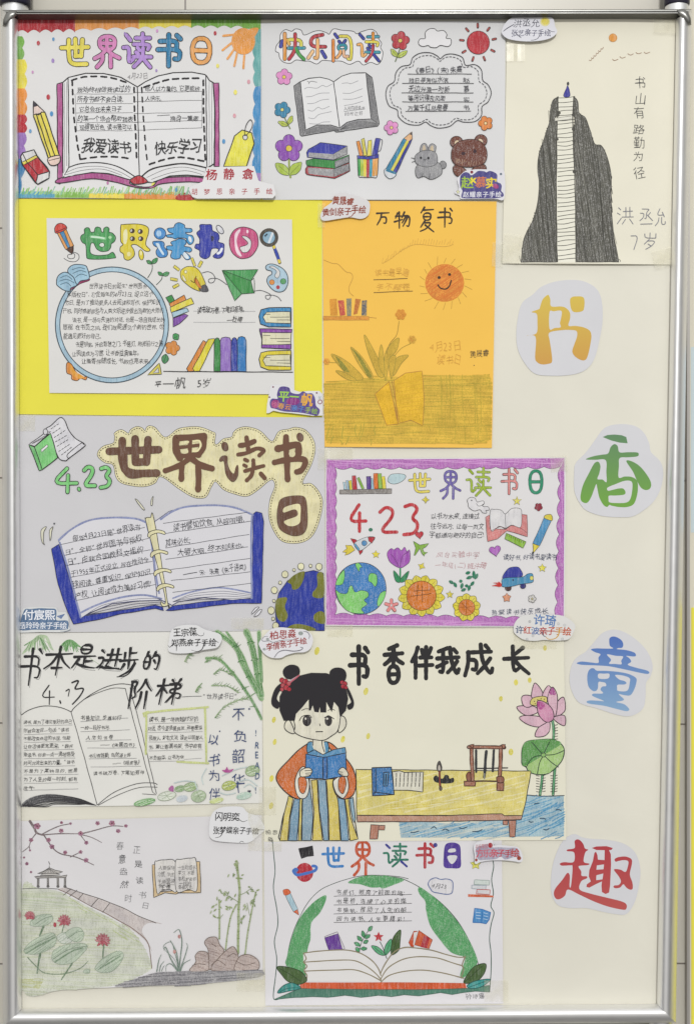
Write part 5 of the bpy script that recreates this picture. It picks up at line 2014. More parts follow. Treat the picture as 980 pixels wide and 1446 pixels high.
for x, y, rx, ry, c, o in ((228, 1190, 64, 30, 'd6dccc', 1), (318, 1140, 38, 22, '93b080', 0), (390, 1128, 48, 30, 'a2ba88', 1), (447, 1192, 52, 40, 'b2c4a2', 1), (656, 1120, 50, 32, 'b8c464', 1), (818, 1018, 50, 36, 'a4bb8c', 1), (760, 1190, 54, 24, 'b8d0c0', 0), (75, 1232, 76, 22, '74a868', 0), (332, 1208, 40, 22, 'ccd4d8', 0), (570, 1222, 50, 18, 'c6d08c', 0)):
    O(x, y, rx, ry, c, '7c8a6e' if o else None, 2.5, -12, 'crayon')
    hatch(ell(x, y, rx * .85, ry * .8, -12), -20, 8, 2.5, 'dfe2d8', smooth=False, skip=.6)
    if o:
        for a in (0.3, 1.2, 2.2, 3.3, 4.4, 5.4):
            L([(x, y), (x + rx * .85 * math.cos(a), y + ry * .85 * math.sin(a))], 2, '7f9070')
for a in ('500,1000 470,1060 480,1110', '610,1050 700,1010 780,990', '720,1090 790,1080 850,1120', '420,1090 440,1150', '280,1100 350,1085 420,1095', '590,1165 640,1180 700,1170', '760,1130 800,1110 840,1140'):
    L(a, 7, 'c6d4d2', kind='crayon')
F('240,1140 262,1118 275,1130 272,1160 250,1155', 'b06aa0', None)
F('608,1012 630,1010 642,990 655,1010 688,1005 665,1028 630,1028', 'b85a9a', None)
part('read_lettering', 'upright column of blue Latin capitals')
for ch, y in (('!', 775), ('R', 862), ('E', 928), ('A', 1000), ('D', 1072), ('!', 1175)):
    T(ch, 836, y, 862, 66, '44597c', .008, 0, .5)

# ---- 9 girl with a book
poster('hand_drawn_poster', 'cream drawing of a child with hair buns reading beside a yellow desk and lotus', 'poster', GRP,
       '370,889 795,887 798.5,1185.5 373.5,1188', 'e0ddcb', .0018, .0006, (('r', .0015, 24, .1, .9),))
B7, B8 = (365, 890, 4.170), (580, 890, 4.261)
U(*B7)
part('title_character')
G('书', 535, 95, 655, 318, 30, '2b2a2b', kind='pen', tp=.15)
part('title_character')
G('香', 732, 78, 855, 312, 28, '2b2a2b', kind='pen', tp=.1)
U(*B8)
part('title_character')
G('伴', 2, 92, 132, 290, 27, '2b2a2b', kind='pen', tp=.1)
part('title_character')
G('我', 152, 100, 290, 275, 27, '2b2a2b', kind='pen', tp=.1)
part('title_character')
G('成', 320, 80, 495, 275, 27, '2b2a2b', kind='pen', tp=.1)
part('title_character')
G('长', 555, 90, 712, 268, 27, '2b2a2b', kind='pen', tp=.2)
for x, y, r in ((630, 312, 18), (712, 298, 16), (540, 410, 16), (600, 730, 20), (804, 105, 16)):
    part('yellow_dab')
    O(x, y, r * .7, r, 'ddd25a', kind='crayon')
U(*B7)
for x, y, r in ((345, 120, 24), (632, 358, 22), (92, 525, 18), (97, 655, 18), (497, 640, 20), (645, 622, 18), (78, 870, 20), (76, 1030, 20)):
    part('yellow_dab')
    O(x, y, r * .6, r, 'ded45c', kind='crayon', rot=15)
U(*B8)
part('drawn_water', 'blue crayon water behind the desk')
WT = '690,990 800,995 916,992 918,1236 300,1242 -60,1245 -75,1120 200,1160 560,1140 660,1130'
F(WT, 'a3c0ca', None, smooth=False, kind='crayon')
hatch(WT, -18, 12, 6, '6ba3c2', smooth=False, skip=.45, kind='crayon')
hatch('760,1080 900,1015 905,1225 700,1230', -28, 15, 7, '5295bb', skip=.45, kind='crayon')
hatch('0,1170 560,1160 560,1240 0,1240', -12, 16, 7, 'c9d2ca', skip=.45, kind='crayon')
for a in ('0,1212 25,1212 48,1205', '122,1188 140,1180 152,1188', '190,1200 205,1192 228,1205', '292,1185 310,1190 336,1180', '370,1208 400,1208 425,1196', '740,1042 752,1040 768,1036', '870,1078 885,1076 900,1082', '775,1130 795,1128 808,1135', '708,1145 720,1152 732,1150', '796,1195 812,1198 828,1190'):
    L(a, 6, '2f4a60')
L('690,988 800,995 918,992', 5, '38404a')
part('drawn_lotus', 'pink lotus flower and green leaf on spiny stems')
for p, x in (('850,545 856,600 855,700 862,830 852,985', 850), ('790,865 775,985', 780)):
    L(p, 17, '33403a')
    L(p, 11, '5fa070', kind='crayon')
for y in range(570, 660, 17):
    L([(862, y), (880, y - 4)], 3.5, K)
for y in range(872, 980, 16):
    L([(752, y), (770, y + 3)], 3.5, K)
    L([(790, y), (806, y - 3)], 3.5, K)
    L([(838, y), (850, y)], 3.5, K)
    L([(864, y), (878, y - 3)], 3.5, K)
PK = 'd9b2c0'
for q in ('870,440 915,400 922,480 860,520', '855,520 920,510 920,570 870,545', '640,455 735,455 762,490 700,510 655,490', '650,525 700,510 790,520 830,550 770,578 700,565', '745,635 760,590 800,560 832,552 830,600 800,635', '668,395 720,392 745,430 710,460 672,448', '722,385 735,330 745,315 775,345 790,385 760,410 728,405', '790,395 805,350 828,330 845,360 835,400', '822,430 828,370 850,340 878,390 875,470 860,515'):
    F(q, PK, '3f3138', 5, True, 'crayon')
F('830,380 850,342 868,385', 'a84f8f', None, kind='crayon')
F('720,445 725,410 770,395 812,400 815,430 790,450', 'dcce78', '3f3138', 4)
dots('740,425 760,415 780,410 800,412 770,432 745,440', 3, '4a4030')
F('757,425 800,428 845,470 858,515 840,545 800,545 765,500', 'cf8fae', '3f3138', 5, True, 'crayon')
F('760,428 795,435 800,460 775,475 760,455', 'b04a8c', None, kind='crayon')
F('665,760 670,700 700,665 780,655 850,655 900,680 918,720 900,790 830,855 760,865 710,850 690,820 668,805', 'a5c77c', '33443a', 6, True, 'crayon')
F('670,700 700,665 780,655 850,655 900,680 800,745 690,810 668,800', '5f9c50', None, 3, True, 'crayon')
for a in ('795,748 750,700 725,672', '795,748 820,690 835,660', '795,748 860,745 915,720', '795,748 840,790 885,820', '795,748 770,800 758,862', '795,748 730,765 690,822'):
    L(a, 5, '33443a')
O(795, 748, 14, 12, '8fbb6c', '33443a', 4)
part('drawn_desk', 'long yellow desk with a brown edge and legs')
LL = 490  # desk left edge lies in the neighbouring crop
F('585,1140 630,1140 625,1240 592,1240', 'b87f68', K, 4, False, 'crayon')
F('552,1142 582,1142 580,1168 552,1165', 'b87f68', K, 4, False, 'crayon')
F('-330,835 720,845 690,1020 668,1112 -325,1110', 'e0d27a', K, 5, False, 'crayon')
hatch('-300,870 690,865 660,1090 -320,1080', -14, 26, 9, 'e8dea4', smooth=False, skip=.4, kind='crayon')
hatch('-150,1010 560,1010 560,1075 -150,1085', -5, 20, 6, 'd8c658', smooth=False, skip=.4, kind='crayon')
F('-325,1110 200,1112 545,1100 560,1112 668,1112 660,1135 550,1140 100,1148 -322,1150', 'bb8f78', K, 5, False, 'crayon')
U(*B7)
F('662,1142 708,1145 700,1225 655,1225', 'b87f68', K, 4, False, 'crayon')
F('708,1145 745,1145 742,1172 705,1172', 'b87f68', K, 4, False, 'crayon')
part('drawn_books', 'blue thread-bound book and open booklet on the desk')
F('668,808 782,803 798,965 670,972', '3f7cb4', K, 6, False, 'crayon')
F('668,808 690,806 692,950 670,972', '356ca4', K, 4, False, 'crayon')
F('736,835 765,832 760,915 735,915', '5a90bc', K, 6, False)
L('750,845 748,905', 7, K)
L('678,950 795,965', 5, K)
F('788,830 830,825 860,835 970,832 965,950 880,940 795,938', 'dedbc9', K, 5, False)
for i in range(7):
    dash([(812 + i * 23, 838), (806 + i * 23, 935)], 4.5, K, 22, 6, False)
part('drawn_brush', 'ink brush with a black ink stain')
U(*B8)
F('135,885 150,870 165,880 190,890 205,868 225,872 232,890 255,885 255,912 210,920 160,915 140,905', '2c2b2c', None)
F('156,820 165,790 175,788 185,820 180,845 162,845', '4a4440', K, 4)
F('162,822 170,808 178,825 176,842 165,842', 'b8b0a4', None)
L('172,845 174,935', 13, K)
L('172,848 174,930', 6, '9a4a40')
O(178, 948, 9, 14, '5a4440', K, 3)
part('drawn_brush_rack', 'wooden rack with three hanging brushes')
for a, w in (('390,720 392,850', 14), ('452,725 440,880', 16), ('498,720 490,845', 14)):
    L(a, w, '35373a')
L('440,860 440,890', 8, '8a8a80')
L('400,828 580,826', 7, K)
L('375,905 525,905', 9, '4a3430')
for a, w in (('362,695 370,905', 24), ('540,700 532,930', 24), ('345,700 560,702', 22)):
    L(a, w, '4a2f28')
    L(a, w - 10, 'a06a52', kind='crayon')
for q in ('320,905 388,905 384,935 322,935', '515,915 558,915 556,962 515,960', '345,690 378,682 372,705', '545,685 566,685 564,705 548,705'):
    F(q, 'a06a52', '4a2f28', 6, False, 'crayon')
F('332,870 352,850 360,900 338,902', '8a5a48', '4a2f28', 5)
F('515,880 552,880 555,910 520,912', '8a5a48', '4a2f28', 5)
part('drawn_child', 'child in an orange robe with striped skirt holding a blue book')
U(*B7)
F('185,970 250,990 300,870 440,870 460,960 540,990 560,1080 585,1225 130,1235 120,1215 150,1080', 'e0ddc8', K, 6, False)
for q, c in (('178,972 205,985 185,1090 172,1235 128,1235 150,1090', 'd9c86c'), ('212,988 245,990 238,1100 228,1235 178,1235 190,1090', '7a9db4'), ('245,990 258,985 252,1235 236,1235 240,1100', 'd9c86c'), ('262,985 300,900 315,1000 322,1100 310,1235 256,1235 258,1100', '8ca8b8'), ('312,880 345,875 355,1050 378,1235 318,1235 328,1060', 'd9c664'), ('350,878 395,878 408,1060 412,1235 385,1235 360,1060', '86a6ba'), ('400,875 440,872 470,1010 482,1235 418,1235 412,1050', 'd9c664'), ('465,985 505,990 520,1100 530,1235 488,1235 475,1060', '7fa4bc'), ('510,990 530,990 540,1090 585,1225 540,1235 525,1100', 'd9c664'), ('535,990 558,980 570,1110 560,1130 545,1060', '8fb0c0')):
    F(q, c, K, 5, False, 'crayon')
F('310,660 240,700 170,770 118,830 108,880 150,940 215,985 260,985 292,960 300,870 290,800 330,700', 'cf6f34', K, 6, True, 'crayon')
F('400,655 450,680 520,760 560,820 575,900 560,960 520,990 480,985 450,950 440,880 500,800 420,690', 'cf6f34', K, 6, True, 'crayon')
F('235,830 270,800 295,870 300,930 280,980 245,985 222,950 215,890', 'e2dfd2', K, 5)
F('240,865 270,860 285,900 270,955 245,945 236,905', 'cf6f34', K, 4, True, 'crayon')
F('440,890 470,860 515,850 530,900 525,950 500,985 470,970 450,940', 'e2dfd2', K, 5)
F('475,870 505,860 515,905 500,958 478,945 470,905', 'cf6f34', K, 4, True, 'crayon')
F('290,665 318,655 330,690 355,715 340,730 290,720', '4d8fb4', K, 5, True, 'crayon')
F('378,665 405,655 415,690 405,725 385,725', '4d8fb4', K, 5, True, 'crayon')
F('318,650 325,620 378,620 385,650 392,725 350,725 322,690', 'e4dfca', None, False)
L('322,640 322,675', 5, K)
L('380,640 374,660 388,715', 5, K)
part('face', None, True)
F('185,530 160,540 155,575 185,600 215,600', 'e4e0cb', K, 5)
F('478,510 505,510 518,545 500,585 470,595', 'e4e0cb', K, 5)
F('205,430 215,560 212,595 250,620 320,640 380,645 430,620 465,590 482,520 478,430 340,400', 'e4e0cc', K, 5)
O(286, 530, 26, 33, '2f2b2c')
O(412, 530, 22, 32, '2f2b2c')
dots('278,518 405,518', 6, 'd8d4c8')
L('242,530 258,505 300,498 312,512', 5, K)
L('390,512 415,502 445,520', 5, K)
L('255,470 275,460 300,462', 4, K)
L('410,470 430,462 450,468', 4, K)
L('360,550 363,560', 5, K)
L('340,595 378,595', 6, K)
part('hair', None, True)
HR = '262b2c'
HR = '29272b'
F('145,235 165,210 200,200 235,212 245,245 225,280 175,285 150,265', HR, None, kind='pen')
F('418,250 440,222 480,218 510,235 518,270 500,300 440,300', HR, None, kind='pen')
F('135,310 100,340 78,400 82,440 115,460 128,430 110,400 125,360 150,330', HR, None, kind='pen')
F('515,320 540,360 562,420 555,455 530,465 522,440 545,420 525,370', HR, None, kind='pen')
F('150,530 125,470 125,390 160,320 220,270 310,248 400,250 470,275 515,330 528,400 515,470 480,510 470,450 445,420 432,480 410,440 400,420 400,482 365,482 362,450 355,482 330,478 320,440 308,470 298,470 296,405 260,450 222,490 215,530', HR, None, 3, False, 'pen')
L('180,300 240,265', 8, 'b8a0a8')
part('hair_ribbon', 'red beaded hair tie', True)
for x, y, r in ((140, 292, 15), (160, 300, 16), (178, 312, 14), (145, 322, 14), (165, 335, 16), (140, 345, 12), (182, 345, 12), (492, 305, 12), (508, 312, 14), (498, 328, 13), (515, 335, 10)):
    O(x, y, r, r, 'b0303c', '4a2026', 3)
L('185,308 240,262', 8, 'b5606c')
part('held_book', 'blue open book in both hands', True)
F('288,720 330,700 380,730 440,700 510,688 515,720 405,745 380,750 290,745', '5a94bc', K, 5, False, 'crayon')
F('280,725 380,745 380,870 278,868', '3f80bc', K, 5, False, 'crayon')
F('380,745 405,742 405,875 380,872', '356fae', K, 5, False, 'crayon')
F('405,742 515,720 518,855 405,872', '3f80bc', K, 5, False, 'crayon')
F('245,830 270,810 300,808 318,825 305,850 290,858 250,858', 'e2dcc6', K, 5)
F('470,830 490,805 510,812 528,840 520,858 485,850', 'e2dcc6', K, 5)
for a in ('275,825 312,822', '278,838 312,836', '280,848 302,848', '472,830 495,832', '476,842 496,845'):
    L(a, 4, K)
part('name_writing')
T('柏思', 40, 1195, 118, 34, '4a4a48', -.006)
T('淼', 55, 1238, 92, 34, '4a4a48', -.006)

# ---- 10 pavilion
poster('hand_drawn_poster', 'white drawing of a pavilion on a green slope with plum branches and rocks', 'poster', GRP,
       '31,1159 370,1150 371.5,1382.5 32,1397', 'd9d7d9', .0010, .0010, (('b', .006, 44, -.001, .8), ('t', .0015, 26, .2, .9)))
D1, D2 = (0, 1130, 4.576), (190, 1130, 4.575)
U(*D1)
part('drawn_slope', 'pale green crayon hillside')
SL = '148,570 250,568 380,585 470,630 600,700 720,760 850,840 920,920 960,1000 985,1080 900,1130 760,1185 400,1215 150,1215'
F(SL, 'd0d3c4', None, 3, True, 'crayon')
hatch(SL, 2, 11, 6, 'c6ccb2', skip=.4, kind='crayon')
hatch('420,620 600,690 800,790 900,890 850,940 700,800 500,680', 30, 16, 6, 'bcc694', skip=.3, kind='crayon')
hatch('150,1150 290,1150 260,1205 150,1212', 2, 9, 6, 'bcc08c', smooth=False, skip=.1, kind='crayon')
hatch('150,590 400,620 600,740 500,760 150,700', 5, 16, 6, 'c0caac', skip=.4, kind='crayon')
L('150,570 250,568 380,572 430,590', 4, '5a5a58')
part('drawn_path', 'stone path winding down the slope')
F('385,575 440,563 540,600 640,630 720,660 820,700 900,745 1000,780 1050,796 960,790 920,840 960,910 985,970 940,900 860,835 760,770 660,710 560,660 470,610', 'cbc2bf', None, 3, True, 'crayon')
L('430,563 540,600 640,630 720,662 820,702 900,745 1010,790', 4.5, '55504e')
L('385,575 470,615 600,685 700,735 800,790 880,840 960,920 985,1080', 5, '7a665c')
for a in ('415,612 462,570', '455,618 502,580', '510,640 540,602', '592,685 640,632', '668,720 712,665'):
    L(a, 4.5, '55504e')
part('drawn_pavilion', 'small pencil pavilion with upturned roof')
for x in (245, 308, 372, 418):
    F([(x, 500), (x + 12, 500), (x + 12, 562), (x, 562)], '8a8784', '4a4846', 3, False, 'pencil')
    O(x + 6, 555, 9, 7, '6a6866', '4a4846', 2)
F('228,490 240,502 430,498 438,480 400,488 260,490', 'b0aca8', '4a4846', 4, False)
F('262,485 285,470 360,470 395,482', 'c0bcb8', '4a4846', 3, False)
F('245,472 290,455 322,435 360,450 410,460 380,470 290,472', 'b8b4b0', '4a4846', 4, False)
for i in range(6):
    L([(320, 440), (270 + i * 22, 470)], 2.5, '5a5856')
L('318,395 325,412', 5, '6a6866')
L('322,420 322,440', 3, '5a5856')
part('drawn_plum_branch', 'plum branches with dark pink blossoms')
for a, w in (('198,135 225,175 245,210 290,225', 18), ('245,205 205,255 190,300 150,332', 7), ('280,215 340,185 400,160 460,150', 8), ('290,222 400,213 520,215', 8), ('290,228 340,300 400,345 500,368 610,415', 9), ('520,218 620,190 720,165 800,165', 8), ('525,222 560,270', 7), ('540,222 600,240 660,270', 6), ('460,365 530,330', 7), ('195,300 198,325', 6)):
    L(a, w, '77696a', tp=.4, kind='crayon')
for x, y, r in ((245, 165, 24), (205, 255, 16), (318, 255, 17), (340, 298, 18), (425, 335, 15), (525, 332, 14), (560, 385, 18), (400, 195, 17), (402, 142, 11), (460, 148, 10), (525, 212, 18), (562, 272, 15), (635, 145, 16), (728, 145, 22), (768, 195, 16), (818, 162, 13), (178, 408, 13), (160, 368, 8), (205, 462, 9), (198, 322, 8)):
    for i in range(5):
        a = i * 1.257 + x
        O(x + r * .5 * math.cos(a), y + r * .5 * math.sin(a), r * .45, r * .38, random.choice(['94647a', 'a87890', 'a06a7c']), kind='crayon')
    O(x, y, r * .25, r * .25, '6a3a4a')
part('poem_writing', 'two vertical columns of grey pen characters')
for ch, x, y in (('春', 752, 310), ('意', 765, 400), ('盎', 775, 475), ('然', 780, 560), ('时', 805, 652)):
    T(ch, x, y, x + 56, 58, '6a6a6c', -.014, 0, .7)
for ch, x, y in (('正', 862, 340), ('是', 872, 430), ('读', 880, 530), ('书', 900, 625), ('日', 918, 695)):
    T(ch, x, y, x + 52, 54, '6a6a6c', -.014, 0, .7)
part('drawn_lotus_pond', 'green lotus leaves with red flowers')
LF = '9fb296'
for p, w in (('285,812 262,870', 14), ('265,990 245,1110', 14), ('470,1050 405,1150', 11), ('185,1010 240,1070 300,1110 420,1115 520,1080 575,1035', 6), ('675,930 665,1100', 9), ('418,800 405,850', 8)):
    L(p, w, '71886c', kind='crayon', tp=.4)
for q in ('200,800 215,765 260,738 330,735 345,765 310,800 240,812', '160,965 200,915 280,870 340,852 368,880 362,925 310,965 230,990 180,985', '340,1000 360,960 430,930 520,920 570,935 540,985 480,1040 400,1055 350,1035', '372,880 400,855 440,850 470,880 460,915 400,918', '430,860 470,825 520,820 548,860 530,905 480,905', '620,1080 650,1035 720,985 780,970 802,995 780,1050 730,1095 660,1105', '545,1105 560,1085 585,1088 580,1110'):
    F(q, 'c9cfc4' if q.startswith('37') else 'bcc9b4', '7f8d7c', 2.2, True, 'crayon')
    hatch(q, -35, 9, 3, '8fa38a', skip=.4, kind='pencil')
for a in ('160,965 260,910 360,870', '350,1020 450,960 570,935', '640,1090 720,1020 790,985', '230,800 290,760 340,745', '440,890 500,850 540,840'):
    L(a, 3, '6a7a68')
for q in ('175,985 270,930 360,880', '360,1040 470,970 540,950', '650,1080 720,1040 780,1000'):
    L(q, 9, '7f967a', kind='crayon')
for x, y, r in ((198, 738, 34), (420, 770, 44), (668, 895, 50)):
    for i in range(9):
        a = -math.pi + i * .42 + .1
        leaf(x, y + 10, x + r * math.cos(a), y + 8 + r * math.sin(a), 17, random.choice(['ba727a', 'c07c80', 'ad646c']), '8a4048', 1.5, False, 'crayon')
    for i in range(3):
        leaf(x, y + 8, x + (i - 1) * r * .7, y + r * .8, 15, 'b8606a', '8a4048', 1.5, False, 'crayon')
O(360, 800, 10, 15, 'b04450')
U(*D2)
part('drawn_book', 'small tan open book filled with handwriting')
F('118,412 135,410 148,590 270,580 405,575 402,392 425,392 432,592 290,595 270,602 200,592 128,625', 'd3ba90', K, 4, False)
F('135,410 150,388 200,380 268,398 275,580 230,572 180,580 148,592', 'd9d6d2', K, 4)
F('268,398 300,378 370,368 400,385 408,572 350,572 275,582', 'd9d6d2', K, 4)
part('book_writing')
for tx, x, y, x1 in (('人要保持', 158, 445, 265), ('习惯,学生', 150, 488, 262), ('手高是读', 152, 528, 264), ('书人是一', 155, 556, 264), ('生惯', 168, 574, 240), ('一生的成长', 282, 440, 402), ('学习,不断', 284, 478, 392), ('丰和发读书', 284, 518, 400), ('一样的', 290, 548, 370), ('幸福人生。', 286, 570, 398)):
    T(tx, x, y, x1, 34, '3e3c3c', -.004)
part('drawn_bamboo', 'thin green bamboo canes')
for a, w in (('660,390 680,560 675,700 670,985', 15), ('548,640 552,760 550,890', 10), ('660,670 620,760 590,960', 9), ('785,590 745,780 715,990', 9)):
    L(a, w, '9aa878', kind='crayon')
    p = dense(PT(a), 46)
    for x, y in p:
        L([(x - w * .6, y), (x + w * .6, y)], 3, '6a7a50')
for a in ('680,660 620,620 560,590', '675,610 720,590 760,560', '680,790 720,740', '745,740 730,660', '550,760 575,735', '665,420 650,400'):
    L(a, 3.5, '8a9870')
for i in range(60):
    x, y = random.choice([(660, 410), (625, 490), (690, 490), (560, 600), (590, 610), (625, 625), (745, 570), (780, 590), (735, 680), (710, 740), (520, 690), (545, 680), (575, 680), (530, 740), (630, 690), (760, 650), (705, 770)])
    x, y = x + rnd(-24, 24), y + rnd(-18, 18)
    a = rnd(0, 6.3)
    leaf(x, y, x + rnd(18, 30) * math.cos(a), y + rnd(18, 30) * math.sin(a), 9, random.choice(['8a9c66', '9aaa74', '76885a', 'a8b48c']), None, kind='crayon')
part('drawn_rocks', 'brown pencil garden rocks')
for q in ('360,1095 400,1040 395,1000 420,972 470,978 480,1010 482,1090', '455,915 480,885 530,882 552,925 580,970 540,1020 490,1090 482,1010 478,955', '500,1090 560,1000 630,942 665,975 672,1040 660,1090', '660,1040 690,1000 750,995 800,1030 802,1085 740,1095 650,1092'):
    F(q, 'bcaca5', '74675f', 5, True, 'crayon')
    hatch(q, 15, 12, 3, '998680', skip=.5, kind='pencil')
for a in ('500,1060 540,1030 590,1060', '600,1010 640,985 660,1000', '660,1035 720,1060 780,1045', '380,1060 420,1050 460,1055', '500,920 530,940'):
    L(a, 4, '6a5c56')
part('drawn_orchid', 'grass-like orchid leaves with tiny red flowers')
for a, w in (('290,1095 270,1000 240,910 190,945 260,1020 290,1095', 5), ('292,1095 300,1000 310,900 290,830 258,850', 9), ('295,1095 330,1000 345,940 338,915', 8), ('285,1095 240,1020 205,945 195,960', 10), ('280,1095 240,1050 210,1060 208,1095', 7), ('300,1095 320,1050 365,1025', 8), ('288,1090 275,980 235,900', 10), ('150,1095 160,1030 178,990', 8), ('165,1095 175,1060 195,1035', 7), ('180,1095 190,1070 200,1060', 5)):
    L(a, w, '74877a', tp=.6, kind='crayon')
for x, y in ((293, 875), (262, 972)):
    O(x, y, 10, 12, 'c08a84', kind='crayon')
part('drawn_ground', 'grey pencil ground strip')
GD = '150,1105 300,1100 500,1098 805,1095 825,1130 700,1155 400,1180 0,1185 -120,1185 20,1140'
F(GD, 'a2a0a2', None, 3, True, 'pencil')
hatch(GD, -2, 8, 5, '848286', skip=.3, kind='pencil')
hatch(GD, -4, 14, 4, '6a686e', skip=.55, kind='pencil')

# ---- 11 green arch
poster('hand_drawn_poster', 'white drawing of a green arch of leaves over a thick open book, bottom of board', 'poster', GRP,
       '373,1187 708,1184 710,1416.5 375,1419.5', 'dad8db', .0012, .0006, (('l', .0015, 22, .1, .9),))
D3, D4 = (365, 1170, 5.026), (540, 1170, 4.9)
U(*D3)
part('wavy_outline')
L('100,80 110,180 118,300 108,420 130,560 138,680 115,800 130,920 122,1050 108,1200 150,1205', 6, '3f5a50')
U(*D4)
L('-350,70 -200,80 -120,74 0,68 60,72 150,82 230,78 300,74 370,72 450,64 540,72 640,80 690,78', 5, '44504c')
L('745,170 768,250 752,350 765,450 748,530 768,580 750,660 738,760 748,860 750,980 738,1125', 6, '3f5a50')
part('drawn_night_sky_book', 'black open book shape')
U(*D3)
F('285,140 335,132 385,120 392,190 345,195 305,210', '2a292c', '2a292c', 4, False)
part('drawn_planet', 'red planet with a blue ring')
O(328, 308, 62, 68, 'b4303c')
F('270,310 252,318 248,295 270,275 285,290', '4a70b8', None)
L('262,285 250,300 275,325 330,318 390,300 412,280 405,265 385,262', 20, '4a72ba')
part('drawn_pencil', 'pale blue pencil with an orange tip')
F('190,468 228,455 280,570 248,588', 'a9c6d2', K, 3, False)
F('176,440 190,428 215,428 228,455 190,470', 'd8683c', '8a4426', 3)
F('248,588 280,570 288,612', 'd8683c', K, 3, False)
part('title_character', 'blue character')
G('世', 448, 122, 612, 285, 19, '3f82c4')
part('title_character', 'orange-red character')
G('界', 655, 85, 822, 335, 20, 'c2522e')
part('title_character', 'green character with dark blue dots')
U(*D4)
G('读', 0, 100, 178, 262, 15, None, cols=['3b3f90', '2f7a62', '2f7a62', '2f7a62', '2f7a62', '2f7a62', '2f7a62', '2f7a62', '2f7a62', '3b3f90'])
part('title_character', 'red character')
G('书', 232, 100, 362, 268, 20, 'b3303a')
O(365, 112, 14, 15, '3f3f8a')
part('title_character', 'violet character')
F('425,262 422,190 430,120 455,97 505,97 535,120 540,190 537,265 480,272', '523a94', None)
F('455,162 460,140 500,136 502,158', 'dad8db', None)
F('450,188 512,185 505,220 480,242 458,225', 'dad8db', None)
part('drawn_leaf_arch', 'arch of long green leaves')
U(*D3)
L('200,975 215,850 260,700 340,540 430,440 540,385 650,350 760,330 860,328 1000,340 1060,352', 4, '3a4a40')
GA = '5aa266'
F('470,470 480,500 440,590 385,650 370,700 370,780 350,850 330,1000 330,1040 200,970 205,900 235,780 290,640 380,530', GA, None, 3, True, 'crayon')
F('635,382 700,345 790,330 900,335 985,345 960,385 880,410 800,415 720,392', GA, None, 3, True, 'crayon')
U(*D4)
L('0,325 90,335 150,350 260,405 380,490 480,590 560,700 630,840 660,935', 4.5, '33443a')
F('245,410 275,410 390,500 490,605 570,720 640,860 650,935 570,1020 535,1010 570,900 545,880 470,850 400,770 330,670 300,560 295,500 255,450', GA, None, 3, True, 'crayon')
F('-5,325 80,335 150,352 80,385 -10,410', GA, None, 3, True, 'crayon')
part('verse_writing', 'four ruled lines of handwriting under the arch')
U(*D3)
e1 = 365 * 0 + (540 - 365) * 5.026
for tx, y, y2 in (('书是灯,照亮了前面的路;', 466, 472), ('书是桥,连接了心灵的岸', 528, 535), ('书是帆,推动了人生的船', 590, 597), ('因为读书,人生更精彩!', 652, 658)):
    T(tx, 548, y, 1052, 42, '303032', .001)
    L([(534, y2 + 5), (1088, y2 - 8)], 3.5, '3e3e40', smooth=False)
part('drawn_book', 'violet book')
F('468,765 560,730 612,848 598,855', 'd6d3d6', '7a7080', 4, False)
F('470,772 565,745 595,855 500,862', '6a3f98', '4a3068', 4, False)
part('drawn_sprig', 'dark green leafy sprig and red flower')
L('716,875 730,810 760,750 800,695', 4, '2f4a3c')
for a in ((722, 830, 680, 805), (735, 795, 700, 760), (748, 770, 738, 722), (745, 810, 778, 790), (755, 775, 792, 750), (725, 850, 770, 848), (780, 725, 806, 688), (716, 870, 690, 840)):
    leaf(*a, 26, '4f9a68', '2a4034', 3, False)
L('910,918 885,850 862,800', 5, '2f4a3c')
leaf(895, 895, 802, 828, 40, '58a878', '2a4034', 4)
leaf(900, 895, 940, 780, 44, '58a878', '2a4034', 4)
star(852, 765, 38, 'b8303a', None)
U(*D4)
F('60,870 65,780 90,725 125,700 122,780 110,840', '4a6438', '2f3f28', 4)
L('62,870 90,790 105,735', 4, '2f3f28')
part('drawn_books', 'two orange books leaning on the page')
F('180,785 215,705 240,705 215,815 195,812', 'c8502c', '7a3420', 3, False)
F('215,715 245,708 225,812 212,800', 'd9d6d4', None, smooth=False)
F('250,700 345,765 322,828 222,800', 'cf5c30', '7a3420', 3, False)
F('285,735 325,752 305,825 262,815', 'b02c38', None, smooth=False)
part('drawn_open_book', 'thick open book with brown page edges')
U(*D3)
PE = '8a8068'
F('320,880 480,862 600,858 720,880 800,930 850,990 865,1020 920,930 1000,865 1025,850 1120,845 1250,870 1400,895 1448,900 1430,940 1410,1045 1380,1090 340,1080 345,1040 320,1000 345,975 320,940', 'dcdad9', None, 3, False, 'paper')
for a in ('320,882 480,862 620,860 720,880 800,930 850,990 868,1040', '322,945 420,940 560,930 680,935 770,975 835,1030 870,1070', '330,1008 440,1005 560,1000 680,1000 780,1030 870,1078', '320,882 340,920 322,945 345,975 325,1005 345,1040 340,1078'):
    L(a, 8, PE)
U(*D4)
o4 = -(540 - 365) * 4.9 - 30
for a in ('-15,1000 20,930 80,850 150,820 230,822 330,835 440,868 520,885 572,882', '-15,1040 40,960 130,905 250,882 370,890 470,920 552,945', '-10,1060 50,1010 150,985 280,975 400,992 560,1030', '572,882 548,940 560,965 542,1030'):
    L(a, 8, PE)
part('book_base', 'orange book cover on a green ground strip')
F('-565,1062 -200,1062 100,1060 400,1062 570,1065 580,1100 300,1108 0,1108 -300,1106 -572,1102', 'd35c34', None, smooth=False)
F('-570,1104 -300,1108 0,1110 300,1110 580,1102 740,1080 735,1128 640,1120 560,1130 480,1145 400,1130 250,1155 150,1145 60,1160 -30,1150 -150,1165 -260,1150 -380,1165 -480,1160 -600,1165 -750,1180', '4f7f6c', '3a5a4c', 4, False)
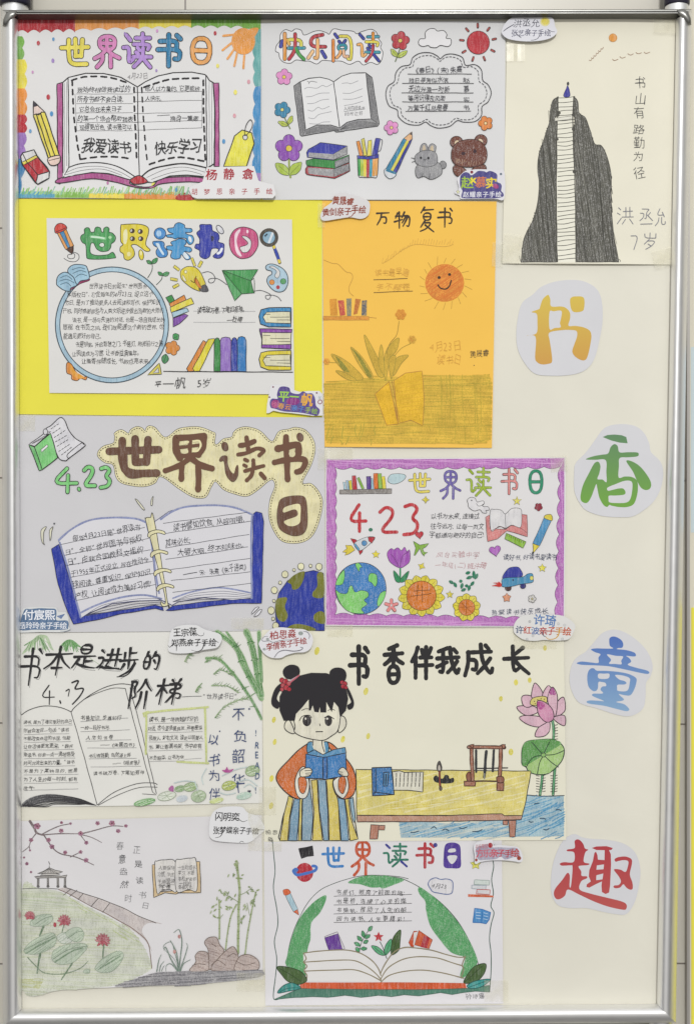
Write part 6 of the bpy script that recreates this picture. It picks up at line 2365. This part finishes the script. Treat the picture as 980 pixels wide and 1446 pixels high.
part('drawn_leaves', 'dark leaves at both lower corners')
U(*D3)
F('132,985 170,975 250,990 310,1020 345,1075 280,1105 210,1080 165,1035', '4a6438', '2f3f28', 5)
L('150,990 230,1035 300,1080', 4, '2f3f28')
F('140,1165 160,1125 200,1100 250,1095 300,1128 220,1150', '3a9088', '26504c', 5)
L('150,1158 210,1130 290,1128', 4, '26504c')
U(*D4)
F('560,1060 590,1000 640,945 710,932 705,990 660,1045 600,1065', '4a6438', '2f3f28', 5)
L('570,1055 630,1000 690,945', 4, '2f3f28')
F('585,1080 640,1050 740,1038 715,1070 660,1098 600,1100', '3a9a94', '26504c', 5)
L('600,1092 660,1070 730,1045', 4, '26504c')
part('date_cloud', 'small blue-outlined cloud with the date')
F('315,385 330,350 365,338 400,348 440,345 480,360 485,400 480,440 450,450 400,445 350,435 330,410', 'dad8db', '5a6a98', 6)
T('4月23', 342, 405, 446, 46, '3a3a3c', .0, 3)
part('drawn_star', 'yellow star half under the sticker')
star(642, 245, 38, 'dcd860', '6a6a40', 3, inn=.5)
part('drawn_books', 'three pale books on an orange shelf')
F('590,450 700,455 765,460 765,472 590,468', 'd0643c', None, smooth=False)
F('635,350 740,356 735,388 632,382', 'cfd8d2', '8a9a94', 4, False)
F('615,388 715,388 712,418 615,412', 'd6d8da', '8a94a0', 4, False)
F('652,418 742,420 738,452 648,448', 'dcd8d9', 'b05048', 5, False)
part('drawn_book', 'blue open book')
F('636,548 690,555 745,575 735,625 715,655 680,648 622,645', '4f8fc8', '2f6aa8', 5, False)
L('690,555 682,648', 4, '2f6aa8')
for y in (575, 595, 615):
    L([(645, y), (675, y + 3)], 4, 'b8d0e4')
    L([(698, y + 4), (725, y + 10)], 4, 'b8d0e4')
part('name_writing')
T('孙诗瑶', 572, 1175, 706, 42, '4a4a4c', -.008, -3)

# ================================================================== the four cut-out title characters
CG = 'cut-out title characters down the right side'
WP = 'cfcfd3'


def two(y0, y1):
    c = S.root.location.z
    return B(800, y1).z - c, B(800, y0).z - c


U(720, 390, 7)
cutout('cutout_character', 'round white paper cutout with a golden yellow character', 'paper cutout', CG,
       '60,600 70,450 115,270 220,185 300,110 420,60 560,38 700,45 800,85 870,150 905,260 912,420 895,560 850,760 800,870 720,940 600,975 420,985 240,962 130,840 75,720', WP, .0010, lift=lambda x, y: 0.0)
z1, z2 = two(415, 515)
g = gradmat('golden_print', 'c4923a', 'cbb13e', z1, z2)
part('printed_character')
F('250,600 245,800 265,850 310,872 370,868 412,845 405,740 390,640 385,560 500,535 600,532 655,545 658,600 630,680 612,745 640,795 700,830 745,825 770,770 795,650 800,580 780,535 720,505 640,492 575,490 590,420 588,360 550,315 500,300 405,298 395,230 380,190 365,188 320,230 295,300 285,325 210,355 260,372 268,450 258,565 160,588', g)
F('388,355 430,348 505,345 500,420 490,465 497,505 440,512 388,520', WP, kind='paper')
F('590,240 605,210 650,200 726,215 728,320 700,350 630,355 600,320', g)

U(800, 590, 7)
cutout('cutout_character', 'white paper cutout with a green character', 'paper cutout', CG,
       '70,560 85,450 180,350 270,230 350,120 430,75 560,62 680,85 760,150 810,250 830,340 920,430 950,540 930,680 880,790 800,880 660,970 520,982 350,970 200,920 130,850 75,730', WP, .0010, lift=lambda x, y: 0.0)
z1, z2 = two(612, 717)
g = gradmat('green_print', '6a9e36', '567f58', z1, z2)
part('printed_character')
F('352,190 400,170 470,165 540,172 585,190 598,252 520,245 440,225', g, smooth=False)
F('185,410 260,380 340,365 405,352 430,290 468,260 500,280 518,340 600,340 690,342 708,360 690,382 600,390 520,398 512,480 510,590 570,580 640,585 690,620 700,690 690,770 660,850 600,880 520,882 440,868 420,860 395,880 360,860 320,790 300,700 290,655 270,700 240,780 205,835 170,840 138,815 135,760 160,660 220,540 270,450 310,435 330,480 318,550 300,605 350,610 390,635 388,540 382,418 280,415', g)
F('400,690 480,655 560,625 620,622 645,650 640,740 620,810 580,838 500,842 420,835 410,800 415,770 480,768 560,760 578,735 555,700 510,698 450,712 405,720', WP, kind='paper')
F('585,428 640,430 720,480 790,565 828,640 822,695 780,714 730,690 690,620 650,530', g)

U(795, 880, 7)
cutout('cutout_character', 'white paper cutout with a blue character', 'paper cutout', CG,
       '60,540 80,420 130,340 220,280 300,190 380,100 470,65 560,72 660,120 760,200 840,300 880,420 860,520 815,590 810,720 790,830 720,895 620,920 480,890 330,840 200,805 130,760 75,650', WP, .0010, lift=lambda x, y: 0.0)
z1, z2 = two(900, 1004)
g = gradmat('blue_print', '7fa2c4', '4568b0', z1, z2)
part('printed_character')
F('455,150 480,132 520,135 570,165 590,205 580,240 540,245 530,256 620,265 700,290 715,320 690,328 620,322 650,345 668,380 635,410 720,440 820,465 848,485 830,500 760,490 600,455 450,425 300,415 180,410 130,395 180,378 280,388 345,390 345,340 365,305 310,285 272,258 320,248 400,250 490,248 460,225 452,190', g)
F('430,308 520,322 588,328 570,370 572,405 510,402 450,398 470,360', WP, kind='paper')
F('235,560 240,490 265,450 300,445 330,468 420,470 540,480 640,500 710,535 722,570 700,650 660,710 600,710 545,700 595,748 580,765 520,778 600,800 650,850 620,868 540,850 400,815 260,795 228,775 260,762 340,765 400,768 300,725 282,708 300,695 390,692 365,655 385,625 420,620 415,590 380,580 345,582 340,640 320,668 290,668 250,630', g)
F('345,500 400,498 452,500 440,545 350,545', WP, kind='paper')
F('510,512 580,515 650,540 655,580 630,665 540,668 530,640 535,608 600,605 622,590 600,570 550,555', WP, kind='paper')

U(770, 1170, 7)
cutout('cutout_character', 'white paper cutout with a red character', 'paper cutout', CG,
       '50,560 65,380 110,230 170,120 240,65 300,55 360,85 450,100 600,110 750,140 850,200 910,290 935,420 920,560 880,720 800,840 700,845 560,820 400,785 250,785 130,760 70,680', WP, .0010, lift=lambda x, y: 0.0)
z1, z2 = two(1185, 1285)
g = gradmat('red_print', 'b4504c', 'a8303c', z1, z2)
part('printed_character')
F('285,125 310,105 340,115 370,150 388,195 420,208 390,235 375,325 430,345 410,360 325,370 350,420 355,465 405,470 405,490 350,520 335,600 440,640 600,680 740,715 795,745 795,790 760,800 620,770 480,720 330,650 220,600 190,660 140,695 100,690 80,645 95,590 160,510 205,445 225,438 238,470 235,570 250,560 265,380 240,362 160,365 140,345 180,330 275,328 280,235 215,222 215,205 285,190', g)
F('455,190 500,175 600,172 662,190 650,208 625,212 642,250 645,350 635,560 625,630 590,645 555,625 550,560 555,520 490,550 430,582 402,575 405,550 445,520 425,470 430,410 465,320 480,240 495,225 510,260 515,305 580,310 582,212 500,210', g, smooth=False)
F('505,362 575,352 570,400 500,405', WP, kind='paper', smooth=False)
F('500,460 568,442 560,500 498,508', WP, kind='paper', smooth=False)
F('680,300 720,280 790,275 845,300 850,350 830,450 855,530 858,590 835,602 800,585 765,550 735,580 690,588 668,575 680,560 720,555 742,520 720,470 675,410 690,398 740,405 790,425 815,350 810,318 770,310 720,318 690,325', g)
F('760,560 768,548 775,556', WP, kind='paper')

# ================================================================== name stickers
NG = 'cut-out name stickers on the drawings'


def lin_lift(c, gx, gy, base=.0004):
    gx, gy = gx * .17, gy * .17
    if abs(gx) + abs(gy) > 5e-5:
        base += .0022

    """a stiff sticker that stands off along one side"""
    def f(x, y):
        return base + gx * (x - c[0]) + gy * (y - c[1])
    return f


U(190, 0, 4.9)
cutout('name_sticker', 'white strip sticker with two rows of dark red characters, over the rainbow border', 'name sticker', NG,
       '475,1265 505,1165 830,1160 862,1262 965,1290 982,1355 960,1382 440,1382 405,1370 380,1315 395,1298', 'dcdbdc', .0042, smooth=False, lift=lin_lift((260, 235), 2e-4, 1.5e-4))
part('printed_name')
for ch, x in (('杨', 500), ('静', 620), ('翕', 750)):
    T(ch, x, 1245, x + 76, 84, 'a02c38', .018, 0, .3)
part('printed_caption')
for i, ch in enumerate('胡梦思亲子手绘'):
    T(ch, 400 + i * 86, 1352, 442 + i * 86, 46, 'a8343c', .006, 0, .3)
U(640, 225, 12.25)
cutout('name_sticker', 'sticker with rainbow bubble characters on purple, under the brown bear', 'name sticker', NG,
       '60,360 110,290 200,215 300,195 420,185 600,190 760,200 870,230 868,690 700,698 300,698 120,695 100,640 20,600 30,540 90,520', 'd8d7dc', .0044, lift=lin_lift((640, 225), 1e-4, 1e-4))
part('printed_border', 'purple outline shape behind the characters')
F('110,330 140,270 200,235 260,250 300,290 360,260 420,215 520,220 560,240 620,215 700,240 750,290 745,400 800,430 825,480 815,560 850,600 845,660 700,690 400,690 160,685 130,640 150,560 110,480', '4b4684', None)
part('printed_name')
T('赵', 125, 500, 345, 225, None, .02, 0, .2, cols=['9ab840'])
G('.', 300, 330, 360, 400, 10, 'e0cc40')
T('慕', 365, 490, 565, 200, None, .008, 0, .2, cols=['d07848'])
T('实', 555, 500, 735, 205, None, .02, 0, .2, cols=['e0c83c'])
L('300,345 370,415', 30, 'e0cc40')
L('365,345 300,420', 30, 'e0cc40')
O(720, 480, 55, 40, 'a03a78', None, rot=30)
O(310, 235, 26, 26, '8a3040')
O(812, 270, 20, 20, '5a6a7a')
star(72, 575, 40, 'd8d8b0', '6a6a50', 6)
part('printed_caption')
T('赵耀亲子手绘', 155, 662, 825, 108, 'e4e4ea', .008, 0, .15)
U(700, 20, 9.8)
cutout('name_sticker', 'oval sticker with thin dark characters and a yellow sun, top of mountain drawing', 'name sticker', NG,
       '70,290 90,200 140,130 220,80 400,60 600,65 720,70 780,110 800,200 830,270 790,330 700,375 560,400 400,405 250,390 140,360', 'd9d9e0', .0060, lift=lin_lift((700, 65), 1e-4, -2e-4, .0008))
part('printed_sun', 'fuzzy yellow sun')
O(662, 138, 66, 64, 'ddd596')
O(662, 136, 48, 46, 'd9c94e')
part('printed_name')
T('洪丞允', 225, 200, 590, 125, '3a3a4a', -.004, 0, .6)
L('90,270 160,215 240,168', 12, '3a3a4a', tp=-.6)
part('printed_caption')
T('张艺亲子手绘', 198, 325, 745, 100, '3a3a5a', -.002, 0, .5)
L('265,290 300,330 340,358', 10, '3a3a4a', tp=-.6)
L('600,290 570,360 520,385 470,388', 9, '3a3a4a', tp=.5)
L('700,245 750,270 800,278', 8, '3a3a4a', tp=.5)
U(445, 270, 3.698)
cutout('name_sticker', 'cloud sticker with brown-red brush characters, corner of the orange sheet', 'name sticker', NG,
       '28,135 45,95 90,60 95,30 140,15 190,25 240,38 280,60 285,95 275,130 240,148 180,140 110,150 45,158', 'd7d5d6', .0050, lift=lin_lift((480, 285), -1e-4, -5e-4, .0012))
part('printed_name')
T('黄晟睿', 90, 72, 202, 44, '8f3f2c', .018, 0, .6)
part('printed_caption')
T('黄剑亲子手绘', 38, 135, 268, 46, '8f3f2c', .016, -5, .6)
L('200,120 190,135 175,138', 5, '8f3f2c', tp=.6)
U(375, 535, 11.53)
cutout('name_sticker', 'sticker with green and orange bubble characters on purple, corner of yellow card', 'name sticker', NG,
       '20,560 30,420 60,250 90,100 200,95 300,105 400,130 480,190 560,215 700,200 880,200 925,250 930,600 780,605 600,580 420,560 250,545 130,520 60,560', 'dad9dc', .0044, smooth=False, lift=lin_lift((375, 535), 1e-4, 1e-4))
part('printed_border', 'purple outline shape behind the characters')
F('190,260 225,150 300,125 390,150 420,225 540,250 610,205 680,240 760,240 805,310 815,400 830,450 885,510 850,600 760,590 620,560 480,545 290,530 160,490 90,470 75,380 110,325 200,325', '5a4a8c', None)
O(450, 370, 110, 60, '8a3480')
O(165, 410, 70, 70, '9c3a7c')
part('printed_name')
T('平', 205, 350, 390, 185, '9cc850', .022, 4, .2)
T('一', 395, 345, 540, 150, '9cc850', .04, 4, .2)
T('帆', 545, 415, 800, 210, 'e0aa40', .022, 4, .2)
part('printed_caption')
T('徐春云亲子手绘', 90, 455, 860, 104, None, .008, 9, .2, cols=['c06a90', 'd9a03c', 'dc9040', '5a8cc8', '4a80c0', '98b840', '8fb43c'])
dots('128,135 68,300 835,232', 14, '7a4a5a')
O(888, 378, 32, 32, None, '8a3a48', 12)
T('父', 850, 330, 920, 66, '4a7a80', .0)
U(25, 845, 12.25)
cutout('name_sticker', 'blue and white block-letter sticker with a paper plane, lower left of the blue notebook', 'name sticker', NG,
       '66,590 66,370 110,170 200,150 400,140 680,150 720,230 850,230 900,330 900,480 930,530 800,580 400,575', 'd4d6d6', .0026, smooth=False, lift=lin_lift((25, 845), 1e-4, 1e-4))
part('printed_border', 'steel blue outline shape behind the characters')
F('72,370 100,270 150,180 240,180 390,165 560,170 670,180 690,260 690,370 880,380 890,500 850,530 600,540 300,535 72,540', '5a7698', None)
F('690,300 838,260 770,350 720,320', '4a6a9c', None, smooth=False)
part('printed_name')
T('付宸熙', 118, 350, 665, 190, 'e6e8ee', .016, 0, .1)
part('printed_caption')
T('岳玲玲亲子手绘', 40, 510, 868, 126, 'e6e8ee', .008, 0, .1)
L('760,560 850,560 930,525', 8, '7a8a98')
U(720, 860, 10.32)
cutout('name_sticker', 'sticker with blue and red brush characters, lower right of purple bordered drawing', 'name sticker', NG,
       '40,300 50,220 100,140 180,90 350,70 600,75 700,80 800,110 900,180 935,250 900,340 860,410 800,440 650,450 480,440 350,455 200,440 120,400 60,350', 'd7d6d4', .0042, lift=lin_lift((760, 880), 1e-4, 2e-4, .0008))
part('printed_name')
T('许琦', 330, 215, 655, 172, '5a7aac', .016, 3, .4)
part('printed_caption')
T('许红波亲子手绘', 70, 340, 870, 128, None, .014, 2, .4, cols=['55607c', 'b04030', '5a70a0', 'a83c3c', 'b4402c', 'c07a34', 'b8502c'])
L('700,300 690,370 640,420 560,430 510,400', 18, 'c89a3c', tp=.6)
L('450,330 480,380 510,395', 16, '5a6070', tp=.6)
for x, y in ((275, 175), (320, 380), (690, 205), (745, 425), (780, 225), (235, 430)):
    O(x, y, 18, 18, 'c8c8c8', '9a9a9a', 3)
U(235, 880, 11.53)
cutout('name_sticker', 'white sticker with black brush characters, over the top edge of the bamboo drawing', 'name sticker', NG,
       '40,370 60,250 80,140 150,60 300,20 500,22 580,60 660,95 780,125 880,160 920,230 890,320 840,375 760,395 600,420 450,460 300,475 160,475 60,450', 'd9d9da', .0042, lift=lin_lift((250, 890), 5e-4, 5e-4, .0006))
part('printed_name')
T('王宗葆', 125, 200, 515, 150, '2e2d2f', .012, -3, .5)
L('500,160 560,190 620,175 625,140', 10, '2e2d2f', tp=.5)
part('printed_caption')
T('郑燕亲子手绘', 95, 355, 830, 132, '2e2d2f', .012, -1, .5)
L('130,320 70,380 40,345', 12, '2e2d2f', tp=.6)
L('180,340 180,440', 14, '2e2d2f', tp=.6)
L('630,300 600,400 520,440 420,420', 18, '2e2d2f', tp=.8)
L('780,240 830,280 870,298', 12, '2e2d2f', tp=.6)
U(365, 880, 12.25)
cutout('name_sticker', 'oval sticker with red characters and grey cloud scrolls, corner of the cream desk drawing', 'name sticker', NG,
       '15,360 30,300 110,200 200,110 300,70 420,60 600,80 780,90 880,140 930,200 945,300 900,420 800,480 650,490 500,530 400,580 280,585 180,560 80,480', 'd9d8dc', .0046, lift=lin_lift((370, 890), 3e-4, 4e-4, .0008))
part('printed_scrolls', 'grey cloud scroll lines')
L('170,215 110,220 70,270 100,300 200,290 260,320 400,280 560,275 660,250', 12, '77757c', tp=-.5)
L('780,130 850,140 890,200 870,255', 14, '77757c', tp=-.5)
L('280,575 360,480 480,450 620,465 720,450 770,410 730,395', 18, '77757c', tp=-.4)
O(735, 160, 40, 34, '8c9490')
O(165, 262, 28, 22, 'a4aaa6')
O(110, 435, 30, 22, 'a4aaa6')
part('printed_name')
T('柏思淼', 205, 255, 670, 160, '963a38', .016, -4, .5)
part('printed_caption')
T('李倩亲子手绘', 150, 450, 860, 138, '963a38', .014, -10, .5)
U(190, 1130, 4.575)
cutout('name_sticker', 'white bent sticker with black brush characters, above the bamboo canes', 'name sticker', NG,
       '488,200 492,130 510,70 560,38 640,32 700,40 735,75 800,100 835,150 838,190 800,225 740,265 640,262 540,250 500,232', 'dcdcde', .0030, lift=lin_lift((352, 1165), -6e-4, 2.5e-4, .0010))
part('printed_name')
T('闪明奕', 525, 120, 682, 60, '2c2b2d', .012, -1, .5)
L('670,110 700,130 732,122', 5, '2c2b2d', tp=.7)
part('printed_caption')
T('张梦蝶亲子手绘', 512, 200, 805, 50, '2c2b2d', .012, 2, .5)
L('575,190 560,220 525,230', 6, '2c2b2d', tp=.7)
L('780,180 815,185 838,185', 5, '2c2b2d', tp=.6)
L('680,262 695,256 710,262', 3, '4a4a4c')
U(660, 1180, 12.25)
cutout('name_sticker', 'irregular sticker with pink and red shaded characters, over the yellow star', 'name sticker', NG,
       '90,180 120,100 220,60 360,35 420,55 430,140 520,130 700,150 850,170 920,260 940,380 900,430 800,415 640,395 450,390 300,400 200,420 140,450 105,420 110,300', 'd8d7dc', .0042, smooth=True, lift=lin_lift((740, 1190), -3e-4, 3e-4, .0010))
part('printed_border', 'grey-lilac shading behind the characters')
F('130,190 300,120 330,110 420,170 520,170 700,180 840,190 890,290 880,360 800,340 640,380 560,330 470,370 300,380 170,370', 'a6a2b4', None)
part('printed_name')
T('孙诗瑶', 135, 190, 330, 92, 'b0707a', .004, -3, .4)
O(380, 135, 40, 44, 'a83038')
T(',', 445, 120, 470, 90, '3a4a5a', .01)
part('printed_caption')
T('方乐亲子手绘', 135, 325, 870, 150, None, .016, 0, .4, cols=['c05a68', 'c0606c', 'bc4c58', 'b83c48', 'a83440', 'ac4440'])
O(135, 380, 24, 26, '98402c')
O(875, 360, 36, 34, '98402c')

# ================================================================== clear tape
flush()
TAPE = bpy.data.materials.new('clear_tape')
TAPE.use_nodes = True
_n, _l = TAPE.node_tree.nodes, TAPE.node_tree.links
_p = _n['Principled BSDF']
_p.inputs['Base Color'].default_value = (.80, .77, .60, 1)
_p.inputs['Roughness'].default_value = .22
_tr = _n.new('ShaderNodeBsdfTransparent')
_mx = _n.new('ShaderNodeMixShader')
_no = _n.new('ShaderNodeTexNoise')
_no.inputs['Scale'].default_value = 60
_mr = _n.new('ShaderNodeMapRange')
_mr.inputs[1].default_value, _mr.inputs[2].default_value = .35, .7
_mr.inputs[3].default_value, _mr.inputs[4].default_value = .05, .17
_tc = _n.new('ShaderNodeTexCoord')
_l.new(_tc.outputs['Object'], _no.inputs['Vector'])
_l.new(_no.outputs[0], _mr.inputs[0])
_l.new(_mr.outputs[0], _mx.inputs[0])
_l.new(_tr.outputs[0], _mx.inputs[1])
_l.new(_p.outputs[0], _mx.inputs[2])
_l.new(_mx.outputs[0], _n['Material Output'].inputs['Surface'])
for x, y, w_, h_, r_, d_, lb in (
        (940, 38, 38, 24, 3, .0075, 'clear tape over the upper right corner of the mountain drawing'),
        (722, 352, 26, 40, 8, .0066, 'clear tape over the lower left corner of the mountain drawing'),
        (935, 365, 30, 26, -14, .0068, 'clear tape over the lower right corner of the mountain drawing'),
        (727, 76, 26, 24, 0, .0052, 'clear tape under the oval sticker of the mountain drawing'),
        (454, 305, 10, 34, 0, .0052, 'narrow clear tape between yellow card and orange sheet'),
        (702, 360, 16, 34, 2, .0056, 'clear tape on the right edge of the orange sheet'),
        (40, 598, 22, 22, 0, .0044, 'clear tape at the upper left of the blue notebook drawing'),
        (456, 648, 14, 30, 0, .0052, 'clear tape at the right edge of the brown bubble drawing'),
        (482, 641, 32, 18, 0, .0045, 'clear tape above the purple shelf corner'),
        (350, 880, 46, 16, 0, .0052, 'clear tape below the dark blue globe dots'),
        (788, 655, 24, 22, -6, .0048, 'clear tape at the upper right of the purple border'),
        (480, 890, 36, 18, 0, .0040, 'clear tape at the lower left of the purple border'),
        (755, 905, 60, 22, 0, .0036, 'clear tape behind the blue and red brush sticker'),
        (362, 1170, 22, 60, 0, .0062, 'clear tape down the side of the bent white sticker'),
        (355, 1385, 40, 26, 0, .0058, 'clear tape below the brown rocks of the pavilion drawing'),
        (385, 1195, 26, 12, 0, .0052, 'clear tape at the top left of the green arch drawing'),
        (700, 1398, 34, 30, 0, .0044, 'clear tape at the lower right of the green arch drawing'),
        (378, 1130, 24, 40, 0, .0042, 'clear tape at the left edge of the cream desk drawing')):
    V = []
    c_, s_ = math.cos(math.radians(r_)), math.sin(math.radians(r_))
    ctr = B(x, y)
    n = 5
    for j in range(n + 1):
        for i in (-1, 1):
            px, py = w_ * (j / n - .5) , i * h_ / 2
            q = B(x + px * c_ - py * s_, y + px * s_ + py * c_)
            q.y -= d_ + .0003 * math.sin(j * 2.1 + x)
            V.append(q)
    t_ = [v_ + Vector((0, .00006, 0)) for v_ in V]
    m_ = len(V)
    Fc = []
    for j in range(n):
        a = 2 * j
        Fc += [[a, a + 1, a + 3, a + 2], [m_ + a, m_ + a + 2, m_ + a + 3, m_ + a + 1], [a, a + 2, m_ + a + 2, m_ + a], [a + 1, m_ + a + 1, m_ + a + 3, a + 3]]
    Fc += [[0, m_, m_ + 1, 1], [m_ - 2, m_ - 1, 2 * m_ - 1, 2 * m_ - 2]]
    o = new_obj('tape_strip', [v_ - ctr for v_ in V + t_], Fc, [TAPE])
    o.location = ctr
    tagp(o, lb, 'tape', 'clear tape holding the drawings')
flush()
bpy.data.objects.remove(_to)
